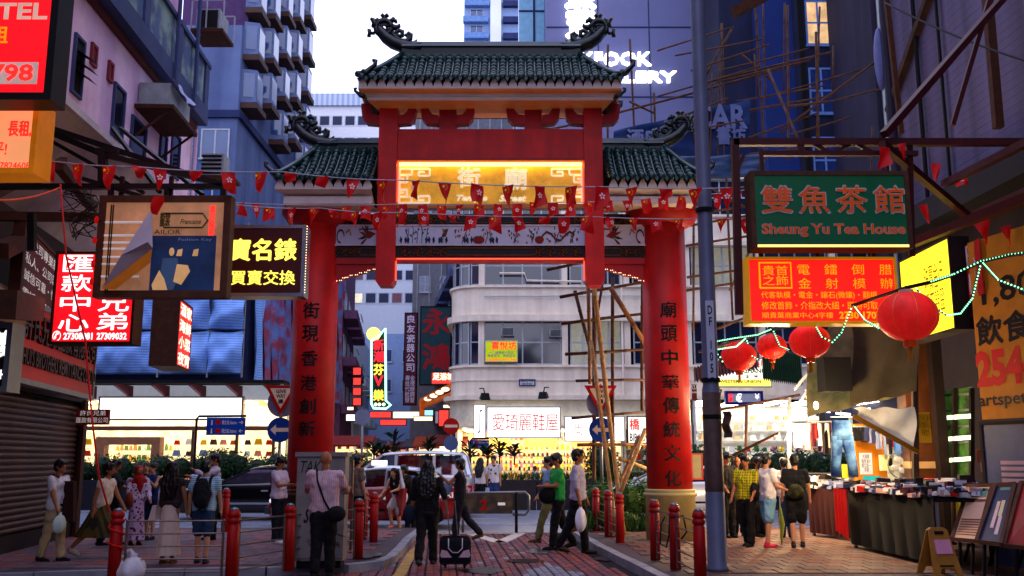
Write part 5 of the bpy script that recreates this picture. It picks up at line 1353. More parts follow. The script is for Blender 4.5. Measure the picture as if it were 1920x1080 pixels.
sign('hanging_sign', 'tall narrow dark red sign of white characters 良友瓷器公司 over the far street', 'sign', 757, 586, 782, 760, 57, mk('plum_board', c(92, 32, 60), .6, es=.12), M_dark, .3,
     texts=[(t, .2, .03 + .105 * i, .8, .115 + .105 * i, mk('lilac_white', c(200, 190, 220), .5, es=.2), {'bold': .02}) for i, t in enumerate('良友瓷器公司')] + [('專金\n批禮\n代辦\n批鋼\n發窗', .14, .68, .86, .97, MC['lilac_white'])], fw=.05)
sign('hanging_sign', 'broad teal sign with large dark red characters 永鴻 over the far street', 'sign', 787, 574, 846, 722, 55, mk('teal_board', c(38, 74, 88), .6, es=.08), M_dark, .4,
     texts=[('永', .1, .04, .95, .36, mk('crimson_letter', c(150, 24, 44), .5, es=.2), {'bold': .03}), ('鴻', .1, .48, .95, .8, MC['crimson_letter'], {'bold': .03})], fw=.06)
M_wlit = lit('amber_white_lit', (1, .8, .5, 1), 1.5)
sign('lit_sign', 'small glowing orange white lit sign on the rounded corner of the cream building', 'sign', 808, 697, 855, 721, 52, M_ramber, M_rust, .3, texts=[('足浴城', .08, .1, .92, .65, M_wlit, {'bold': .04})], fw=.05)
near = [('glowing red awning sign across the middle of the far street', 712, 786, 762, 798, 62, 'red_glow'), ('red lit strip with white letters beside the grey disc', 693, 771, 734, 784, 61, 'red_glow'),
        ('yellow white lit strip sign in the middle of the far street', 736, 771, 787, 785, 60.5, 'amber_white_lit'), ('lower amber lit sign at the right of the far street', 775, 780, 812, 790, 59, 'amber_white_lit'),
        ('small blue lit sign beside the orange frame on the far street', 795, 768, 813, 780, 58, 'blue_lit'), ('yellow lit sign hanging under the orange frame', 830, 758, 850, 766, 54, 'amber_white_lit'),
        ('upper amber sign in the row left of the far street', 650, 762, 664, 770, 58, 'amber_white_lit'), ('white lit box sign low on the left of the far street', 648, 776, 670, 790, 57, 'white_box_lit'),
        ('pink red lit panel over the market entrance at the right', 822, 768, 842, 800, 55, 'red_glow'), ('pale lilac board left of the no entry sign', 815, 770, 823, 795, 55, 'lilac_white')]
lit('blue_lit', (.3, .7, 1, 1), 1.2); lit('white_box_lit', (1, .97, .9, 1), 1.3)
for L_, x0, y0, x1, y1, Y_, m_ in near: sign('lit_sign', L_, 'sign', x0, y0, x1, y1, Y_, MC[m_], M_rust, .25, fw=.04)
of = thing('orange_sign_frame', 'orange steel sign frame with bulbs jutting from the cream corner over the far street', 'frame')
for a in [(790, 752, 54, 850, 722, 50, .25), (790, 752, 54, 792, 780, 54, .25), (792, 762, 54, 850, 738, 50, .2)]: bar(of, *a, m=mk('orange_frame', c(220, 110, 60), .5, es=.25), name='frame_bar')
for k in range(4): B().ell(P(802 + 11 * k, 748 - 6 * k, 53 - k), (.22, .1, .12), 8, 5).build('bulb', M_wlit, of)
# market stalls in the far street
SC_ = [lit('stall_glow_%d' % i, k, s) for i, (k, s) in enumerate([((1, .75, .35, 1), .95), ((1, .9, .65, 1), 1.1), ((1, .35, .2, 1), .6), ((1, .55, .3, 1), .8)])]
AW = [mk('awning_%d' % i, k, .7, es=.08) for i, k in enumerate([c(150, 30, 30), c(90, 40, 46), c(60, 60, 80), c(170, 70, 40), c(120, 20, 30)])]
spots = [(655, 50, 1.9), (672, 56, 1.6), (690, 63, 1.7), (708, 72, 1.6), (726, 82, 2), (752, 74, 1.8), (772, 66, 1.8), (792, 58, 1.9), (815, 52, 1.9), (838, 48.5, 1.6)]
for i, (x, Y_, w_) in enumerate(spots):
    p = P(x, 862, Y_)
    L_ = 'market stall with glowing goods under an awning, %s along the far street' % ['first on the left', 'second on the left', 'third on the left', 'fourth on the left', 'farthest in the middle', 'fourth on the right', 'third on the right', 'second on the right', 'first on the right', 'at the cream corner'][i]
    s_ = thing('market_stall', L_, 'stall', (p.x, Y_, 0), 0, 'market stalls down the far street')
    B().box(-w_ / 2, w_ / 2, .0, 1.2, .0, .85).build('counter', AW[(i + 2) % 5], s_)
    B().box(-w_ / 2, w_ / 2, 1.2, 1.3, .85, 2.5).build('back_display', SC_[i % 4], s_)
    B().add([(-w_ / 2 - .2, -.5, 2.3), (w_ / 2 + .2, -.5, 2.3), (w_ / 2 + .2, 1.3, 2.8), (-w_ / 2 - .2, 1.3, 2.8), (-w_ / 2 - .2, -.5, 2.2), (w_ / 2 + .2, -.5, 2.2), (w_ / 2 + .2, 1.3, 2.7), (-w_ / 2 - .2, 1.3, 2.7)], [(0, 1, 2, 3), (7, 6, 5, 4), (0, 4, 5, 1), (0, 3, 7, 4), (1, 5, 6, 2)]).build('awning', AW[i % 5], s_)
    for sx in (-1, 1): B().beam((sx * w_ / 2, -.3, 0), (sx * w_ / 2, -.3, 2.3), .06).build('post', M_steel, s_)
    gd = B()
    for k in range(40):
        x_ = R.uniform(-w_ / 2, w_ / 2); z_ = R.choice([.86, .86, 1.3, 1.7, 2.1]); y_ = R.uniform(.1, 1.0) if z_ < 1 else 1.1
        gd.k = R.randrange(len(M_goods)); q = R.uniform(.06, .14)
        gd.box(x_ - q, x_ + q, y_ - .05, y_ + .05, z_, z_ + R.uniform(.1, .25))
    gd.k = 1; tag(gd.build('goods', M_goods, s_), kind='stuff')
    B().box(-w_ / 3, w_ / 3, .3, .36, 2.25, 2.29).build('tube_lamp', M_tube, s_)
# exchange signs under the cream building at right
M_csign = lit('cream_sign', (1, .93, .75, 1), 1.0)
EX = sign('exchange_sign', 'cream lit sign with green EXCHANGE and currency marks above a yellow strip', 'sign', 1344, 672, 1446, 726, 43.5, M_csign, M_frame, .3, fw=.05,
     texts=[('找換店', .5, .04, .95, .3, M_lred, {'bold': .02}), ('EXCHANGE', .35, .34, .96, .52, mk('exchange_green', c(20, 110, 60), .5, es=.2), {'bold': .03}), ('$  ¥  €', .52, .56, .93, .7, MC['exchange_green'], {'bold': .02})])
near_box(B(), EX, .02, .73, .98, .96, -.05, -.01).build('yellow_strip', M_lyel, EX)
text(EX, 'WESTERN UNION', -EX['w'] * .46, EX['w'] * .3, EX['h'] * .14, EX['h'] * .25, M_black, y=-.07, bold=.03)
sign('currency_board', 'blue edged LED board showing dollar, euro and yen marks', 'sign', 1360, 733, 1431, 759, 42.8, mk('led_grey', c(150, 150, 170), .3, es=.4), mk('led_blue', c(30, 40, 110), .4, es=.3), .2, fw=.12,
     texts=[('$', .06, .15, .2, .85, M_lred, {'bold': .04}), ('€', .28, .15, .44, .85, M_lwhite, {'bold': .03}), ('¥', .78, .2, .9, .6, M_lwhite)])
sign('bus_stop_sign', 'small dark red sign with a round white mark right of the red pillar', 'sign', 1296, 718, 1308, 752, 30, mk('stop_red', c(120, 16, 24), .5), None, .06, texts=[('①', .1, .05, .9, .35, M_wht), ('Jordan', .1, .45, .9, .6, M_wht)])
sign('price_panel', 'grey board with white top and crimson base behind the grey lamp post', 'board', 1296, 850, 1318, 900, 24, mk('grey_board', c(150, 140, 110), .6), mk('crimson_base', c(170, 20, 40), .5), .06, fw=.04)
# ================================================================ median with hedge
M_wallg = mk('median_concrete', c(60, 58, 66), .8, 0, .25, 2, bump=.15)
md = thing('median_planter', 'long grey concrete planter down the middle of the road carrying the hedge', 'planter', (0, 31, 0))
for k in range(16): B().box(-19 + 2.2 * k, -16.83 + 2.2 * k, 0, .9, 0, .93).build('concrete_panel', M_wallg, md)
B().box(-19, 16, .05, .85, .8, .88).build('soil', M_dkr, md)
M_leaf = [mk('leaf_%d' % i, k, .6, 0, .3, 9) for i, k in enumerate([c(40, 84, 38), c(58, 104, 44), c(26, 58, 32), c(80, 120, 56)])]
def leaves(name, label, cat, boxes, n, s, seed=1, mats=None, kind=None, blade=False):
    rr = random.Random(seed); b_ = B(); mats = mats or M_leaf
    tot = sum(w for *_, w in boxes)
    for x, y, z, rx, ry, rz_, w in boxes:
        for _ in range(int(n * w / tot)):
            while True:
                a = Vector((rr.uniform(-1, 1), rr.uniform(-1, 1), rr.uniform(-1, 1)))
                if .35 < a.length < 1: break
            p = Vector((x + a.x * rx, y + a.y * ry, z + a.z * rz_))
            if p.z < .02: continue
            b_.k = rr.randrange(len(mats))
            if blade:
                d = Vector((rr.uniform(-.4, .4), rr.uniform(-.4, .4), 1)).normalized() * s * rr.uniform(2, 4); n_ = Vector((rr.uniform(-1, 1), rr.uniform(-1, 1), 0)).normalized() * s * .2
                b_.add([p - n_, p + n_, p + d], [(0, 1, 2)]); continue
            d = Vector((rr.uniform(-1, 1), rr.uniform(-1, 1), rr.uniform(-.4, 1))).normalized(); n_ = d.cross(Vector((rr.uniform(-1, 1), rr.uniform(-1, 1), rr.uniform(-1, 1)))).normalized()
            L = s * rr.uniform(.6, 1.3); d = d * L; n_ = n_ * L * .32
            b_.add([p - d, p + n_, p + d, p - n_], [(0, 1, 2, 3)])
    if not blade:
        b_.k = 2
        for x, y, z, rx, ry, rz_, w in boxes: b_.ell((x, y, z), (rx * .72, ry * .72, rz_ * .72), 8, 6)
    b_.k = max(b_.k, 1)
    o = b_.build(name, mats)
    return tag(o, label, cat, None, kind)
bx_ = []
for k in range(22): bx_.append((-17.5 + .62 * k, 31.45, 1.25 + R.uniform(-.1, .12), .5, .42, .5 + R.uniform(-.1, .2), 1))
leaves('hedge', 'dark clipped hedge in the left part of the road median', 'hedge', bx_, 6500, .075, 2)
leaves('low_grass', 'low bright green grass strip in the middle of the median planter', 'grass', [(-1 + .5 * k, 31.45, .98, .4, .4, .16, 1) for k in range(14)], 4500, .05, 3, kind='stuff', blade=True)
leaves('hedge', 'dark bushes in the right part of the median beyond the stalls', 'hedge', [(7.4 + .6 * k, 31.45, 1.35, .5, .42, .62, 1) for k in range(12)], 4000, .08, 4)
leaves('round_bush', 'round clipped bush behind the black saloon car', 'bush', [(-9.4, 31.4, 1.35, .75, .5, .62, 1)], 1500, .07, 5)
leaves('leafy_shrub', 'dark leafy shrub on the median right of the man in the grey shirt', 'shrub', [(2.9, 31.4, 1.5, .6, .4, .75, 1), (4.6, 31.4, 1.5, .4, .4, .8, .7), (6.0, 31.4, 1.4, .5, .4, .7, .7)], 2600, .08, 6)
def plant(x, y0, y1, Y_, label, sp=.35):
    p = P(x, y0, Y_); r_ = thing('potted_palm', label, 'plant', (p.x, Y_, p.z)); h = P(x, y1, Y_).z - p.z
    B().tube([(0, 0, 0), (.02, 0, h * .6), (0, 0, h * .9)], .03, 5).build('stem', M_rust, r_)
    b_ = B(); rr = random.Random(int(x))
    for k in range(26):
        a = rr.uniform(0, 6.3); z = h * rr.uniform(.35, .95); L = sp * rr.uniform(.6, 1.2); u = rr.uniform(.2, .9)
        e = Vector((cos(a) * L, sin(a) * L, L * u)); n_ = Vector((-sin(a), cos(a), 0)) * .03
        s = Vector((0, 0, z)); m = s + e * .5 + Vector((0, 0, .06))
        b_.add([s - n_, s + n_, m + n_ * 1.3, s + e, m - n_ * 1.3], [(0, 1, 2, 3, 4)])
    b_.build('fronds', M_leaf[2], r_)
for i, x in enumerate((700, 716, 738, 802, 880, 914, 936, 964)):
    plant(x, 872, [832, 840, 815, 825, 838, 842, 832, 836][i], 32.2, 'spiky dark palm in the median, %s from the left' % ['first', 'second', 'third', 'fourth', 'fifth', 'sixth', 'seventh', 'eighth'][i])
bu = leaves('green_shrub', 'lush green shrub bed behind the red bollards left of the right pillar', 'shrub', [(1.9, 20.9, .75, .5, .35, .45, 1), (2.45, 20.8, .7, .5, .35, .5, 1), (2.9, 20.9, .75, .5, .35, .45, 1), (2.2, 20.5, .35, .7, .3, .25, .8)], 7000, .04, 8, mats=[M_leaf[0], M_leaf[1], M_leaf[3]])
leaves('tall_grass', 'tuft of long grass at the near left foot of the shrub bed', 'grass', [(1.5, 20.5, .25, .3, .25, .15, 1), (2.6, 20.3, .2, .6, .2, .1, 1)], 900, .07, 9, mats=[M_leaf[1], M_leaf[3]], kind='stuff', blade=True)
# ================================================================ road signs
def post(parent, h, r=.035, m=M_steel): return B().tube([(0, 0, 0), (0, 0, h)], r, 8).build('post', m, parent, True)
M_sred = mk('sign_red', c(196, 22, 26), .35, es=.04); M_swht = mk('sign_white_face', c(236, 214, 200), .4, es=.06); M_sblue = mk('sign_blue', c(34, 76, 170), .35, es=.06); M_sback = mk('sign_grey_back', c(150, 156, 186), .5, .2)
def giveway(label, x, Y_, yg):
    p = P(x, yg, Y_); r_ = thing('give_way_sign', label, 'road sign', (p.x, Y_, SZ), 0, 'give way signs with blue arrow discs')
    z = lambda y: P(x, y, Y_).z - SZ
    post(r_, z(725) + .05)
    h = z(724) - z(779); w = h * 1.12
    B().disc((0, z(755)), .31, .03, .05).build('back_disc', M_sback, r_)
    zt = z(723)
    B().prism([(-w / 2, zt), (w / 2, zt), (0, zt - h)], -.06, -.04).build('triangle', M_sred, r_)
    B().prism([(-w * .34, zt - h * .1), (w * .34, zt - h * .1), (0, zt - h * .79)], -.065, -.061).build('triangle_face', M_swht, r_)
    text(r_, 'GIVE', -.11, .11, zt - h * .27, zt - h * .14, M_black, y=-.07, bold=.03); text(r_, 'WAY', -.1, .1, zt - h * .43, zt - h * .3, M_black, y=-.07, bold=.03)
    text(r_, '讓', -.05, .05, zt - h * .62, zt - h * .47, M_black, y=-.07, bold=.03)
    B().disc((0, z(806)), .265, -.06, -.04).build('arrow_disc', M_sblue, r_)
    zz = z(806)
    B().prism([(-.2, zz), (-.08, zz + .11), (-.08, zz + .04), (.19, zz + .04), (.19, zz - .04), (-.08, zz - .04), (-.08, zz - .11)], -.066, -.062).build('arrow', M_swht, r_)
    return r_
giveway('give way sign over a blue left arrow disc beside the left red pillar', 517, 20.6, 1010)
giveway('give way sign over a blue arrow disc behind the leaning bamboo poles', 1130, 21.0, 1000)
def disc_sign(label, x, y, r_px, Y_, kind):
    p = P(x, y, Y_); r_ = thing('round_sign', label, 'road sign', (p.x, Y_, 0)); z = p.z; r = r_px * Y_ / FPX
    post(r_, z + r, .04)
    if kind == 'back': B().disc((0, z), r, -.05, -.03).build('disc', M_sback, r_)
    else:
        B().disc((0, z), r, -.06, -.04).build('disc', M_sred, r_)
        B().box(-r * .78, r * .78, -.066, -.061, z - r * .17, z + r * .17).build('white_bar', M_swht, r_)
        B().disc((0, z - r * 2.1), r * .9, -.04, -.02).build('lower_disc', mk('sign_blue_back', c(110, 130, 180), .5), r_)
disc_sign('grey back of a round road sign left of the green neon arrow', 680, 782, 15, 33, 'back')
disc_sign('red no entry sign with white bar above a pale blue disc', 846, 799, 15, 33.5, 'ne')
def wayfinder(label, x0, y0, x1, y1, Y_, px_):
    a, e = P(x0, y0, Y_), P(x1, y1, Y_); r_ = thing('wayfinding_sign', label, 'sign', (P(px_, y0, Y_).x, Y_, 0)); ox = r_.location.x
    B().tube([(0, 0, 0), (0, 0, a.z - .05), (.06, 0, a.z + .04), (e.x - ox, 0, a.z + .05)], .04, 8).build('post', M_black, r_, True)
    B().box(a.x - ox, e.x - ox, -.06, -.02, e.z, a.z).build('panel', M_sblue, r_)
    w_ = e.x - a.x; h_ = a.z - e.z; X = lambda u: a.x - ox + w_ * u; Z = lambda v: a.z - h_ * v
    for v in (.1, .58):
        text(r_, '相士站 Station', X(.4), X(.78), Z(v + .3), Z(v + .05), M_swht, y=-.07)
        B().disc((X(.3), Z(v + .17)), h_ * .15, -.068, -.062, 12).build('red_mark', M_sred, r_)
        text(r_, '→' if v < .3 else '←', X(.84), X(.95), Z(v + .27), Z(v + .08), M_swht, y=-.07, bold=.02)
        text(r_, 'i', X(.12), X(.16), Z(v + .32), Z(v + .04), M_swht, y=-.07, bold=.03)
wayfinder('blue pedestrian direction sign with red marks on a curved black post by the bag shop', 389, 783, 460, 816, 29.5, 369)
wayfinder('small blue pedestrian direction sign below the leg panel of the shoe shop', 884, 825, 917, 842, 32.6, 882)
r = thing('chevron_sign', 'white chevron road sign beside the shutter edge', 'road sign', (P(144, 830, 26).x, 26, 0)); z = P(144, 830, 26).z
post(r, z); B().prism([(-.17, z - .22), (.1, z - .22), (.2, z), (.1, z + .22), (-.17, z + .22)], -.06, -.04).build('panel', M_swht, r)
B().prism([(-.04, z - .18), (.08, z - .18), (.17, z), (.08, z + .18), (-.04, z + .18), (.05, z)], -.066, -.061).build('chevron', M_black, r)
# barrier board with looped frame
r = thing('barrier_board', 'low mottled board with a red painted 2 held in a looped steel frame', 'barrier', (P(925, 940, 21.45).x, 21.45, 0))
B().box(-.66, .42, -.04, .04, .42, .84).build('board', mk('mottled_board', c(120, 104, 84), .7, 0, .4, 4, kind='noise', col2=c(84, 76, 78), p=5), r)
B().tube([(-.66, 0, 0), (-.66, 0, .86), (.7, 0, .88), (.78, 0, .8), (.78, 0, .5), (.7, 0, .4), (.42, 0, .4)], .03, 7).build('frame', M_steel, r, True)
B().tube([(.5, 0, 0), (.5, 0, .88)], .035, 7).build('post', M_dark, r, True)
text(r, '2', -.3, -.12, .5, .72, M_sred, y=-.05, bold=.03); text(r, '━', .1, .26, .6, .66, M_wht, y=-.05)
# ================================================================ bollards, rails
M_bol = mk('bollard_red', c(190, 16, 16), .5, 0, .2, 4)
bmesh_ = B().lathe([(.085, 0), (.085, .66), (.075, .67), (.075, .69), (.092, .7), (.092, .74), (.075, .75), (.075, .76), (.09, .775), (.092, .8), (.075, .84), (.04, .855)], (0, 0, 0), 16).mesh('bollard', M_bol, True)
capm = B().lathe([(.07, .845), (.05, .87), (.01, .88)], (0, 0, 0), 12).mesh('cap', M_steel, True)
def bollard(x, y, label, z=.13, s=1.):
    p = gp(x, y, z); o = inst(bmesh_, 'bollard', None, p, sc=s); inst(capm, 'cap', o)
    tag(o, label, 'bollard', 'red bollards of the pavement railings'); return p
BL = {}
for k, x, y, L_ in [('a', 212, 1093, 'red bollard with a tied red cord beside the white rubbish bag'), ('b', 433, 1090, 'red bollard in the foreground right of the backpack man'), ('c', 540, 1070, 'red bollard half hidden behind the legs of the bald man'),
                    ('d', 671, 1047, 'red bollard at the kerb just right of the electrical cabinet'), ('e', 700, 1017, 'red bollard with highlights in front of the taxi door'), ('f', 682, 1006, 'red bollard farthest back of the trio in front of the taxi'),
                    ('b2', 421, 997, 'thin looking red bollard behind the backpack man near the road'),
                    ('g', 1229, 1050, 'red bollard nearest the cream pillar base'), ('h', 1267, 1068, 'middle red bollard of the right railing with black cable looped beside it'), ('i', 1314, 1094, 'red bollard beside the foot of the grey lamp post'),
                    ('j', 1118, 995, 'red bollard farthest back behind the bamboo poles'), ('k', 1141, 1006, 'middle red bollard behind the bamboo poles'), ('l', 1163, 1018, 'red bollard that two bamboo poles are tied to')]:
    BL[k] = bollard(x, y, L_, s=(.88, .88, 1))
M_rail = mk('rail_metal', c(150, 128, 118), .35, .7, .2, 5)
def rails(k0, k1, label, n=5):
    a, e = BL[k0], BL[k1]; d = (e - a).normalized(); r_ = thing('railing', label, 'railing', (0, 0, 0), 0, 'steel railings between the red bollards')
    s, t = a + d * .1, e - d * .1
    for q in (s + d * .02, t - d * .02): B().beam(q + Vector((0, 0, .03)), q + Vector((0, 0, .74)), .02, .05).build('end_bar', M_rail, r_)
    for j in range(n):
        z = .12 + .6 * j / (n - 1); B().tube([s + Vector((0, 0, z)), t + Vector((0, 0, z))], .011, 6).build('rail', M_rail, r_)
rails('a', 'b', 'steel railing in the foreground between the bag and the backpack man'); rails('b', 'c', 'steel railing running to the bald man\'s legs'); rails('c', 'd', 'steel railing in front of the electrical cabinet')
rails('f', 'e', 'short steel railing in front of the taxi'); rails('g', 'h', 'steel railing before the cream pillar base, far half'); rails('h', 'i', 'steel railing before the cream pillar base, near half'); rails('j', 'k', 'steel railing before the shrub bed, far half'); rails('k', 'l', 'steel railing before the shrub bed, near half')
p = BL['h']; wire('cable_loop', 'black cable looped over the rails beside the middle right bollard', [p + Vector(q) for q in ((-.14, -.1, .7), (-.2, -.12, .6), (-.22, -.12, .35), (-.14, -.12, .3), (-.1, -.12, .45), (-.08, -.11, .7), (.1, -.12, .72), (.14, -.13, .5), (.06, -.12, .4))], .012)
p = BL['a']; wire('tied_cord', 'red cord knotted round the left foreground bollard', [p + Vector((.1 * cos(a * 1.1), .1 * sin(a * 1.1) - .0, .75 - .03 * a)) for a in range(14)], .01, MC['red_cord'], 'cord')
# electrical cabinet with graffiti, framed map beside it
pc_ = gp(596, 1066, .13)
cbn = thing('electrical_cabinet', 'pale grey steel electrical cabinet covered in black graffiti beside the left pillar', 'cabinet', pc_.to_tuple(), .05)
M_cab = mk('cabinet_grey', c(150, 142, 140), .5, .1, .25, 3, bump=.05)
B().box(-.33, .33, 0, .45, .1, 1.5).build('body', M_cab, cbn); B().box(-.36, .36, -.03, .48, 1.5, 1.56).build('top', M_cab, cbn); B().box(-.3, .3, .03, .42, 0, .1).build('plinth', M_dark, cbn)
B().box(-.31, -.01, -.012, 0, .14, 1.46).build('door', M_cab, cbn); B().box(.01, .31, -.012, 0, .14, 1.46).build('door', M_cab, cbn)
M_graf = mk('graffiti_ink', c(24, 22, 24), .6)
text(cbn, 'TAKY', -.28, .1, 1.28, 1.44, M_graf, y=-.016, shear=.3); text(cbn, 'SUV', -.22, .08, .6, .8, M_graf, y=-.016, bold=.03, shear=.4)
rr = random.Random(4)
for k in range(6):
    x_, z_ = rr.uniform(-.28, .2), rr.uniform(.25, 1.2)
    B().tube([(x_ + .06 * i * rr.uniform(.3, 1), -.016, z_ + .05 * sin(i * 2 + k)) for i in range(6)], .006, 4).build('graffiti', M_graf, cbn)
for k in range(4): B().box(.05, .25, -.016, -.0125, 1.22 - .04 * k, 1.235 - .04 * k).build('vent_slot', M_dark, cbn)
r = sign('framed_map', 'steel framed street map board on legs right of the electrical cabinet', 'board', 645, 862, 662, 925, 15.6, mk('map_face', c(150, 140, 130), .4, 0, .5, 9), mk('bronze_frame', c(130, 100, 80), .4, .5), .08, fw=.025)
for s in (-1, 1): B().beam((s * r['w'] * .4, .05, -r.location.z + .13), (s * r['w'] * .4, .05, 0), .04).build('leg', MC['bronze_frame'], r)
# lamp post
lp = thing('lamp_post', 'tall grey lamp post numbered DF 105 rising past the right roof of the gate', 'lamp post', (2.73, 13.2, SZ))
B().lathe([(.15, 0), (.15, .05), (.13, .08), (.125, 2.4), (.11, 2.46), (.1, 8), (.088, 16)], (0, 0, 0), 20).build('column', mk('lamp_post_grey', c(120, 122, 148), .5, .2, .2, 1.5), lp, True)
B().lathe([(.126, .0), (.128, 1.0), (.126, 2.3)], (0, 0, .06), 20).build('rusty_sleeve', mk('rusty_sleeve', c(104, 78, 72), .6, .2, .45, 4), lp, True)
B().box(-.06, .05, -.125, -.1, 2.55, 3.62).build('number_plate', mk('plate_pale', c(200, 200, 220), .5), lp)
text(lp, 'D\nF\n \n1\n0\n5', -.035, .03, 2.62, 3.55, M_black, y=-.13, bold=.02)
for z in (2.5, 4.9, 2.0): B().lathe([(.13, 0), (.13, .06)], (0, 0, z), 16).build('strap', M_dark, lp)
B().grid(lambda u, v: (.12 + .1 * u + .02 * sin(v * 9), -.1 + .05 * sin(u * 5), 2.1 - .35 * v), 4, 6).build('torn_tape', mk('torn_tape', c(120, 84, 70), .8), lp)
# ================================================================ bamboo scaffolding
bs1 = thing('bamboo_scaffold', 'leaning bundle of bamboo scaffold poles tied up between the shrub bed and the right pillar', 'scaffold')
Y0 = 19.9
for a in [(1114, 500, 21.2, 1113, 985, 21.2, .05, 1), (1149, 520, 21, 1150, 835, 21, .04, 1), (1078, 545, 20.8, 1108, 660, 20.8, .04, 1), (1145, 540, 20.6, 1212, 648, 20.6, .055, 0), (1112, 520, 20.4, 1172, 1018, 19.2, .05, 2), (1103, 540, 20.4, 1106, 720, 20.4, .04, 0),
          (1108, 640, 20.2, 1158, 1012, 19.0, .045, 2), (1210, 805, 20, 1163, 925, 19.3, .045, 2), (1198, 818, 20, 1148, 940, 19.5, .035, 0), (1206, 500, 20.8, 1204, 770, 20.8, .04, 1), (1130, 530, 20.8, 1118, 600, 20.8, .03, 1),
          (1050, 557, 20.5, 1212, 528, 20.9, .035, 1), (1053, 607, 20.5, 1210, 588, 20.9, .035, 1), (1060, 664, 20.4, 1210, 655, 20.8, .035, 1), (1080, 714, 20.3, 1212, 712, 20.8, .03, 1), (1072, 784, 20.3, 1214, 772, 20.8, .03, 1), (1083, 834, 20.2, 1216, 834, 20.8, .035, 0), (1025, 506, 20.6, 1090, 492, 20.6, .035, 1),
          (1162, 860, 19.5, 1216, 880, 20.5, .04, 2), (1228, 1020, 19.2, 1218, 760, 20.4, .045, 0)]:
    pole(bs1, *a[:7], [M_bamboo, M_bambood, mk('yellow_bamboo', c(206, 160, 104), .5, 0, .3, 6)][a[7]])
bs2 = thing('bamboo_scaffold', 'bamboo scaffold frame high on the right between the gate roof and the dark tenements', 'scaffold')
for a in [(1181, 74, 26, 1190, 262, 26), (1140, 84, 26, 1140, 275, 26), (1226, 174, 26, 1229, 262, 26), (1353, 44, 25, 1374, 600, 25), (1414, -20, 25, 1434, 300, 25), (1318, 92, 25, 1322, 330, 25), (1476, 10, 24, 1478, 300, 24), (1132, 218, 26, 1500, 118, 24.5), (1150, 272, 26, 1310, 238, 25.5), (1310, 226, 25.5, 1560, 180, 24),
          (1310, 158, 25, 1560, 98, 24), (1300, 300, 25, 1500, 280, 24.5), (1314, 158, 24.8, 1372, 54, 24.8), (1388, 100, 24.8, 1452, 156, 24.8), (1180, 190, 25.8, 1226, 212, 25.8), (1460, 250, 24.5, 1650, 110, 23), (1000, 238, 26, 1100, 250, 26), (1010, 246, 26.4, 1082, 232, 26.2),
          (1288, 403, 22, 1410, 385, 22), (1288, 424, 22, 1405, 404, 22), (1286, 461, 22, 1408, 442, 22), (1288, 520, 22, 1396, 505, 22), (1440, 400, 22, 1368, 545, 22), (1300, 340, 23, 1300, 620, 23), (1320, 345, 22.5, 1408, 395, 22.5), (1285, 545, 22, 1400, 528, 22), (1320, 645, 22, 1340, 540, 22), (1345, 616, 21, 1412, 590, 21), (1310, 660, 21, 1420, 628, 20.5),
          (1440, 130, 24, 1500, 270, 23), (1530, 60, 24, 1535, 262, 24), (1476, 200, 24, 1560, 190, 23.5), (1340, 870, 19.5, 1460, 812, 18.5), (1340, 770, 20.5, 1500, 740, 19.5), (1336, 790, 21, 1352, 730, 21), (1400, 760, 20, 1397, 960, 20)]:
    pole(bs2, *a, .034 if a[2] > 23 else .03, M_bambood)
rr = random.Random(12)
for k in range(26):
    x = rr.uniform(1300, 1640); y = rr.uniform(0, 250)
    if k % 2: pole(bs2, x, y, 24.5, x + rr.uniform(-6, 10), y + rr.uniform(80, 190), 24.5, .026, M_bambood)
    else: pole(bs2, x - 80, y + 26, 24.8, x + rr.uniform(40, 110), y - rr.uniform(0, 30), 24, .025, M_bambood)
bar(bs2, 1375, 25, 24, 1455, -20, 24, .25, M_rust, 'canopy_edge')
M_bluet = mk('blue_banner_sheet', c(34, 62, 128), .6, 0, .3, 2, bump=.2)
def clothbanner(label, pts, Y_, m, texts):
    a, e = P(*pts[0], Y_), P(*pts[1], Y_); r_ = thing('cloth_banner', label, 'banner', (0, 0, 0))
    A, E, Cc, D_ = [P(*p, Y_) for p in pts]
    B().grid(lambda u, v: (A * (1 - u) + E * u) * (1 - v) + (D_ * (1 - u) + Cc * u) * v + Vector((0, -.05 * sin(u * 13 + v * 4) - .03 * sin(v * 17), 0)), 40, 14).build('cloth', m, r_, True)
    for t_, u0, v0, u1, v1, mm_ in texts:
        f = lambda u, v: (A * (1 - u) + E * u) * (1 - v) + (D_ * (1 - u) + Cc * u) * v
        p0, p1 = f(u0, v1), f(u1, v0)
        text(r_, t_, p0.x, p1.x, p0.z, p1.z, mm_, y=Y_ - .13, bold=.03)
    return r_
M_pbl2 = mk('faded_white', c(120, 134, 190), .6)
clothbanner('blue cloth banner with pale letters CAR and 書坊 tied in the bamboo', [(1150, 246), (1406, 186), (1404, 292), (1150, 290)], 24.6, M_bluet, [('CAR', .58, .1, .97, .42, M_pbl2), ('書坊', .76, .5, .96, .8, M_pbl2), ('酒店', .1, .3, .34, .8, M_pbl2)])
clothbanner('crumpled blue plastic sheet with a red edge below the cloth banner', [(1270, 296), (1430, 288), (1440, 330), (1280, 338)], 23.5, mk('crumpled_blue', c(70, 96, 150), .4, 0, .4, 3), [])

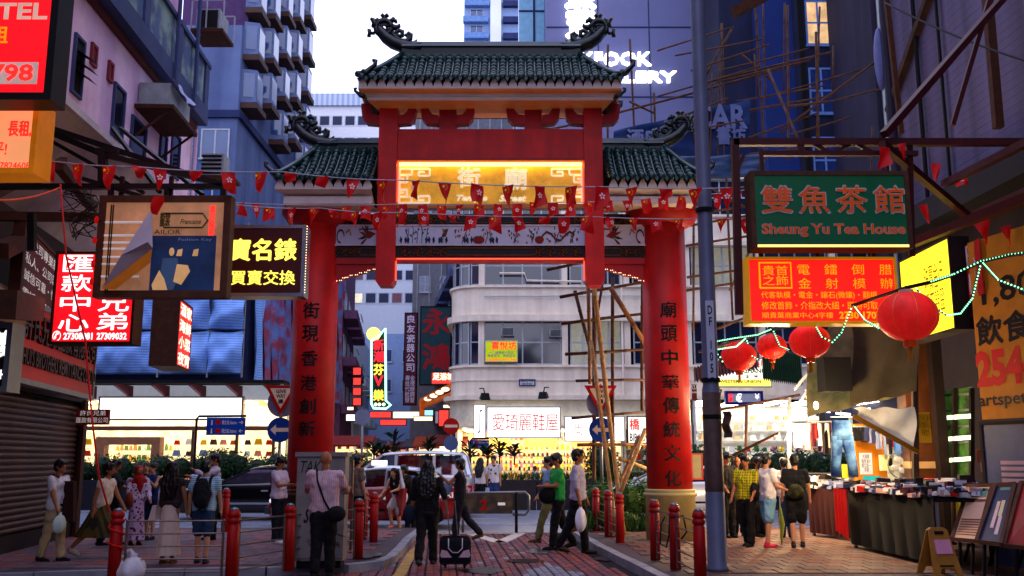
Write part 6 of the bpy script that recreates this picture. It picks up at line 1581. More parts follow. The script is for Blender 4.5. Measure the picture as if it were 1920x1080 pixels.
# small things on the ground: manhole cover, stains, litter
M_stain = mk('oil_stain', c(40, 26, 30), .35, 0, .5, 9)
for k, (x, y, a, b2) in enumerate([(1130, 1048, .14, .3), (1160, 1052, .09, .2), (905, 1070, .3, .4), (1010, 1034, .2, .5), (690, 1040, .2, .5)]):
    p = gp(x, y, .14 if x < 720 else .02); n = 18
    o = B().add([(a * cos(2 * pi * i / n) * (1 + .25 * sin(3 * i)), b2 * sin(2 * pi * i / n) * (1 + .2 * cos(5 * i)), .006) for i in range(n)], [tuple(range(n))]).build('stain', M_stain, lane if x > 720 else pl); o.location = p
mh = struct(inst(None, 'manhole_cover', None, gp(985, 1052, .02)))
B().lathe([(.3, 0), (.3, .006)], (0, 0, 0), 24).build('cover', M_rust, mh); 
for k in range(5): B().box(-.2, .2, -.2 + .1 * k - .015, -.2 + .1 * k + .015, .007, .011).build('rib', M_black, mh)
# ================================================================ bunting
M_flag = mk('flag_red', c(214, 22, 26), .6, 0, .1, 6, es=.07); M_petal = mk('flag_white', c(236, 214, 222), .6, es=.1); M_star = mk('flag_gold', c(250, 200, 60), .6, es=.15)
def flagm(w, h, kind, em, seed):
    rr = random.Random(seed); sk_ = rr.uniform(-.12, .12)
    b_ = B(); ph = rr.uniform(0, 6)
    def f(u, v):
        if kind == 't': x = (u - .5) * w * (1 - v * .85) + sk_ * w * v * 2
        elif kind == 'f': x = (u - .5) * w * (1 - .25 * v)
        else: x = (u - .5) * w + sk_ * w * v
        hh = h * (.45 if kind == 'f' else 1)
        return (x, -.03 * sin(v * 3 + u * 4 + ph) * v * 2, -hh * v * (1 + .1 * sin(u * 3 + ph)))
    b_.grid(f, 6, 6)
    fl_ = b_.mesh('flag', M_flag, True)
    e = B(); cx, cz = f(.5, .45)[0], f(.5, .45)[2]; yy = f(.5, .45)[1] - .03
    if em == 'h':
        for k in range(5):
            a = pi / 2 + 2 * pi * k / 5; r = w * .24
            d = (cos(a), sin(a)); n_ = (-d[1], d[0])
            e.add([(cx + d[0] * r * .15, yy, cz + d[1] * r * .15), (cx + d[0] * r * .6 - n_[0] * r * .28, yy, cz + d[1] * r * .6 - n_[1] * r * .28), (cx + d[0] * r + n_[0] * .1 * r, yy, cz + d[1] * r), (cx + d[0] * r * .6 + n_[0] * r * .3, yy, cz + d[1] * r * .6 + n_[1] * r * .3)], [(0, 1, 2, 3)])
        em_ = e.mesh('emblem', M_petal)
    else:
        def star(x, z, r):
            pts = [(x + (r if i % 2 == 0 else r * .4) * cos(pi / 2 + pi * i / 5), yy, z + (r if i % 2 == 0 else r * .4) * sin(pi / 2 + pi * i / 5)) for i in range(10)]
            e.add(pts, [tuple(range(10))])
        star(cx - w * .18, -h * .22, w * .14)
        for k, (a, b2) in enumerate(((.02, -.12), (.1, -.2), (.1, -.3), (.02, -.38))): star(cx + w * a, h * b2, w * .05)
        em_ = e.mesh('emblem', M_star)
    return fl_, em_
def bunting(label, line, flags, r=.008, wpx=24, hpx=36):
    r_ = thing('flag_bunting', label, 'bunting', (0, 0, 0), 0, 'strings of small red flags across the street')
    pts = [P(*p) for p in line]; full = []
    for a, e in zip(pts, pts[1:]): full += sag(a, e, .03, 8)[:-1]
    full.append(pts[-1])
    B().tube(full, r, 5).build('string', mk('pale_string', c(200, 196, 206), .6), r_)
    for i, (x, kd, em) in enumerate(flags):
        for (x0, y0, Y0_), (x1, y1, Y1_) in zip(line, line[1:]):
            if x0 <= x <= x1:
                t = (x - x0) / (x1 - x0); y = y0 + (y1 - y0) * t; Y_ = Y0_ + (Y1_ - Y0_) * t; break
        else: continue
        p = P(x, y, Y_); best = min(full, key=lambda q: abs(q.x - p.x))
        s = Y_ / FPX * 1.0; sc_ = R.uniform(.9, 1.1)
        f_, e_ = flagm(wpx * s * sc_ * 1.06, hpx * s * sc_ * 1.05, kd, em, int(x) + 7)
        o = inst(f_, 'flag', r_, (p.x, p.y, best.z + (0)), (0, R.uniform(-.12, .12), R.uniform(-.75, .75)))
        if kd != 'f': inst(e_, 'emblem', o)
R1 = [(88, 'r', 'h'), (146, 't', 'c'), (205, 't', 'c'), (262, 'f', 'c'), (300, 't', 'h'), (368, 'f', 'c'), (428, 'r', 'h'), (490, 't', 'c'), (545, 'f', 'c'), (604, 'f', 'c'), (662, 't', 'h'), (717, 't', 'c'), (780, 't', 'h'), (834, 't', 'c'), (895, 'r', 'h'), (952, 't', 'c'), (1012, 'r', 'h'), (1071, 'r', 'c'), (1129, 'r', 'h'), (1184, 't', 'c'), (1248, 'f', 'h'), (1304, 't', 'c'), (1362, 't', 'h')]
bunting('upper string of red flags crossing in front of the gold name board', [(60, 296, 11.5), (250, 312, 11.6), (530, 322, 12), (760, 338, 12.6), (1140, 350, 12.8), (1405, 350, 13)], R1, wpx=26, hpx=38)
R2 = [(x, k, e) for x, k, e in zip([452, 480, 650, 685, 722, 756, 792, 828, 862, 898, 934, 970, 1002, 1036, 1070, 1103, 1140, 1175, 1210, 1243, 1278, 1345, 1385], 'rtrrtrrrtrrrtrrrrtrrrtr', 'chchchhchchhchhchhchchh')]
bunting('smaller string of red flags hanging close to the gate under the name board', [(440, 380, 16), (745, 383, 17.2), (1000, 380, 17.4), (1250, 370, 17.2), (1420, 352, 16)], R2, wpx=18, hpx=25)
R3 = [(505, 'r', 'c'), (548, 't', 'h'), (590, 't', 'c'), (626, 'f', 'h'), (664, 't', 'c'), (708, 'r', 'h'), (752, 'r', 'c'), (796, 'r', 'h'), (848, 'f', 'c'), (885, 'r', 'h'), (928, 'r', 'c'), (971, 'r', 'h'), (1020, 'f', 'c'), (1058, 'r', 'h'), (1100, 'r', 'c'), (1144, 'r', 'h'), (1187, 't', 'c'), (1228, 'r', 'h'), (1272, 't', 'c'), (1354, 't', 'c'), (1397, 'r', 'h')]
bunting('lower string of red flags in front of the painted frieze', [(430, 382, 13.5), (600, 390, 13.8), (760, 398, 14), (1100, 406, 14.2), (1420, 408, 14)], R3, wpx=21, hpx=27)
for k, (x, y, Y_) in enumerate([(298, 384, 11.7), (1658, 292, 12), (1755, 322, 14), (1800, 345, 14.2), (1690, 285, 12.5), (1730, 400, 14.3), (1840, 430, 14), (1885, 440, 13.6)]):
    f_, e_ = flagm([26, 26, 20, 22, 16, 16, 34, 22][k] * Y_ / FPX, [32, 38, 38, 22, 30, 40, 42, 40][k] * Y_ / FPX, 'r' if k in (0, 1, 3) else 't', 'h', 90 + k)
    o = inst(f_, 'loose_flag', None, P(x, y - 16, Y_), (0, R.uniform(-.3, .3), R.uniform(-.4, .4)))
    tag(o, ['red flag caught on the top edge of the tailor sign', 'dark blurred red flag hanging from the red gantry beam', 'red pennant behind the diagonal strut of the red gantry', 'small red flag with a white mark over the dark canopy', 'tiny red pennant at the joint of the red gantry', 'red pennant dangling beside the tea house sign', 'crumpled red flag bunched over the amber banner', 'red pennant at the right over the amber banner'][k], 'flag')
    if k == 3: inst(e_, 'emblem', o)
# ================================================================ lanterns and green rope light
M_lan = mk('lantern_silk', (.75, .012, .01, 1), .55, 0, .3, 2.5, es=.36)
M_lanor = mk('lantern_orange', c(214, 84, 30), .6, es=.1); M_tas = mk('tassel_amber', c(214, 130, 40), .8)
def lantern(x, y, rpx, Y_, label):
    r = rpx * Y_ / FPX; p = P(x, y, Y_)
    r_ = thing('red_lantern', label, 'lantern', (p.x, p.y, p.z - r * .9), R.uniform(0, 3), 'round red lanterns strung over the stalls')
    b_ = B(); n = 48; m = 26; vs = []; fs = []
    for i in range(m + 1):
        a = -pi / 2 * .86 + pi * .86 * i / m
        for j in range(n):
            t = 2 * pi * j / n; rr_ = r * (1 - .018 * abs(cos(8 * t)) ** .3 * cos(a)) * (1 + .008 * (i % 2))
            vs.append((rr_ * cos(a) * cos(t), rr_ * cos(a) * sin(t), r * .9 + r * .84 * sin(a)))
    for i in range(m):
        for j in range(n): fs.append((i * n + j, i * n + (j + 1) % n, (i + 1) * n + (j + 1) % n, (i + 1) * n + j))
    b_.add(vs, fs).build('silk_body', M_lan, r_, True)
    b_ = B()
    for k in range(8):
        t = 2 * pi * k / 8
        b_.tube([(r * cos(a) * cos(t) * 1.0, r * cos(a) * sin(t), r * .9 + r * .85 * sin(a)) for a in [-1.3 + 2.6 * i / 10 for i in range(11)]], r * .008, 4)
    b_.build('rib', mk('gilt_rib', c(230, 190, 110), .4, .3), r_)
    B().lathe([(r * .24, 0), (r * .24, r * .12)], (0, 0, r * 1.68), 16).build('top_cap', mk('pale_cap', c(214, 200, 190), .4), r_)
    B().lathe([(r * .2, 0), (r * .22, r * .3)], (0, 0, r * -.16), 14).build('bottom_collar', M_lanor, r_)
    b_ = B()
    for k in range(9): b_.tube([(r * .05 * cos(k), r * .05 * sin(k), -r * .1), (r * .08 * cos(k), r * .08 * sin(k), -r * (.55 + .05 * (k % 3)))], r * .018, 4)
    b_.build('tassel', M_tas, r_)
    B().beam((0, 0, r * 1.8), (0, 0, r * 1.95), .015).build('hook', M_wire, r_)
lantern(1385, 668, 33, 14.6, 'leftmost red lantern hanging beside the grey lamp post'); lantern(1447, 650, 28, 15.2, 'smallest red lantern, second from the lamp post')
lantern(1518, 640, 38, 13.6, 'third red lantern between the small one and the largest'); lantern(1702, 593, 56, 11.6, 'largest red lantern in front of the yellow sign')
main = [(1326, 655, 13.4), (1345, 640, 14.2), (1385, 633, 14.6), (1420, 628, 14.9), (1447, 617, 15.2), (1485, 608, 14.3), (1518, 600, 13.6), (1560, 588, 13.3), (1597, 572, 13), (1645, 556, 12.3), (1700, 538, 11.7), (1745, 528, 11.8), (1788, 514, 12), (1838, 490, 12), (1890, 478, 11.6), (1980, 466, 11)]
dr = [[(1400, 640, 14.6), (1410, 668, 14.4), (1424, 676, 14.3)], [(1450, 622, 15), (1462, 650, 14.8), (1480, 657, 14.3)], [(1524, 604, 13.5), (1540, 632, 13.2), (1560, 642, 13.1), (1577, 624, 13), (1597, 574, 13)], [(1600, 574, 13), (1620, 600, 12.5), (1650, 618, 12.1)],
      [(1718, 542, 11.6), (1745, 572, 11.5), (1775, 592, 11.5), (1800, 588, 11.7), (1822, 560, 11.9), (1838, 494, 12)], [(1842, 494, 12), (1870, 525, 11.5), (1960, 560, 11)], [(1330, 656, 13.3), (1338, 690, 13.3)], [(1335, 655, 13.3), (1350, 670, 13.2), (1358, 686, 13.2)], [(1326, 658, 13.3), (1380, 650, 13.9), (1398, 634, 14.5)]]
rl = thing('green_rope_light', 'string of tiny green lights and black cable draped along the row of red lanterns', 'string lights')
b_ = B()
def resamp(pts, st):
    pts = [P(*p) for p in pts]; out = []
    for a, e in zip(pts, pts[1:]):
        n = max(1, int((e - a).length / st)); out += [a.lerp(e, i / n) for i in range(n)]
    return out
cab = B().tube([P(*p) for p in main], .016, 6); cab.build('cable', M_wire, rl)
cab2 = [P(x, y + 3, Y_ + .05) for x, y, Y_ in main]; B().tube(cab2, .012, 5).build('cable', M_wire, rl)
for d_ in dr: B().tube([P(*p) for p in d_], .012, 5).build('cable', mk('dark_green_rope', c(20, 60, 36), .5), rl)
for ln_ in [main[:9], main[11:]] + dr:
    for q in resamp(ln_, .045): b_.ell(q + Vector((0, -.02, .0)), (.011, .011, .011), 5, 3)
tag(b_.build('tiny_lights', lit('green_led', (.25, 1, .5, 1), 2.6, var=0), rl), kind='stuff')
# ================================================================ stalls on the right pavement
def T_(x, y, Y_): return P(x, y, Y_)
M_cloth = mk('black_table_cloth', c(14, 9, 9), .9, 0, .3, 4); M_redc = mk('red_cloth', c(206, 14, 12), .7, es=.12)
def table(label, p0, p1, depth, h, mat, seed, cols, n=160, piles=True):
    a = gp(*p0, .13); e = gp(*p1, .13); d = (e - a); w = d.length; rz = atan2(d.y, d.x)
    r_ = thing('stall_table', label, 'stall table', ((a.x + e.x) / 2, (a.y + e.y) / 2, .13), rz)
    rr = random.Random(seed)
    B().box(-w / 2, w / 2, 0, depth, h - .05, h).build('tabletop', mat, r_)
    B().grid(lambda u, v: (-w / 2 + w * u, -.01 - .03 * abs(sin(u * 22 + v)) * (1 - v), .06 + (h - .05) * v), 60, 8).build('cloth_front', mat, r_)
    B().grid(lambda u, v: (-w / 2 - .01 - .02 * abs(sin(u * 12)) * (1 - v), depth * u, .1 + (h - .1) * v), 20, 6).build('cloth_side', mat, r_)
    for sx in (-1, 1):
        for y_ in (.05, depth - .05): B().beam((sx * (w / 2 - .05), y_, 0), (sx * (w / 2 - .05), y_, h - .05), .05).build('leg', M_steel, r_)
    g_ = thing('folded_goods', label.replace('table', 'goods heaped on the table'), 'clothes', ((a.x + e.x) / 2, (a.y + e.y) / 2, .13 + h), rz)
    b_ = B()
    for _ in range(n):
        x = rr.uniform(-w / 2, w / 2); y = rr.uniform(-.05, depth); s = rr.uniform(.04, .09); z = rr.uniform(0, .5); b_.k = rr.randrange(len(cols))
        an = rr.uniform(0, 3); ca, sa = cos(an), sin(an)
        vs = []
        for i, (u, v) in enumerate(((-1, -1), (1, -1), (1, 1), (-1, 1))): vs.append((x + s * 1.6 * (u * ca - v * sa * .6), y + s * 1.3 * (u * sa + v * ca * .6), z * .45 * (1 - abs(x) / w) * (.5 + .5 * sin(x * 9 + seed)) + rr.uniform(-.01, .01)))
        vs2 = [(q[0] * .93 + x * .07, q[1] * .93 + y * .07, q[2] + s * .8 + rr.uniform(-.01, .02)) for q in vs]
        b_.add(vs + vs2, [(4, 5, 6, 7), (0, 1, 5, 4), (1, 2, 6, 5), (2, 3, 7, 6), (3, 0, 4, 7)])
    b_.k = 1
    o = b_.build('folded_clothes', cols, g_); tag(o, kind='stuff')
    return r_, w
CC = [mk('cloth_%d' % i, k, .8) for i, k in enumerate([c(230, 226, 230), c(180, 30, 30), c(30, 28, 36), c(60, 66, 110), c(210, 170, 160), c(240, 236, 230), c(90, 20, 40), c(150, 160, 200), c(34, 30, 30)])]
t1, w1 = table('long dark cloth draped stall table on the right pavement', (1598, 1026), (1760, 1066), 1.3, .93, M_cloth, 1, CC, 700)
t2, w2 = table('small stall table nearer the road behind the red cloth', (1520, 1004), (1596, 1015), .9, .9, mk('maroon_cloth', c(70, 16, 20), .9), 2, [CC[2], CC[0], CC[8], CC[7]], 130)
B().grid(lambda u, v: (-w1 / 2 - .42 + .6 * u, -.08 - .06 * abs(sin(u * 12)), .14 + .82 * v + (.12 * (1 - u) * (1 - v))), 20, 8).build('red_drape', M_redc, t1, True)
hr = thing('shirt_rail', 'row of pastel shirts on pale hangers over the small stall table', 'clothes', gp(1530, 1004, .13).to_tuple(), 0)
for k in range(9):
    B().grid(lambda u, v: (-.3 + .1 * k + .03 * sin(v * 4 + k), .1 + .38 * u, .88 + .27 * v - .05 * abs(u - .5)), 4, 4).build('shirt', CC[[0, 4, 5, 7, 0, 4, 7, 5, 0][k]], hr)
B().tube([(-.4, .28, 1.18), (.6, .28, 1.18)], .015, 6).build('rail', M_steel, hr)
for s in (-.4, .6): B().tube([(s, .28, 0), (s, .28, 1.18)], .015, 6).build('rail_post', M_steel, hr)
sf = thing('stall_canopy', 'stall frame of dark posts and slanted beam holding stained tarpaulin panels', 'stall')
bar(sf, 1714, 640, 16.6, 1718, 1010, 16.6, .09, M_dkr, 'post'); bar(sf, 1600, 780, 15.8, 1722, 848, 15.8, .07, mk('brass_pole', c(140, 100, 40), .4, .5), 'beam')
bar(sf, 1595, 780, 18.6, 1598, 1000, 18.6, .06, M_steel, 'post'); bar(sf, 1480, 745, 19, 1480, 1000, 19, .06, M_steel, 'post')
M_oldt = mk('stained_tarp', c(150, 142, 106), .7, 0, .35, 1.6, kind='noise', col2=c(84, 92, 66), p=1.4, bump=.2)
def sheet(parent, pts, m, name='tarpaulin', nu=16, nv=12, amp=.04, f=5.):
    A, E, Cc, D_ = [P(*p) for p in pts]
    return B().grid(lambda u, v: (A * (1 - u) + E * u) * (1 - v) + (D_ * (1 - u) + Cc * u) * v + Vector((amp * sin(v * f), -amp * sin(u * f * 2 + v * f), amp * .5 * sin(u * f * 3))), nu, nv).build(name, m, parent, True)
sheet(sf, [(1500, 625, 16.8), (1640, 600, 16.2), (1722, 735, 16.0), (1520, 782, 16.6)], M_oldt); sheet(sf, [(1592, 585, 16.0), (1720, 560, 15.4), (1722, 735, 15.6), (1600, 760, 16.0)], mk('dark_tarp', c(84, 74, 54), .8, 0, .4, 1.5, bump=.2))
q = P(1568, 705, 15.7); B().box(q.x - .22, q.x + .22, 15.6, 16.0, q.z - .25, q.z + .3).build('speaker_box', M_dark, sf)
sheet(sf, [(1600, 765, 15.9), (1716, 765, 15.9), (1716, 842, 15.9), (1612, 785, 15.9)], mk('pale_tarp', c(214, 210, 196), .6, es=.15))
bw_ = B()
for k, a in enumerate([(1490, 730, 1540, 668), (1490, 768, 1512, 735), (1486, 770, 1516, 770), (1512, 730, 1516, 770)]): bar(sf, a[0], a[1], 19, a[2], a[3], 19, .05, M_white, 'white_strut')
def corrugated(label, pts, m):
    r_ = thing('corrugated_awning', label, 'awning'); A, E, Cc, D_ = [P(*p) for p in pts]; n = 40
    b_ = B()
    b_.grid(lambda u, v: (A * (1 - u) + E * u) * (1 - v) + (D_ * (1 - u) + Cc * u) * v + Vector((0, 0, .035 * (1 if int(u * n) % 2 else -1))), n, 1)
    b_.build('sheet', m, r_)
    return r_
corrugated('corrugated dull red awning above the exchange signs', [(1300, 690, 25), (1418, 650, 24), (1424, 690, 22.5), (1302, 716, 23)], mk('dull_red_sheet', c(110, 40, 34), .6, .2, .3, 3))
corrugated('corrugated green awning between the small lanterns and the stained tarpaulin', [(1428, 652, 22), (1502, 664, 21), (1506, 722, 20), (1430, 712, 20.5)], mk('green_sheet', c(38, 84, 52), .6, .2, .3, 3))
# hanging jeans
jn = thing('hanging_jeans', 'faded blue jeans hanging by clips in front of the orange board', 'jeans', P(1584, 895, 17.3).to_tuple(), .1)
M_jean = mk('faded_denim', c(50, 84, 150), .8, 0, .3, 3, kind='noise', col2=c(110, 150, 205), p=3)
H = 1.0
for s in (-1, 1): B().tube([(s * .1, 0, .72), (s * .115, 0, .5), (s * .15, 0, .25), (s * .165, 0, 0)], [.105, .1, .092, .095], 12, flat=.45).build('leg', M_jean, jn, True)
B().tube([(0, 0, .66), (0, 0, .8), (0, 0, 1.0)], [.2, .19, .185], 14, flat=.3).build('waist', M_jean, jn, True)
B().tube([(-.2, 0, 1.06), (.2, 0, 1.06)], .012, 5).build('hanger', M_white, jn); B().beam((0, 0, 1.06), (0, 0, 1.3), .012).build('hanger_hook', M_steel, jn)
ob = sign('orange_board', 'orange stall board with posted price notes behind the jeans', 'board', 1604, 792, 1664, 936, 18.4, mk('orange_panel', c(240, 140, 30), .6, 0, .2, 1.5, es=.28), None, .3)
near_box(B(), ob, .12, .4, .5, .68, -.03, -.005).build('price_note', mk('white_note', c(236, 232, 236), .6, es=.25), ob); near_box(B(), ob, .2, .7, .75, .87, -.03, -.005).build('price_note', mk('cyan_note', c(70, 200, 215), .6, es=.2), ob)
near_box(B(), ob, .02, .88, .5, .99, -.03, -.005).build('plate', M_black, ob); text(ob, 'OPEN $20', -ob['w'] * .44, -ob['w'] * .06, ob['h'] * .03, ob['h'] * .075, M_lyel, y=-.04, bold=.02)
near_box(B(), ob, .2, .12, .7, .26, -.03, -.005).build('photo_print', CC[1], ob)
text(ob, '大減價\n每件 $39\n買二送一\n多謝', -ob['w'] * .34, -ob['w'] * .05, ob['h'] * .35, ob['h'] * .58, M_drk, y=-.04)
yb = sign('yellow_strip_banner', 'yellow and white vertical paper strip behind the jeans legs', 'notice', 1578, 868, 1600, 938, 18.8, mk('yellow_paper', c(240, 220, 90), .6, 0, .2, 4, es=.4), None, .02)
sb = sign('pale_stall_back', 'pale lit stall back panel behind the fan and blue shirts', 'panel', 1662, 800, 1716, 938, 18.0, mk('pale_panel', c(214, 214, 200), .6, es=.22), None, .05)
q = P(1690, 872, 17.6); fan = thing('stall_fan', 'round grey electric fan at the back of the right stall', 'fan', (q.x, q.y, q.z))
B().tube([(.24 * cos(a), 0, .24 * sin(a)) for a in [2 * pi * i / 20 for i in range(21)]], .012, 5).build('guard', M_steel, fan)
for k in range(4): B().ell((.1 * cos(k * pi / 2 + .4), .02, .1 * sin(k * pi / 2 + .4)), (.09, .015, .06), 8, 5).build('blade', M_frame, fan)
B().beam((0, .05, -.9), (0, .05, 0), .04).build('stand', M_steel, fan)
for k, (x0, x1, cl) in enumerate([(1655, 1664, c(150, 170, 200)), (1664, 1674, c(40, 40, 60)), (1674, 1704, c(96, 140, 214))]):
    A = P(x0, 808, 17.7); E = P(x1, 852, 17.7); b_ = B().grid(lambda u, v: (A.x + (E.x - A.x) * u, 17.7 + .03 * sin(u * 9), A.z + (E.z - A.z) * v), 6, 4)
    o = b_.build('hanging_shirt', mk('shirt_cloth_%d' % k, cl, .8, es=.05)); tag(o, ['pale grey shirt hanging left in the back of the stall', 'black shirt hanging in the middle at the back of the stall', 'blue denim shirts hanging right at the back of the stall'][k], 'shirt')
r = thing('wall_phone_box', 'cream meter box fixed beside the orange board', 'meter box', P(1664, 880, 17.9).to_tuple()); B().box(-.1, .12, 0, .12, -.02, .26).build('body', mk('cream_box', c(220, 220, 170), .5, es=.1), r); B().box(.03, .1, -.01, 0, .06, .2).build('screen', M_dark, r)
for k, (x, y, Y_, e) in enumerate([(1476, 796, 18.6, 250), (1655, 770, 16.6, 190), (1530, 760, 15.0, 170), (1452, 800, 21, 300), (1352, 792, 21, 330)]):
    lamp('stall_lamp', P(x, y, Y_), e * .8, (1, .7, .36), label='bare warm bulb over the stalls, %s from the road' % ['third', 'nearest to the camera', 'fourth', 'second', 'first'][k] )
# clear yellow A-frame, easels with framed posters
def aframe():
    p = gp(1762, 1078, .13); r_ = thing('floor_sign', 'folding yellow floor sign with a pink note standing by the stall table', 'floor sign', p.to_tuple(), .15)
    m = mk('scuffed_yellow_plastic', c(170, 116, 62), .45, 0, .2, 5, es=.03)
    for s, nm in ((-1, 'front_board'), (1, 'rear_board')):
        b_ = B(); h_ = .62; y1 = .2 * s
        pts = [(-.2, 0), (-.12, 0), (-.08, .1), (.1, .1), (.13, 0), (.2, 0), (.13, h_ * .95), (.09, h_), (-.09, h_), (-.13, h_ * .95)]
        b_.prism(pts, -.012, .012); M_ = Matrix.Translation((0, y1, 0)) @ Matrix.Rotation(-s * -.31, 4, 'X')
        b_.xf(Matrix.Translation((0, y1, 0)) @ Matrix.Rotation(.31 * s, 4, 'X')); b_.build(nm, m, r_)
    MM = Matrix.Translation((0, -.2, 0)) @ Matrix.Rotation(-.31, 4, 'X')
    B().box(-.1, .12, -.03, -.014, .28, .46).xf(MM).build('pink_note', mk('pink_note', c(220, 150, 180), .6, es=.06), r_); B().box(-.06, .06, -.03, -.013, .53, .57).xf(MM).build('handle_slot', M_dark, r_)
    B().box(-.09, .1, -.02, -.013, .12, .14).xf(MM).build('print_line', M_drk, r_)
aframe()
def easel(label, pts, Y_, face, deco):
    r_ = thing('poster_easel', label, 'easel', (0, 0, 0)); A, E, Cc, D_ = [P(*p) for p in pts]
    n_ = (E - A).cross(D_ - A).normalized(); n_ = n_ if n_.y < 0 else -n_
    A2 = [q - n_ * .04 for q in (A, E, Cc, D_)]
    b_ = B().add([A, E, Cc, D_] + A2, [(3, 2, 1, 0), (4, 5, 6, 7), (0, 1, 5, 4), (1, 2, 6, 5), (2, 3, 7, 6), (3, 0, 4, 7)]); b_.build('poster', face, r_)
    for a, e in ((A, E), (E, Cc), (Cc, D_), (D_, A)): B().beam(a + n_ * .01, e + n_ * .01, .045, .05).build('frame', M_wood, r_)
    for q in (D_ * .75 + Cc * .25, D_ * .25 + Cc * .75): B().beam(q - n_ * .03, (q.x, q.y + .05, .13), .035).build('leg', M_black, r_)
    B().beam(A * .5 + E * .5 - n_ * .05, ((A.x + E.x) / 2, A.y + .5, .13), .035).build('leg', M_black, r_)
    f = lambda u, v: (A * (1 - u) + E * u) * (1 - v) + (D_ * (1 - u) + Cc * u) * v + n_ * .006
    b_ = B()
    for (u0, v0, u1, v1, k) in deco: b_.k = k; b_.quad(f(u0, v1), f(u1, v1), f(u1, v0), f(u0, v0))
    b_.k = 1; tag(b_.build('print', [mk('print_teal', c(110, 150, 140), .5), mk('print_cream', c(214, 200, 160), .5), mk('print_brown', c(140, 80, 60), .5), mk('print_gold', c(220, 170, 60), .5), mk('print_pink', c(220, 190, 200), .5)], r_), kind='stuff')
easel('easel holding a cream menu sheet at the right', [(1818, 912, 13.9), (1862, 910, 13.5), (1834, 1016, 12.7), (1786, 1012, 13.2)], 13, mk('menu_cream', c(224, 180, 160), .5, 0, .1, 3, es=.08), [(.15, .05, .85, .22, 0), (.1, .26, .9, .3, 2)] + [(.1, .62 + .045 * k, .88, .64 + .045 * k, 2) for k in range(7)])
easel('easel with a dark blue poster of two pale figures', [(1868, 910, 13.3), (1904, 908, 13.0), (1878, 1022, 12.3), (1832, 1016, 12.7)], 13, mk('poster_night', c(48, 54, 92), .4, 0, .5, 3, es=.08), [(.35, .3, .5, .75, 4), (.55, .28, .72, .55, 1), (.6, .55, .75, .85, 4), (.3, .05, .8, .1, 0)])
easel('easel with a red poster at the far right edge', [(1916, 906, 12.9), (1990, 900, 12.3), (1966, 1032, 11.8), (1884, 1024, 12.3)], 13, mk('poster_red', c(150, 22, 28), .4, 0, .3, 3, es=.08), [(.3, .1, .6, .2, 3), (.25, .45, .5, .6, 3), (.5, .35, .8, .7, 3)])
# rubbish bag
rb_ = thing('rubbish_bag', 'knotted white plastic rubbish bag against the left railing', 'rubbish bag', gp(243, 1092, .13).to_tuple())
M_plas = mk('white_plastic', c(214, 205, 216), .35, 0, .12, 6, bump=.4, es=.03)
def bagbody(rx, ry, h, seed, n=28, m=20):
    rr = random.Random(seed); b_ = B(); vs = []; fs = []
    for i in range(m + 1):
        t = i / m; prof = sin(pi * min(1, t * 1.02) ** .75) ** .6 if t < .82 else .32 - .2 * (t - .82) / .18 + .1 * (t > .93)
        prof = max(prof, .12)
        for j in range(n):
            a = 2 * pi * j / n; k = 1 + .09 * sin(5 * a + 3 * t + seed) + .05 * sin(11 * a - 7 * t)
            vs.append((rx * prof * k * cos(a) + .03 * t, ry * prof * k * sin(a), h * t))
    for i in range(m):
        for j in range(n): fs.append((i * n + j, i * n + (j + 1) % n, (i + 1) * n + (j + 1) % n, (i + 1) * n + j))
    fs.append(tuple(reversed(range(n))))
    return b_.add(vs, fs)
bagbody(.17, .16, .34, 2).build('bag_body', M_plas, rb_, True)
B().tube([(.03, 0, .32), (-.02, 0, .38), (-.06, 0, .36)], [.03, .02, .03], 6).build('knot', M_plas, rb_)
for k, (x, y) in enumerate([(430, 1078), (160, 1075), (500, 1079)][:1]): pass

hg = thing('hanging_goods_rail', 'rail of small coloured garments and bags hanging at the back of the right stall', 'clothes', (0, 0, 0))
bar(hg, 1600, 800, 17.9, 1712, 800, 17.9, .03, M_steel, 'rail')
rr = random.Random(8)
for k in range(13):
    x = 1606 + 8 * k; A = P(x, 801, 17.86); hh = rr.uniform(.2, .42); ww = rr.uniform(.05, .09)
    B().grid(lambda u, v: (A.x + (u - .5) * ww * (1.2 if v < .25 else .8) * 2, A.y - .02 * sin(u * 8 + k), A.z - hh * v), 4, 5).build('garment', rr.choice(CC), hg)
hs = thing('hanging_shirts_row', 'row of shirts and bags hanging under the awning left of the jeans', 'clothes', (0, 0, 0))
bar(hs, 1488, 792, 19.2, 1575, 790, 18.8, .03, M_steel, 'rail')
for k in range(9):
    x = 1494 + 9 * k; A = P(x, 794, 19.0); hh = rr.uniform(.25, .6); ww = rr.uniform(.06, .1)
    B().grid(lambda u, v: (A.x + (u - .5) * ww * (1.3 if v < .25 else .9) * 2, A.y - .02 * sin(u * 8 + k), A.z - hh * v), 4, 5).build('garment', rr.choice(CC), hs)
for k in range(6):
    x, y, Y_ = 1492 + 38 * k, 765 + 5 * (k % 3), 17.8
    o = tag(B().tube([P(x, y, Y_), P(x + 26, y + 2, Y_)], .018, 6).build('tube_light', M_tube), 'glowing white tube light under the stall awning, %s from the lamp post' % ['first', 'second', 'third', 'fourth', 'fifth', 'sixth'][k], 'tube light')
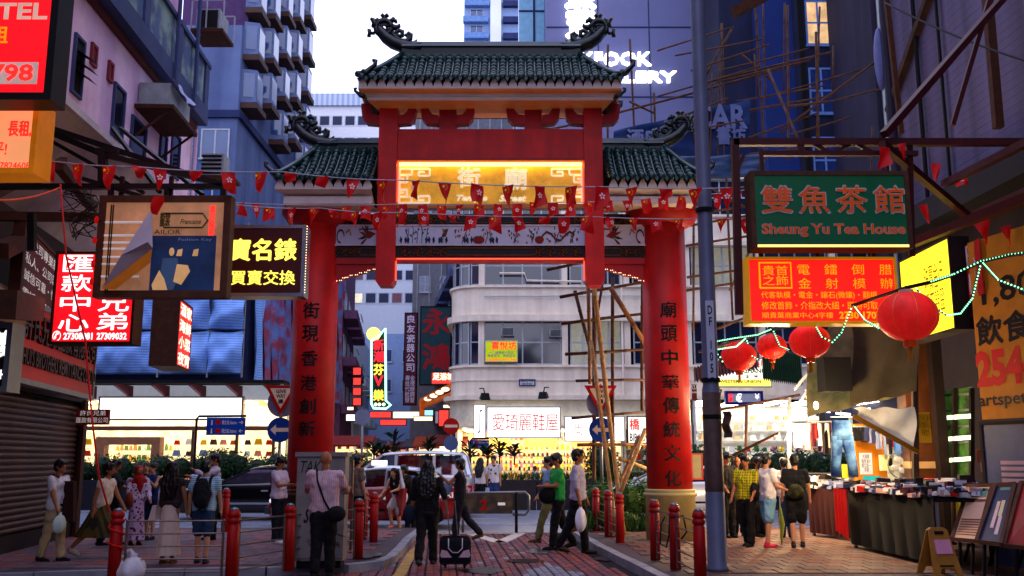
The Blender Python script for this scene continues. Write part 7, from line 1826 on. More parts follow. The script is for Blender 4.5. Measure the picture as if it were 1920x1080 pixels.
# ================================================================ vehicles
M_cglass = glass('car_glass', (.1, .14, .22), .2)
M_silver = mk('silver_paint', c(214, 218, 230), .25, .3, .05, 2, spec=.8); M_carblk = mk('black_car_paint', c(14, 16, 24), .15, .2, .1, 2, spec=.9); M_taxired = mk('taxi_red_paint', c(170, 14, 16), .22, 0, .08, 2, spec=.8)
M_seat = mk('car_seat', c(50, 48, 52), .8); M_bluecar = mk('blue_car_paint', c(120, 160, 220), .25, .3, .05)
def loft(b_, secs):
    n = len(secs[0]); vs = [p for s in secs for p in s]; fs = []
    for i in range(len(secs) - 1):
        for j in range(n): fs.append((i * n + j, i * n + (j + 1) % n, (i + 1) * n + (j + 1) % n, (i + 1) * n + j))
    fs.append(tuple(range(n))); fs.append(tuple((len(secs) - 1) * n + j for j in reversed(range(n))))
    return b_.add(vs, fs)
def sec(x, lo, hi, hw, top=None):
    top = hw * .9 if top is None else top
    return [(x, -hw * .93, lo), (x, -hw, lo + .18), (x, -hw * 1.01, (lo + hi) / 2), (x, -hw * .985, hi - .1), (x, -top, hi), (x, 0, hi + .02), (x, top, hi), (x, hw * .985, hi - .1), (x, hw * 1.01, (lo + hi) / 2), (x, hw, lo + .18), (x, hw * .93, lo)]
def car(label, px_, Y_, paint, roofm, kind='saloon', skip=(), cat='car', name='parked_car'):
    x = P(px_, 862, Y_).x; r_ = thing(name, label, cat, (x, Y_, 0), pi)
    if kind == 'saloon':
        st = [(2.33, .34, .6, .6), (2.2, .24, .74, .78), (1.9, .2, .82, .84), (1.4, .2, .9, .86), (.98, .2, .96, .87), (0, .2, .97, .88), (-1.2, .2, 1.0, .88), (-1.7, .22, 1.02, .87), (-2.15, .25, .98, .82), (-2.34, .4, .86, .66)]
        xf0, xf1, xr0, xr1, bz_, rz_, hb, hr = .98, .22, -1.72, -1.15, .95, 1.42, .8, .62; mids = (-.42,)
    else:
        st = [(2.15, .34, .7, .7), (2.05, .24, .9, .84), (1.6, .2, 1.05, .9), (1.05, .2, 1.14, .92), (0, .2, 1.16, .92), (-1.5, .2, 1.18, .92), (-2.05, .22, 1.18, .9), (-2.18, .35, 1.1, .84)]
        xf0, xf1, xr0, xr1, bz_, rz_, hb, hr = 1.05, .3, -2.1, -1.95, 1.13, 1.8, .84, .72; mids = (-.1, -1.15)
    loft(B(), [sec(*s) for s in st]).build('body', paint, r_, True)
    n = 10; secs = []
    for i in range(n + 1):
        t = i / n; xx = xf1 + (xr1 - xf1) * t; zz = rz_ - .06 * (2 * t - 1) ** 2
        secs.append([(xx, -hr, zz - .07), (xx, -hr * .93, zz - .02), (xx, 0, zz + .02), (xx, hr * .93, zz - .02), (xx, hr, zz - .07), (xx, 0, zz - .05)])
    loft(B(), secs).build('roof', roofm, r_, True)
    zr = rz_ - .11
    for s in (-1, 1):
        B().beam((xf0, s * hb, bz_), (xf1, s * hr, zr), .07, .06).build('windscreen_pillar', roofm, r_)
        B().beam((xr0, s * hb, bz_ + .03), (xr1, s * hr, zr), .16, .06).build('rear_pillar', roofm, r_)
        for m_ in mids: B().beam((m_, s * hb, bz_), (m_, s * hr, zr), .08, .05).build('door_pillar', paint, r_)
        xs_ = [xf0 - .03] + list(mids) + [xr0 + .06]; xt_ = [xf1 - .02] + list(mids) + [xr1 + .03]
        for i in range(len(xs_) - 1):
            if ('glass', i, s) in skip: continue
            B().quad((xs_[i], s * (hb + .004), bz_ + .01), (xs_[i + 1], s * (hb + .004), bz_ + .01), (xt_[i + 1], s * (hr + .004), zr), (xt_[i], s * (hr + .004), zr)).build('side_window', M_cglass, r_)
    B().quad((xf0, -hb, bz_), (xf0, hb, bz_), (xf1, hr, zr), (xf1, -hr, zr)).build('windscreen', M_cglass, r_)
    B().quad((xr0, -hb, bz_ + .03), (xr0, hb, bz_ + .03), (xr1, hr, zr), (xr1, -hr, zr)).build('rear_window', M_cglass, r_)
    B().box(xr0 + .05, xf0, -hb * .9, hb * .9, bz_ - .1, bz_ + .02).build('cabin_floor', M_dark, r_)
    for sx in (.05, -.85):
        for sy in (-.38, .38):
            B().box(sx - .3, sx - .16, sy - .22, sy + .22, bz_, rz_ - .28).box(sx - .27, sx - .2, sy - .1, sy + .1, rz_ - .28, rz_ - .14).build('seat', M_seat, r_)
    tyre = B().lathe([(.2, -.1), (.3, -.1), (.32, -.06), (.32, .06), (.3, .1), (.2, .1)], (0, 0, 0), 24); tyre.xf(Matrix.Rotation(pi / 2, 4, 'X'))
    rim = B().lathe([(.04, .1), (.18, .085), (.2, .09), (.2, -.09), (.04, -.09)], (0, 0, 0), 10); rim.xf(Matrix.Rotation(pi / 2, 4, 'X'))
    tm_, rm_ = tyre.mesh('wheel', M_rubber, True), rim.mesh('rim', M_steel)
    hw = .8 if kind == 'saloon' else .84
    for wx in (1.42, -1.38):
        for s in (-1, 1):
            arch = B(); arch.prism([(wx + .37 * cos(a), .32 + .37 * sin(a)) for a in [pi * i / 12 for i in range(13)]] + [(wx - .37, .2), (wx + .37, .2)], s * (hw + .06), s * (hw + .085)); arch.build('wheel_well_shade', M_dark, r_)  # dark plate stands for the shade inside the wheel well
            o = inst(tm_, 'wheel', r_, (wx, s * (hw + .01), .32)); inst(rm_, 'rim', o)
            B().disc((wx, .32), .19, s * (hw + .1), s * (hw + .115), 16).build('hubcap', M_steel, r_)
    yy = st[4][3] + .006
    for s in (-1, 1):
        for xx in [xf0 - .1] + list(mids) + [xr0 + .25]: B().box(xx - .008, xx + .008, *sorted((s * yy, s * (yy + .006))), .3, bz_ - .06).build('door_gap', M_dark, r_)
        for xx in (-.25, -1.2): B().box(xx - .1, xx + .08, *sorted((s * yy, s * (yy + .03))), bz_ - .2, bz_ - .16).build('door_handle', M_silver, r_)
        B().box(xr0, xf0 - .1, *sorted((s * yy, s * (yy + .015))), .42, .47).build('side_trim', M_dark if paint is not M_carblk else M_silver, r_)
        B().ell((xf0 - .15, s * (hb + .16), bz_ + .06), (.07, .1, .07), 8, 6).build('wing_mirror', paint, r_)
        B().ell((st[1][0] - .02, s * st[1][3] * .82, .64), (.12, .14, .08), 8, 6).build('headlight', lit('headlamp_glass', (.9, .93, 1, 1), .6, var=0), r_)
        B().box(st[-2][0] - .16, st[-2][0] + .12, *sorted((s * .62, s * (st[-2][3] + .02))), .72, .88).build('tail_light', mk('tail_red', c(160, 12, 16), .3, es=.2), r_)
    for xx, s in ((st[0][0], 1), (st[-1][0], -1)): B().box(xx - .06, xx + .05, -.7, .7, .34, .5).build('bumper', mk('bumper_grey', c(90, 92, 100), .5), r_)
    return r_
tx = car('red taxi with white roof stopped with its rear door open at the crossing', 700, 23.4, M_taxired, M_silver, skip=(('glass', 1, 1),), name='taxi', cat='taxi')
B().box(-.3, .0, -.3, .3, 1.44, 1.56).build('roof_sign', lit('taxi_roof_sign', (.95, .95, 1, 1), .9, var=0), tx)
for t_, xa, xb, za, zb in (('IXAT', 0, 0, 0, 0),): pass
def car_text(r_, t_, xa, xb, za, zb, mat, yy):
    h_ = inst(None, 'marking', r_, (0, yy, 0), (0, 0, pi)); text(h_, t_, -xb, -xa, za, zb, mat, y=-.0, bold=.03)
car_text(tx, 'TAXI', -1.98, -1.55, .72, .84, M_wht, .91); car_text(tx, '4座\n位', -.62, -.38, .5, .78, M_wht, .91)
door = B(); hx, hy, an = -.42, .9, radians(58)
def dp(u, z, d=0): return (hx - u * cos(an) - d * sin(an), hy + u * sin(an) - d * cos(an), z)
dr_ = B().add([dp(0, .3), dp(.85, .35), dp(.95, .95), dp(0, .95), dp(0, .3, .09), dp(.85, .35, .09), dp(.95, .95, .09), dp(0, .95, .09)], [(0, 1, 2, 3), (7, 6, 5, 4), (0, 4, 5, 1), (1, 5, 6, 2), (2, 6, 7, 3), (3, 7, 4, 0)]).build('open_rear_door', M_taxired, tx)
f_ = B()
for a, e in ((dp(0, .95), dp(.12, 1.36)), (dp(.12, 1.36), dp(.75, 1.36)), (dp(.75, 1.36), dp(.95, .95))): f_.beam(a, e, .05)
f_.build('window_frame', M_silver, dr_)
B().quad(dp(.02, .97), dp(.93, .97), dp(.73, 1.34), dp(.13, 1.34)).build('window_glass', M_cglass, dr_)
car('shiny black saloon car passing on the left behind the pedestrians', 496, 26.6, M_carblk, M_carblk)
mpv = car('white people carrier driving past behind the red taxi', 742, 27.6, M_silver, M_silver, 'mpv')
car('small pale blue car at the far kerb behind the people carrier', 672, 37.5, M_bluecar, M_bluecar)
car('silver saloon car mostly hidden behind the right pillar and bamboo', 1254, 27.2, M_silver, M_silver)
# ================================================================ people
RM = []
TEXC = bpy.data.textures.new('folds', 'CLOUDS'); TEXC.noise_scale = .11; TEXC.noise_depth = 2
TEXH = bpy.data.textures.new('strands', 'CLOUDS'); TEXH.noise_scale = .035; TEXH.noise_depth = 3
SKIN = [mk('skin_light', c(206, 150, 120), .55, 0, .08, 6), mk('skin_tan', c(178, 116, 84), .55, 0, .08, 6), mk('skin_brown', c(140, 86, 60), .55, 0, .08, 6)]
M_hair = mk('black_hair', c(16, 12, 14), .4, 0, .3, 14, spec=.4); M_hairb = mk('dark_brown_hair', c(34, 20, 16), .45, 0, .3, 14)
M_eye = mk('eye_dark', c(18, 14, 14), .3, var=0); M_lip = mk('lip', c(150, 70, 66), .5, var=0)
CL = {}
def cm(r, g, b_, **k):
    n = 'fabric_%d_%d_%d' % (r, g, b_) + k.get('kind', '')
    return mk(n, c(r, g, b_), .85, 0, .12, 5, bump=.15, **k)
def remesh(b_, name, mat, parent, vox=.014, sm=5):
    o = b_.build(name, mat, parent, True)
    m = o.modifiers.new('r', 'REMESH'); m.mode = 'VOXEL'; m.voxel_size = vox; m.use_smooth_shade = True
    s = o.modifiers.new('s', 'SMOOTH'); s.factor = .5; s.iterations = max(1, sm // 2)
    if name != 'body':
        d = o.modifiers.new('d', 'DISPLACE'); d.texture = TEXH if name == 'hair' else TEXC; d.strength = .03 if name == 'hair' else .045; d.mid_level = .45; d.texture_coords = 'GLOBAL'
    RM.append(o); return o
TOPY = {98: 862, 183: 868, 207: 862, 252: 873, 279: 868, 266: 866, 313: 866, 377: 863, 396: 850, 519: 857, 604: 845, 668: 853, 800: 864, 862: 860, 901: 858, 925: 854, 873: 870, 1003: 874, 1022: 870, 1046: 850, 1085: 842, 1030: 856, 1367: 848, 1404: 854, 1387: 856, 1426: 857, 1443: 850, 1497: 852, 1476: 858}
def person(label, x, yf, z=.13, face=0, H=1.68, skin=0, top=None, sleeve='short', bottom=None, kind='trousers', shoe=None, hair='short', hairm=None, L=(0, 0), Rr=(0, 0), aL=(5, 8, 10), aR=(5, 8, 10), lean=0, head=0, wide=1., Y_=None, hem=.55, open_=False, extra=None, faceon=True, belt=None, group=None, tilt=0, ty=None):
    """face: turn in degrees (0 looks at the camera, 90 to the right, 180 away); L, Rr: thigh swing and knee bend; aL, aR: arm swing, spread, elbow bend"""
    p = gp(x, yf, z) if Y_ is None else Vector((P(x, 862, Y_).x, Y_, z))
    r_ = thing('person', label, 'person', p.to_tuple(), radians(face), group)
    s = H / 1.72; sk = SKIN[skin]
    V = Vector
    hipz = .9; joints = {}
    def leg(sx, a, k):
        h = V((sx * .085, 0, hipz)); d1 = V((0, -sin(radians(a)), -cos(radians(a)))); kn = h + d1 * .42
        d2 = V((0, -sin(radians(a - k)), -cos(radians(a - k)))); an_ = kn + d2 * .41
        return h, kn, an_, (a - k)
    legs = [leg(-1, *Rr), leg(1, *L)]
    low = min(l[2].z for l in legs) - .07
    ln = radians(lean); up = lambda v: V((v.x, v.y * cos(ln) - (v.z - hipz) * sin(ln), hipz + (v.z - hipz) * cos(ln) + v.y * sin(ln) * -1 * -1))
    def arm(sx, a, o, k):
        sh = up(V((sx * .18 * wide, 0, 1.39))); ra, ro = radians(a), radians(o)
        d1 = V((sx * sin(ro), -sin(ra) * cos(ro), -cos(ra) * cos(ro))); el = sh + d1 * .27
        rb_ = radians(a + k); d2 = V((sx * sin(ro) * .5 - sx * .25 * min(1, k / 90), -sin(rb_), -cos(rb_))).normalized(); wr = el + d2 * .235
        return sh, el, wr, d2
    arms = [arm(-1, *aR), arm(1, *aL)]
    nk = up(V((0, .005, 1.43))); hd = up(V((0, -.015, 1.60))); ht = radians(head); tl = radians(tilt)
    HM = Matrix.Translation(hd) @ Matrix.Rotation(ht, 4, 'Z') @ Matrix.Rotation(tl, 4, 'X')
    ty = ty or TOPY.get(x)
    if ty: s = (P(x, ty, p.y).z - z) / (hd.z + .122 - low)
    S_ = Matrix.Scale(s, 4) @ Matrix.Translation((0, 0, -low))
    hp = lambda *q: HM @ V(q)
    # body ------------------------------------------------
    b_ = B()
    hb_ = B().ell((0, .008, .015), (.074, .092, .098), 16, 12).ell((0, -.02, -.045), (.056, .066, .062), 12, 8)
    hb_.cap((0, -.088, .01), (0, -.1, -.02), .009, .014, 6)
    for sx in (-1, 1): hb_.ell((sx * .076, .01, -.01), (.012, .02, .032), 6, 5)
    hb_.xf(HM); b_.add(hb_.v, hb_.f)
    b_.cap(nk - V((0, 0, .06)), hp(0, .015, -.06), .056, .052)
    cap = lambda a, e, r0, r1=None: b_.cap(a, e, r0, r1)
    cap(up(V((-.13 * wide, 0, 1.375))), up(V((.13 * wide, 0, 1.375))), .055)
    for sx in (-1, 1):
        cap(up(V((sx * .075, 0, 1.3))), up(V((sx * .06, 0, 1.05))), .095, .085); cap(up(V((sx * .06, 0, 1.05))), V((sx * .07, .01, .92)), .08, .08)
    for sh, el, wr, d2 in arms:
        cap(sh, el, .047, .04); cap(el, wr, .039, .026)
        sd = d2.cross(V((0, 0, 1)) if abs(d2.z) < .9 else V((0, 1, 0))).normalized() if abs(d2.z) < .9 else V((0, 1, 0))
        pm = wr + d2 * .07; cap(wr, pm, .024, .028)
        for k in range(4):
            o_ = sd * (.024 - .016 * k); f0 = pm + o_; f1 = f0 + d2 * (.035 + .004 * (k in (1, 2))); f2 = f1 + (d2 * .8 + V((0, -.5, -.2)) * .6).normalized() * .03
            b_.cap(f0, f1, .009, .008, 6); b_.cap(f1, f2, .008, .007, 6)
        b_.cap(wr + d2 * .03 + sd * .02, wr + d2 * .07 + sd * .045, .011, .008, 6)
    for h, kn, an_, fa in legs:
        cap(h, kn, .08, .052); cap(kn, kn.lerp(an_, .3), .052, .055); cap(kn.lerp(an_, .3), an_, .055, .036)
        fr_ = radians(fa); fd = V((0, -cos(fr_ * .6), sin(-abs(fr_)) * .5 if fa < 0 else 0)).normalized()
        cap(an_ + V((0, .03, -.04)), an_ + fd * .13 + V((0, 0, -.045)), .022, .02)
    b_.xf(S_); remesh(b_, 'body', sk, r_, .0115, 4)
    # face --------------------------------------------------
    if faceon:
        for sx in (-1, 1):
            e = B().ell((sx * .029, -.084, .012), (.013, .008, .007), 7, 5).xf(S_ @ HM); e.build('eye', M_eye, r_, True)
            e = B().ell((sx * .03, -.086, .032), (.017, .007, .004), 6, 4).xf(S_ @ HM); e.build('eyebrow', M_hair, r_, True)
        B().ell((0, -.083, -.052), (.022, .009, .006), 8, 5).xf(S_ @ HM).build('mouth', M_lip, r_, True)
    # hair --------------------------------------------------
    hm = hairm or M_hair
    if hair != 'bald':
        h_ = B()
        if hair in ('short', 'crop'):
            h_.ell((0, .02, .038), (.09, .104, .098), 16, 10).ell((0, .05, -.01), (.084, .07, .085), 12, 8).cap((-.045, -.06, .08), (.045, -.06, .08), .034)
        elif hair == 'bob':
            h_.ell((0, .02, .04), (.095, .105, .095), 16, 10).ell((0, .05, -.02), (.096, .075, .1), 12, 8).ell((.0, -.05, .085), (.07, .04, .035), 10, 6)
        elif hair in ('long', 'tail', 'bun'):
            h_.ell((0, .02, .04), (.09, .1, .09), 16, 10).ell((0, .05, -.0), (.085, .07, .09), 12, 8)
            if hair == 'long':
                for sx in (-1, -.33, .33, 1): h_.cap((sx * .06, .05, 0), (sx * .1, .1, -.28), .062, .07); h_.cap((sx * .1, .1, -.28), (sx * .07, .13, -.5), .07, .035)
            elif hair == 'tail': h_.ell((0, .12, .03), (.035, .04, .035), 8, 6).cap((0, .13, .02), (.02, .17, -.16), .035, .022)
            else: h_.ell((0, .11, .09), (.045, .045, .045), 8, 6)
        if hair == 'hijab':
            h_.ell((0, .02, .02), (.1, .112, .115), 16, 10)
            h_.cap((0, .02, -.1), (0, -.02, -.2), .1, .13); h_.cap((-.1, 0, -.24), (.1, 0, -.24), .09); h_.cap((0, -.06, -.22), (.02, -.1, -.42), .1, .04)
            hb2 = B().ell((0, -.07, .0), (.062, .06, .08), 12, 8).xf(S_ @ HM); hb2.build('face', sk, r_, True)
            if True:
                for sx in (-1, 1): B().ell((sx * .026, -.128, .012), (.012, .006, .006), 6, 4).xf(S_ @ HM).build('eye', M_eye, r_)
        h_.xf(HM); h_.xf(S_); remesh(h_, 'headscarf' if hair == 'hijab' else 'hair', hm, r_, .012, 3)
    # top ----------------------------------------------------
    top = top or cm(230, 230, 230)
    t_ = B(); q = .016
    t_.cap(up(V((-.125 * wide, 0, 1.378))), up(V((.125 * wide, 0, 1.378))), .068)
    t_.cap(nk - V((0, 0, .05)), nk - V((0, 0, .01)), .07, .062)
    bz0 = .86 if kind in ('trousers', 'shorts') else .97
    for sx in (-1, 1):
        t_.cap(up(V((sx * .078 * wide, 0, 1.3))), up(V((sx * .075 * wide, 0, 1.08))), .118, .114); t_.cap(up(V((sx * .075 * wide, 0, 1.08))), V((sx * .085 * wide, .0, bz0 + .05)), .114, .12)
        if hair != 'x' and kind == 'skirtf': pass
    t_.cap(up(V((0, 0, 1.3))), V((0, .0, bz0 + .05)), .12, .125)
    for sh, el, wr, d2 in arms:
        if sleeve == 'short': t_.cap(sh, sh.lerp(el, .62), .068, .062)
        elif sleeve == 'cap': t_.cap(sh, sh.lerp(el, .25), .062, .056)
        elif sleeve == 'long': t_.cap(sh, el, .066, .054); t_.cap(el, el.lerp(wr, .9), .054, .045)
        elif sleeve == 'half': t_.cap(sh, el, .068, .056); t_.cap(el, el.lerp(wr, .12), .056, .056)
    t_.xf(S_); remesh(t_, 'shirt', top, r_, .015, 5)
    if kind in ('trousers', 'shorts'):
        g_ = B()
        g_.cap(V((-.065, 0, .95)), V((.065, 0, .95)), .112); g_.cap(V((-.075, 0, .86)), V((.075, 0, .86)), .118)
        for h, kn, an_, fa in legs:
            if kind == 'shorts': g_.cap(h, h.lerp(kn, .9), .112, .1)
            else: g_.cap(h, kn, .112, .082); g_.cap(kn, an_.lerp(kn, .04), .08, .07)
        g_.xf(S_); remesh(g_, kind, bottom or cm(30, 30, 36), r_, .015, 5)
    else:
        wst = 1.0; n = 44; m = 16; g_ = B(); vs = []; fs = []
        mx = sum((l[1] + l[2]).y for l in legs) / 4
        spread = max(abs(legs[0][2].y - legs[1][2].y), .1)
        for i in range(m + 1):
            t = i / m; zz = wst + (hem - wst) * t
            for j in range(n):
                a = 2 * pi * j / n; fold = 1 + (.07 * sin(9 * a + 2 * t) + .03 * sin(17 * a)) * t
                ry = .115 + (.07 + spread * .3) * t; rx = .14 + (.09 if kind == 'skirt' else .06) * t
                vs.append((rx * cos(a) * fold, ry * sin(a) * fold + mx * .8 * t, zz))
        for i in range(m):
            for j in range(n): fs.append((i * n + j, (i + 1) * n + j, (i + 1) * n + (j + 1) % n, i * n + (j + 1) % n))
        g_.add(vs, fs).xf(S_).build('skirt', bottom or cm(220, 200, 190), r_, True)
        B().lathe([(.142, -.012), (.145, 0), (.142, .012)], (0, 0, wst), 24, 1, .84).xf(S_).build('waistband', belt or bottom, r_, True)
    if belt and kind in ('trousers', 'shorts'): B().lathe([(.186, -.02), (.19, 0), (.186, .02)], (0, 0, .95), 28, 1, .68).xf(S_).build('belt', belt, r_, True)
    for h, kn, an_, fa in legs:
        b2 = B(); fr_ = radians(fa)
        fd = V((0, -cos(fr_ * .6), sin(-abs(fr_)) * .5 if fa < 0 else 0)).normalized()
        b2.cap(an_ + V((0, .035, -.045)), an_ + fd * .1 + V((0, 0, -.05)), .045, .042, 12); b2.cap(an_ + fd * .1 + V((0, 0, -.05)), an_ + fd * .16 + V((0, 0, -.056)), .042, .034, 12)
        b2.cap(an_ + V((0, .01, .01)), an_ + V((0, .02, -.04)), .042, .046, 12)
        b2.xf(S_).build('shoe', shoe or cm(26, 24, 26), r_, True)
    def pt(v): return S_ @ V(v)
    if extra: extra(r_, dict(arms=arms, up=up, S=S_, HM=HM, pt=pt, hp=hp))
    return r_
def strap(r_, pts, mat, K, w=.012, name='strap'): B().tube([K['S'] @ K['up'](Vector(p)) for p in pts], w, 6).build(name, mat, r_, True)
def held(K, i, dz=-.1, dx=0, dy=0, f=.08):
    a = K['arms'][i]; q = a[2] + a[3] * f; return K['S'] @ Vector((q.x, q.y, q.z))
def carry(r_, q, name, label, cat, b_, mat, smooth=True):
    """an object held in the hand stays a thing of its own"""
    M_ = Matrix.Translation(r_.location) @ Matrix.Rotation(r_.rotation_euler.z, 4, 'Z')
    o = b_.build(name, mat, None, smooth); o.location = M_ @ Vector(q); o.rotation_euler = (0, 0, r_.rotation_euler.z)
    return tag(o, label, cat)
M_bk = cm(24, 22, 26); M_wh = cm(226, 220, 226); M_tan = cm(120, 80, 50)
def bag_b(w, d, h, seed=1): return bagbody(w, d, h, seed, 20, 14).xf(Matrix.Translation((0, 0, -h)))
# 1 man, white shirt, beige trousers
def x1(r_, K):
    strap(r_, [(-.12, -.1, 1.42), (-.15, .0, 1.47), (-.05, .13, 1.25), (.12, .12, 1.0)], mk('brown_strap', c(90, 44, 30), .6), K, .018)
    carry(r_, held(K, 0) + Vector((0, -.02, .0)), 'shopping_bag', 'pale plastic shopping bag in the hand of the man in beige trousers', 'bag', bag_b(.11, .07, .3, 4), mk('pale_bag', c(190, 205, 200), .4, 0, .2, 6, es=.03))
    carry(r_, K['S'] @ Vector((.04, -.17, 1.12)), 'satchel', 'dark brown satchel with a pink patch at the hip of the man in beige trousers', 'bag', B().add([(-.05, -.16, -.38), (.05, -.16, -.38), (.05, .16, -.38), (-.05, .16, -.38), (-.03, -.1, .2), (.04, -.1, .2), (.04, .12, .2), (-.03, .12, .2)], [(0, 3, 2, 1), (4, 5, 6, 7), (0, 1, 5, 4), (1, 2, 6, 5), (2, 3, 7, 6), (3, 0, 4, 7)]), cm(64, 30, 28), False)
person('man in white polo shirt and beige trousers holding plastic bags by the shutter', 98, 1052, face=78, H=1.74, skin=1, top=M_wh, bottom=cm(196, 172, 134), shoe=M_bk, L=(8, 4), Rr=(-10, 6), aL=(10, 4, 20), aR=(14, 4, 10), belt=M_bk, extra=x1, wide=1.05)
person('woman in white lace top and long dark green pleated skirt stepping right', 183, 1047, face=80, H=1.6, skin=1, top=cm(222, 206, 190), sleeve='cap', bottom=mk('printed_skirt', c(56, 54, 40), .8, kind='stripex', col2=c(110, 90, 40), p=6, var=.4), kind='skirt', hem=.42, shoe=mk('beige_shoe', c(200, 180, 160), .4), hair='bob', L=(26, 12), Rr=(-24, 24), aL=(24, 4, 10), aR=(-14, 4, 8), lean=8, hairm=M_hairb)
person('person in black with dark hair walking behind the woman in the green skirt', 207, 1022, face=100, H=1.68, skin=1, top=M_bk, bottom=M_bk, aL=(30, 5, 60), aR=(10, 5, 20), L=(12, 8), Rr=(-10, 8))
def x4(r_, K): carry(r_, K['S'] @ Vector((-.2, -.1, .98)), 'handbag', 'tan shoulder bag beside the woman in the red headscarf', 'bag', B().ell((0, 0, 0), (.06, .14, .13), 12, 8), cm(150, 70, 50))
person('woman in a red headscarf and long purple patterned dress', 252, 1022, face=35, H=1.56, skin=1, top=mk('patterned_white', c(216, 196, 220), .8, kind='spots', col2=c(120, 40, 60), p=22), sleeve='long', bottom=mk('patterned_dress', c(206, 176, 214), .8, kind='spots', col2=c(110, 30, 50), p=16), kind='long', hem=.12, hair='hijab', hairm=mk('red_scarf', c(176, 24, 18), .7, 0, .2, 6, bump=.2), aL=(20, 6, 30), aR=(5, 6, 10), faceon=False, extra=x4)
person('woman in a blue tank top with bare arms facing the camera at the crossing', 279, 1012, face=-20, H=1.66, skin=0, top=cm(30, 60, 120), sleeve='none', bottom=cm(36, 50, 90), kind='shorts', hair='bun', aL=(40, 10, 90), aR=(30, 10, 60), hairm=M_hairb)
person('girl with dark hair half hidden behind the woman in the blue tank top', 266, 1004, face=10, H=1.62, skin=0, top=M_bk, bottom=M_bk, hair='tail', aL=(50, 8, 90))
def x6(r_, K):
    strap(r_, [(.13, -.1, 1.35), (.14, .0, 1.45), (.16, .13, 1.2), (.2, .05, .98)], M_wh, K, .012)
    carry(r_, K['S'] @ Vector((.22, .06, .93)), 'handbag', 'white slouchy handbag on the shoulder of the long haired woman', 'handbag', B().add([(-.05, -.14, -.16), (.05, -.14, -.16), (.05, .14, -.16), (-.05, .14, -.16), (-.02, -.07, .04), (.03, -.07, .04), (.03, .07, .04), (-.02, .07, .04)], [(0, 3, 2, 1), (4, 5, 6, 7), (0, 1, 5, 4), (1, 2, 6, 5), (2, 3, 7, 6), (3, 0, 4, 7)]), mk('white_leather', c(216, 190, 180), .4), False)
person('woman with very long dark hair and a long white pleated skirt seen from behind', 313, 1056, face=175, H=1.66, skin=1, top=mk('striped_black', c(30, 24, 28), .8, kind='stripez', col2=c(90, 70, 70), p=12), sleeve='cap', bottom=cm(228, 200, 184), kind='long', hem=.14, hair='long', hairm=M_hairb, shoe=M_tan, aL=(8, 6, 8), aR=(4, 14, 6), extra=x6, faceon=False, belt=M_bk)
def x7(r_, K):
    b_ = B().ell((0, .2, 1.16), (.165, .09, .27), 16, 12).ell((0, .24, 1.05), (.13, .07, .14), 12, 8); b_.xf(K['S'])
    o = remesh(b_, 'backpack', cm(22, 22, 30), None, .014, 3); o.location = r_.location; o.rotation_euler = r_.rotation_euler; tag(o, 'black backpack on the back of the man in the striped shirt', 'backpack')
    for s in (-1, 1): strap(r_, [(s * .1, .13, 1.2), (s * .11, .1, 1.4), (s * .11, -.02, 1.465), (s * .11, -.12, 1.36)], M_bk, K, .022)
person('man in a pale striped shirt and blue shorts with a black backpack seen from behind', 377, 1056, face=182, H=1.73, skin=0, top=mk('sea_stripe', c(206, 222, 232), .8, kind='stripez', col2=c(110, 170, 200), p=11), bottom=cm(44, 70, 100), kind='shorts', shoe=mk('navy_trainer', c(30, 34, 50), .6), aL=(4, 12, 10), aR=(2, 12, 10), L=(4, 2), Rr=(-4, 2), extra=x7, faceon=False, wide=1.08)
person('man with glasses in a white shirt behind the backpack man', 396, 1012, face=-60, H=1.8, skin=1, top=cm(214, 200, 222), sleeve='long', bottom=M_bk, aL=(60, 10, 60), aR=(50, 10, 50), tilt=6)
def x9(r_, K): carry(r_, held(K, 0) , 'phone', 'phone held by the man in the white polo by the left pillar', 'phone', B().box(-.035, .035, -.06, .06, -.005, .005), M_bk, False)
person('man in a white polo shirt and dark jeans looking at a phone by the pillar', 519, 1018, face=70, H=1.7, skin=1, top=cm(206, 190, 214), bottom=cm(28, 32, 48), shoe=mk('white_trainer', c(220, 216, 220), .5), aL=(20, 4, 75), aR=(25, 4, 70), tilt=20, extra=x9)
def x10(r_, K):
    strap(r_, [(.13, -.1, 1.3), (.12, .02, 1.465), (.08, .13, 1.3), (-.02, .14, 1.05), (-.12, .13, .88)], M_bk, K, .014)
    carry(r_, K['S'] @ Vector((-.2, .12, .86)), 'waist_bag', 'black bag at the hip of the bald man in the pink shirt', 'bag', B().ell((0, 0, 0), (.12, .07, .1), 12, 8), M_bk)
person('bald man in a pale pink short sleeved shirt and black trousers seen from behind', 604, 1082, z=.13, face=178, H=1.78, skin=1, top=mk('pink_shirt', c(226, 190, 196), .8, 0, .1, 4, bump=.2, kind='stripex', col2=c(206, 164, 174), p=14), bottom=cm(24, 20, 26), shoe=M_bk, hair='bald', aL=(26, 16, 80), aR=(24, 16, 75), L=(-5, 2), Rr=(5, 2), wide=1.14, extra=x10, faceon=False)
person('person with black hair and a grey top behind the framed map board', 668, 1012, face=120, H=1.72, skin=0, top=cm(130, 110, 100), bottom=M_bk, aL=(10, 8, 40))
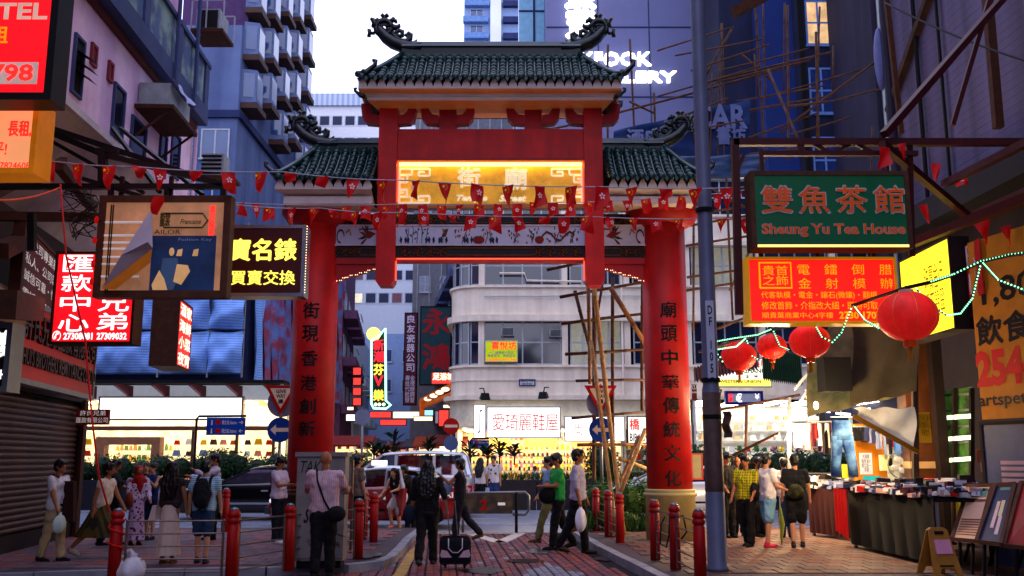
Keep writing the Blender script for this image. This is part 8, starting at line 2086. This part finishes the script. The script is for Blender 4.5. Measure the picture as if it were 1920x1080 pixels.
# taxi driver and passenger
def bust(label, loc, face, skin, top, hair='short'):
    r_ = thing('person', label, 'person', loc, radians(face)); b_ = B()
    b_.ell((0, 0, .52), (.075, .09, .11), 14, 10).cap((0, 0, .3), (0, 0, .45), .05).cap((-.13, 0, .26), (.13, 0, .26), .06)
    for s in (-1, 1): b_.cap((s * .18, 0, .24), (s * .2, -.12, .05), .045, .04); b_.cap((s * .2, -.12, .05), (s * .14, -.38, .1), .04, .03); b_.cap((s * .14, -.38, .1), (s * .12, -.46, .1), .03, .02)
    remesh(b_, 'body', SKIN[skin], r_, .014, 3)
    t_ = B().cap((-.13, 0, .26), (.13, 0, .26), .075).cap((-.08, 0, .2), (-.08, .02, -.1), .12).cap((.08, 0, .2), (.08, .02, -.1), .12)
    for s in (-1, 1): t_.cap((s * .18, 0, .24), (s * .2, -.1, .08), .06)
    remesh(t_, 'shirt', top, r_, .016, 3)
    remesh(B().ell((0, .02, .57), (.088, .1, .09), 14, 10), 'hair', M_hair, r_, .014, 2)
    return r_
tl_ = tx.location
bust('taxi driver with short black hair seen through the front window of the red taxi', (tl_.x - .02, tl_.y - .38, .78), -80, 1, cm(150, 160, 190))
person('girl in white top and shorts with one bare leg out of the taxi door', 752, 999, z=-.02, face=-25, H=1.55, Y_=22.15, skin=0, top=M_wh, sleeve='none', bottom=cm(200, 190, 190), kind='shorts', hair='long', hairm=M_hairb, L=(30, 40), Rr=(55, 70), aL=(40, 6, 40), aR=(30, 6, 30), lean=28, shoe=mk('pink_shoe', c(210, 130, 120), .5))
person('black clad passenger rising behind the girl at the open taxi door', 775, 1000, z=0, Y_=22.4, face=-70, H=1.5, skin=1, top=M_bk, bottom=M_bk, hair='bob', lean=20, aL=(40, 8, 60), aR=(30, 8, 50), L=(20, 20), Rr=(0, 10))
def x13(r_, K): carry(r_, held(K, 1) + Vector((.02, .1, .0)), 'handbag', 'dark handbag with a blue glint on the arm of the woman in black', 'handbag', B().ell((0, 0, 0), (.1, .07, .15), 12, 8), cm(30, 40, 60))
wb_ = person('woman in black clothes with long black hair walking away with a trolley bag', 800, 1058, z=.02, face=172, H=1.66, skin=1, top=M_bk, sleeve='half', bottom=M_bk, hair='long', shoe=mk('grey_trainer', c(50, 52, 60), .6), L=(-12, 10), Rr=(10, 4), aL=(2, 14, 12), aR=(-6, 22, 4), extra=x13, faceon=False, wide=1.1)
sc_ = gp(853, 1066, .02)
su = thing('trolley_suitcase', 'black soft trolley case with pink corners and white handle loops', 'suitcase', sc_.to_tuple(), .08)
bb = B()
loft(bb, [[(x * .23 * k, y * .13 * k, z) for x, y in ((-1, -.8), (-.85, -1), (.85, -1), (1, -.8), (1, .8), (.85, 1), (-.85, 1), (-1, .8))] for z, k in ((.07, .9), (.1, 1), (.38, 1), (.43, .95), (.46, .8))]).build('body', cm(22, 22, 34), su, True)
for s in (-1, 1):
    B().prism([(s * .05, .17), (s * .2, .17), (s * .22, .2), (s * .2, .28), (s * .12, .26)], -.142, -.131).build('pink_corner', mk('pale_pink_patch', c(226, 186, 196), .5), su)
    B().lathe([(.03, -.015), (.04, 0), (.03, .015)], (0, 0, 0), 12).xf(Matrix.Translation((s * .14, 0, .04)) @ Matrix.Rotation(pi / 2, 4, 'Y')).build('wheel', M_rubber, su)
    B().box(s * .15 - .03, s * .15 + .03, -.05, .05, .045, .09).build('wheel_mount', M_dark, su)
B().tube([(-.1, -.14, .44), (-.1, -.15, .3), (-.04, -.155, .24), (.04, -.155, .24), (.1, -.15, .3), (.1, -.14, .44)], .008, 5).build('handle_loop', M_wh, su, True)
for s in (-1, 1): B().tube([(s * .06 - .02, .06, .44), (s * .06 - .07, .1, .98)], .009, 6).build('pull_tube', M_steel, su)
B().tube([(-.13, .1, .98), (-.0, .1, .98)], .014, 6).build('grip', M_black, su)
def x14(r_, K): carry(r_, K['S'] @ Vector((-.04, -.28, 1.12)), 'shoulder_bag', 'pale blue bag clasped by the short haired woman in black', 'bag', B().ell((0, 0, 0), (.08, .1, .14), 10, 8), cm(160, 180, 220))
person('short haired woman in dark top and cropped trousers striding left past the taxi', 862, 1018, z=.02, face=-95, H=1.66, skin=1, top=cm(34, 28, 38), sleeve='cap', bottom=cm(40, 36, 46), hair='bob', hairm=M_hair, shoe=M_tan, L=(8, 4), Rr=(-18, 26), aL=(50, 6, 80), aR=(35, 6, 80), extra=x14)
person('long haired woman in a white tee standing on the median at the crossing', 901, 935, z=.0, Y_=30.2, face=150, H=1.64, skin=0, top=M_wh, bottom=M_bk, hair='long', aL=(40, 6, 80), faceon=False)
def x15(r_, K):
    q = held(K, 0); o = carry(r_, q, 'shopping_bag', 'pale blue printed carrier bag hanging from the man on the median', 'bag', B().box(-.13, .13, -.05, .05, -.42, -.08), mk('printed_bag', c(150, 190, 225), .5, kind='noise', col2=c(230, 235, 240), p=9, es=.05), False)
person('young man in a printed white tee with a backpack standing on the median', 925, 935, z=.0, Y_=30.2, face=-10, H=1.76, skin=0, top=mk('printed_tee', c(232, 228, 234), .8, kind='spots', col2=c(40, 40, 60), p=7), bottom=cm(60, 80, 140), aL=(0, 8, 5), aR=(4, 8, 5), extra=x15)
person('person in a white top bending among the plants of the median', 873, 935, z=.0, Y_=33, face=60, H=1.5, skin=1, top=M_wh, bottom=M_bk, hair='bob')
person('person in a pale shirt passing the far shops behind the median', 1003, 930, z=.0, Y_=38, face=-60, H=1.55, skin=1, top=M_wh, bottom=M_bk)
person('shopper in white in front of the shoe shop racks', 1022, 925, z=.13, Y_=42, face=30, H=1.7, skin=0, top=M_wh, bottom=M_bk)
# green shirt and grey shirt
def x17(r_, K): carry(r_, held(K, 0) , 'shopping_bag', 'long white plastic carrier bag in the hand of the man in the grey shirt', 'bag', bag_b(.13, .09, .46, 7), mk('white_carrier', c(224, 216, 226), .4, 0, .15, 5, es=.04))
person('person in a bright green polo shirt and black trousers walking left', 1046, 1030, z=.02, face=-75, H=1.74, skin=1, top=cm(60, 176, 84), bottom=cm(20, 16, 22), L=(12, 6), Rr=(-16, 14), aL=(20, 8, 70), aR=(10, 6, 40), tilt=14, extra=lambda r_, K: carry(r_, K['S'] @ Vector((.1, -.22, .98)), 'shoulder_bag', 'black shoulder bag in front of the person in the green polo', 'bag', B().ell((0, 0, 0), (.1, .17, .16), 12, 8), M_bk))
person('man with glasses in a loose grey shirt and black trousers facing right', 1085, 1037, z=.02, face=75, H=1.78, skin=1, top=mk('grey_lilac_shirt', c(196, 186, 206), .8, 0, .12, 4, bump=.25), sleeve='half', bottom=cm(22, 18, 24), shoe=mk('brown_shoe', c(60, 36, 28), .5), L=(8, 2), Rr=(-16, 14), aL=(6, 4, 12), aR=(4, 8, 8), wide=1.05, extra=x17)
person('walker in khaki trousers stepping left behind the person in green', 1030, 1016, z=.02, face=-85, H=1.6, skin=0, top=cm(140, 160, 200), bottom=cm(120, 116, 80), shoe=M_tan, L=(20, 6), Rr=(-30, 34), aL=(20, 6, 20))
# right group by the stalls
def xv(r_, K):
    carry(r_, K['S'] @ Vector((.2, -.02, 1.05)), 'shoulder_bag', 'black shoulder bag on the man in the yellow checked shirt', 'bag', B().ell((0, 0, 0), (.08, .14, .17), 12, 8), M_bk)
person('young man in a black vest looking down beside the grey lamp post', 1367, 1008, face=20, H=1.72, skin=1, top=cm(34, 26, 28), sleeve='cap', bottom=M_bk, aL=(30, 6, 50), aR=(20, 6, 30), tilt=18)
person('man in a yellow checked shirt with a black bag over his shoulder', 1404, 1024, face=-40, H=1.7, skin=1, top=mk('yellow_check', c(206, 196, 70), .8, kind='plaid', col2=c(70, 66, 30), p=7), bottom=M_bk, aL=(12, 8, 30), aR=(10, 8, 20), extra=xv, L=(6, 2), Rr=(-6, 6), wide=1.08)
person('bald looking older man behind the man in the yellow checked shirt', 1387, 1004, face=-20, H=1.72, skin=2, top=M_bk, bottom=M_bk, hair='bald')
person('person with cropped hair peeping behind the yellow checked shirt', 1426, 1006, face=30, H=1.68, skin=1, top=cm(90, 90, 60), bottom=M_bk)
person('woman in a white tee and pale denim shorts facing the stalls', 1443, 1026, face=110, H=1.68, skin=0, top=cm(230, 226, 232), bottom=cm(140, 186, 214), kind='shorts', hair='tail', shoe=mk('pink_trainer', c(214, 60, 90), .5), aL=(10, 6, 20), aR=(12, 6, 60), L=(4, 2), Rr=(-6, 2), faceon=False)
def x19(r_, K):
    b_ = B().ell((0, .16, 1.02), (.15, .075, .14), 14, 10).xf(K['S'])
    o = remesh(b_, 'backpack', mk('camouflage', c(70, 74, 40), .8, kind='noise', col2=c(36, 34, 24), p=10), None, .014, 3); o.location = r_.location; o.rotation_euler = r_.rotation_euler; tag(o, 'small camouflage backpack slung low on the boy in black', 'backpack')
person('boy in black tee and black shorts with a camouflage backpack at the stalls', 1497, 1026, face=165, H=1.68, skin=0, top=cm(26, 26, 32), bottom=cm(24, 24, 28), kind='shorts', shoe=mk('black_trainer', c(30, 34, 44), .5), aL=(8, 12, 14), aR=(6, 12, 10), L=(-8, 4), Rr=(6, 2), extra=x19, faceon=False)
person('person in a striped white top behind the boy with the camouflage backpack', 1476, 1008, face=170, H=1.66, skin=0, top=cm(220, 210, 214), bottom=cm(40, 60, 100), faceon=False)
um = thing('folded_umbrella', 'folded pale green umbrella hanging between the shopper and the boy', 'umbrella', gp(1466, 1022, .13).to_tuple())
B().tube([(0, 0, .0), (0, 0, .1), (.02, 0, .35), (.0, 0, .62), (0, 0, .64)], [.005, .02, .05, .02, .01], 8).build('canopy', cm(176, 190, 96), um, True); B().tube([(0, 0, .62), (0, 0, .8), (.03, 0, .83)], .009, 5).build('handle', M_wh, um)
# ================================================================ finish: letters, bodies, origins
bpy.context.view_layer.update()
def finish():
    dg = bpy.context.evaluated_depsgraph_get()
    for o in RM:
        me = bpy.data.meshes.new_from_object(o.evaluated_get(dg), preserve_all_data_layers=False, depsgraph=dg)
        me.name = o.name
        me.polygons.foreach_set('use_smooth', [True] * len(me.polygons))
        if not me.materials:
            for m in o.data.materials: me.materials.append(m)
        o.modifiers.clear(); old = o.data; o.data = me
        bpy.data.meshes.remove(old)
    for o, x0, x1, z0, z1, y, ext in TX:
        me = bpy.data.meshes.new_from_object(o.evaluated_get(dg), depsgraph=dg)
        if not me.vertices: print('EMPTY TEXT', o.data.body); continue
        n = len(me.vertices); co = [0.] * (3 * n); me.vertices.foreach_get('co', co)
        xs = co[0::3]; ys = co[1::3]; a, b_, d, e = min(xs), max(xs), min(ys), max(ys)
        w = o.get('wrap')
        for i in range(n):
            X = x0 + (xs[i] - a) / max(b_ - a, 1e-6) * (x1 - x0)
            Z = z0 + (ys[i] - d) / max(e - d, 1e-6) * (z1 - z0)
            Yv = y - (co[3 * i + 2] / .02 * ext if ext else 0)
            if w: Yv = -sqrt(max(0, w[1] ** 2 - (X - w[0]) ** 2)) - .004
            co[3 * i:3 * i + 3] = (X, Yv, Z)
        me.vertices.foreach_set('co', co); me.update()
        ft = o.get('fat')
        if ft:      # heavier strokes: the same glyph laid again a hair to each side
            vs = [(co[3 * i], co[3 * i + 1], co[3 * i + 2]) for i in range(n)]; fs = [tuple(p.vertices) for p in me.polygons]; mt = me.materials[0]
            b2 = B()
            for k, (dx, dz) in enumerate(((ft, 0), (-ft, 0), (0, ft), (0, -ft))): b2.add([(v[0] + dx, v[1] - .0007 * (k + 1), v[2] + dz) for v in vs], fs)
            me = b2.mesh('lettering', mt)
        me.name = 'lettering'
        q = inst(me, 'lettering', o.parent)
        cu = o.data; bpy.data.objects.remove(o); bpy.data.curves.remove(cu)
RM = globals().get('RM', [])
finish()
bpy.context.view_layer.update()
# put every root's origin at the base of what it carries
kids = {}
for o in bpy.data.objects:
    if o.parent: kids.setdefault(o.parent.name, []).append(o)
def desc(o):
    out = []
    for k in kids.get(o.name, []): out.append(k); out += desc(k)
    return out
for o in list(bpy.data.objects):
    if o.parent or o.type in ('CAMERA', 'LIGHT') or o.location.length > 1e-6 or o.get('kind') == 'structure': continue
    ds = desc(o); lo = Vector((1e9,) * 3); hi = Vector((-1e9,) * 3)
    for k in ds + [o]:
        if k.type != 'MESH': continue
        for cr in k.bound_box:
            p = k.matrix_world @ Vector(cr)
            for i in range(3): lo[i] = min(lo[i], p[i]); hi[i] = max(hi[i], p[i])
    if lo.x > 1e8: continue
    sft = Vector(((lo.x + hi.x) / 2, (lo.y + hi.y) / 2, lo.z))
    o.location = sft
    if o.type == 'MESH': o.data.transform(Matrix.Translation(-sft))
    for k in kids.get(o.name, []): k.location = k.location - sft
for o in bpy.data.objects:
    for k in ('w', 'h', 'wrap', 'fat'):
        if k in o: del o[k]
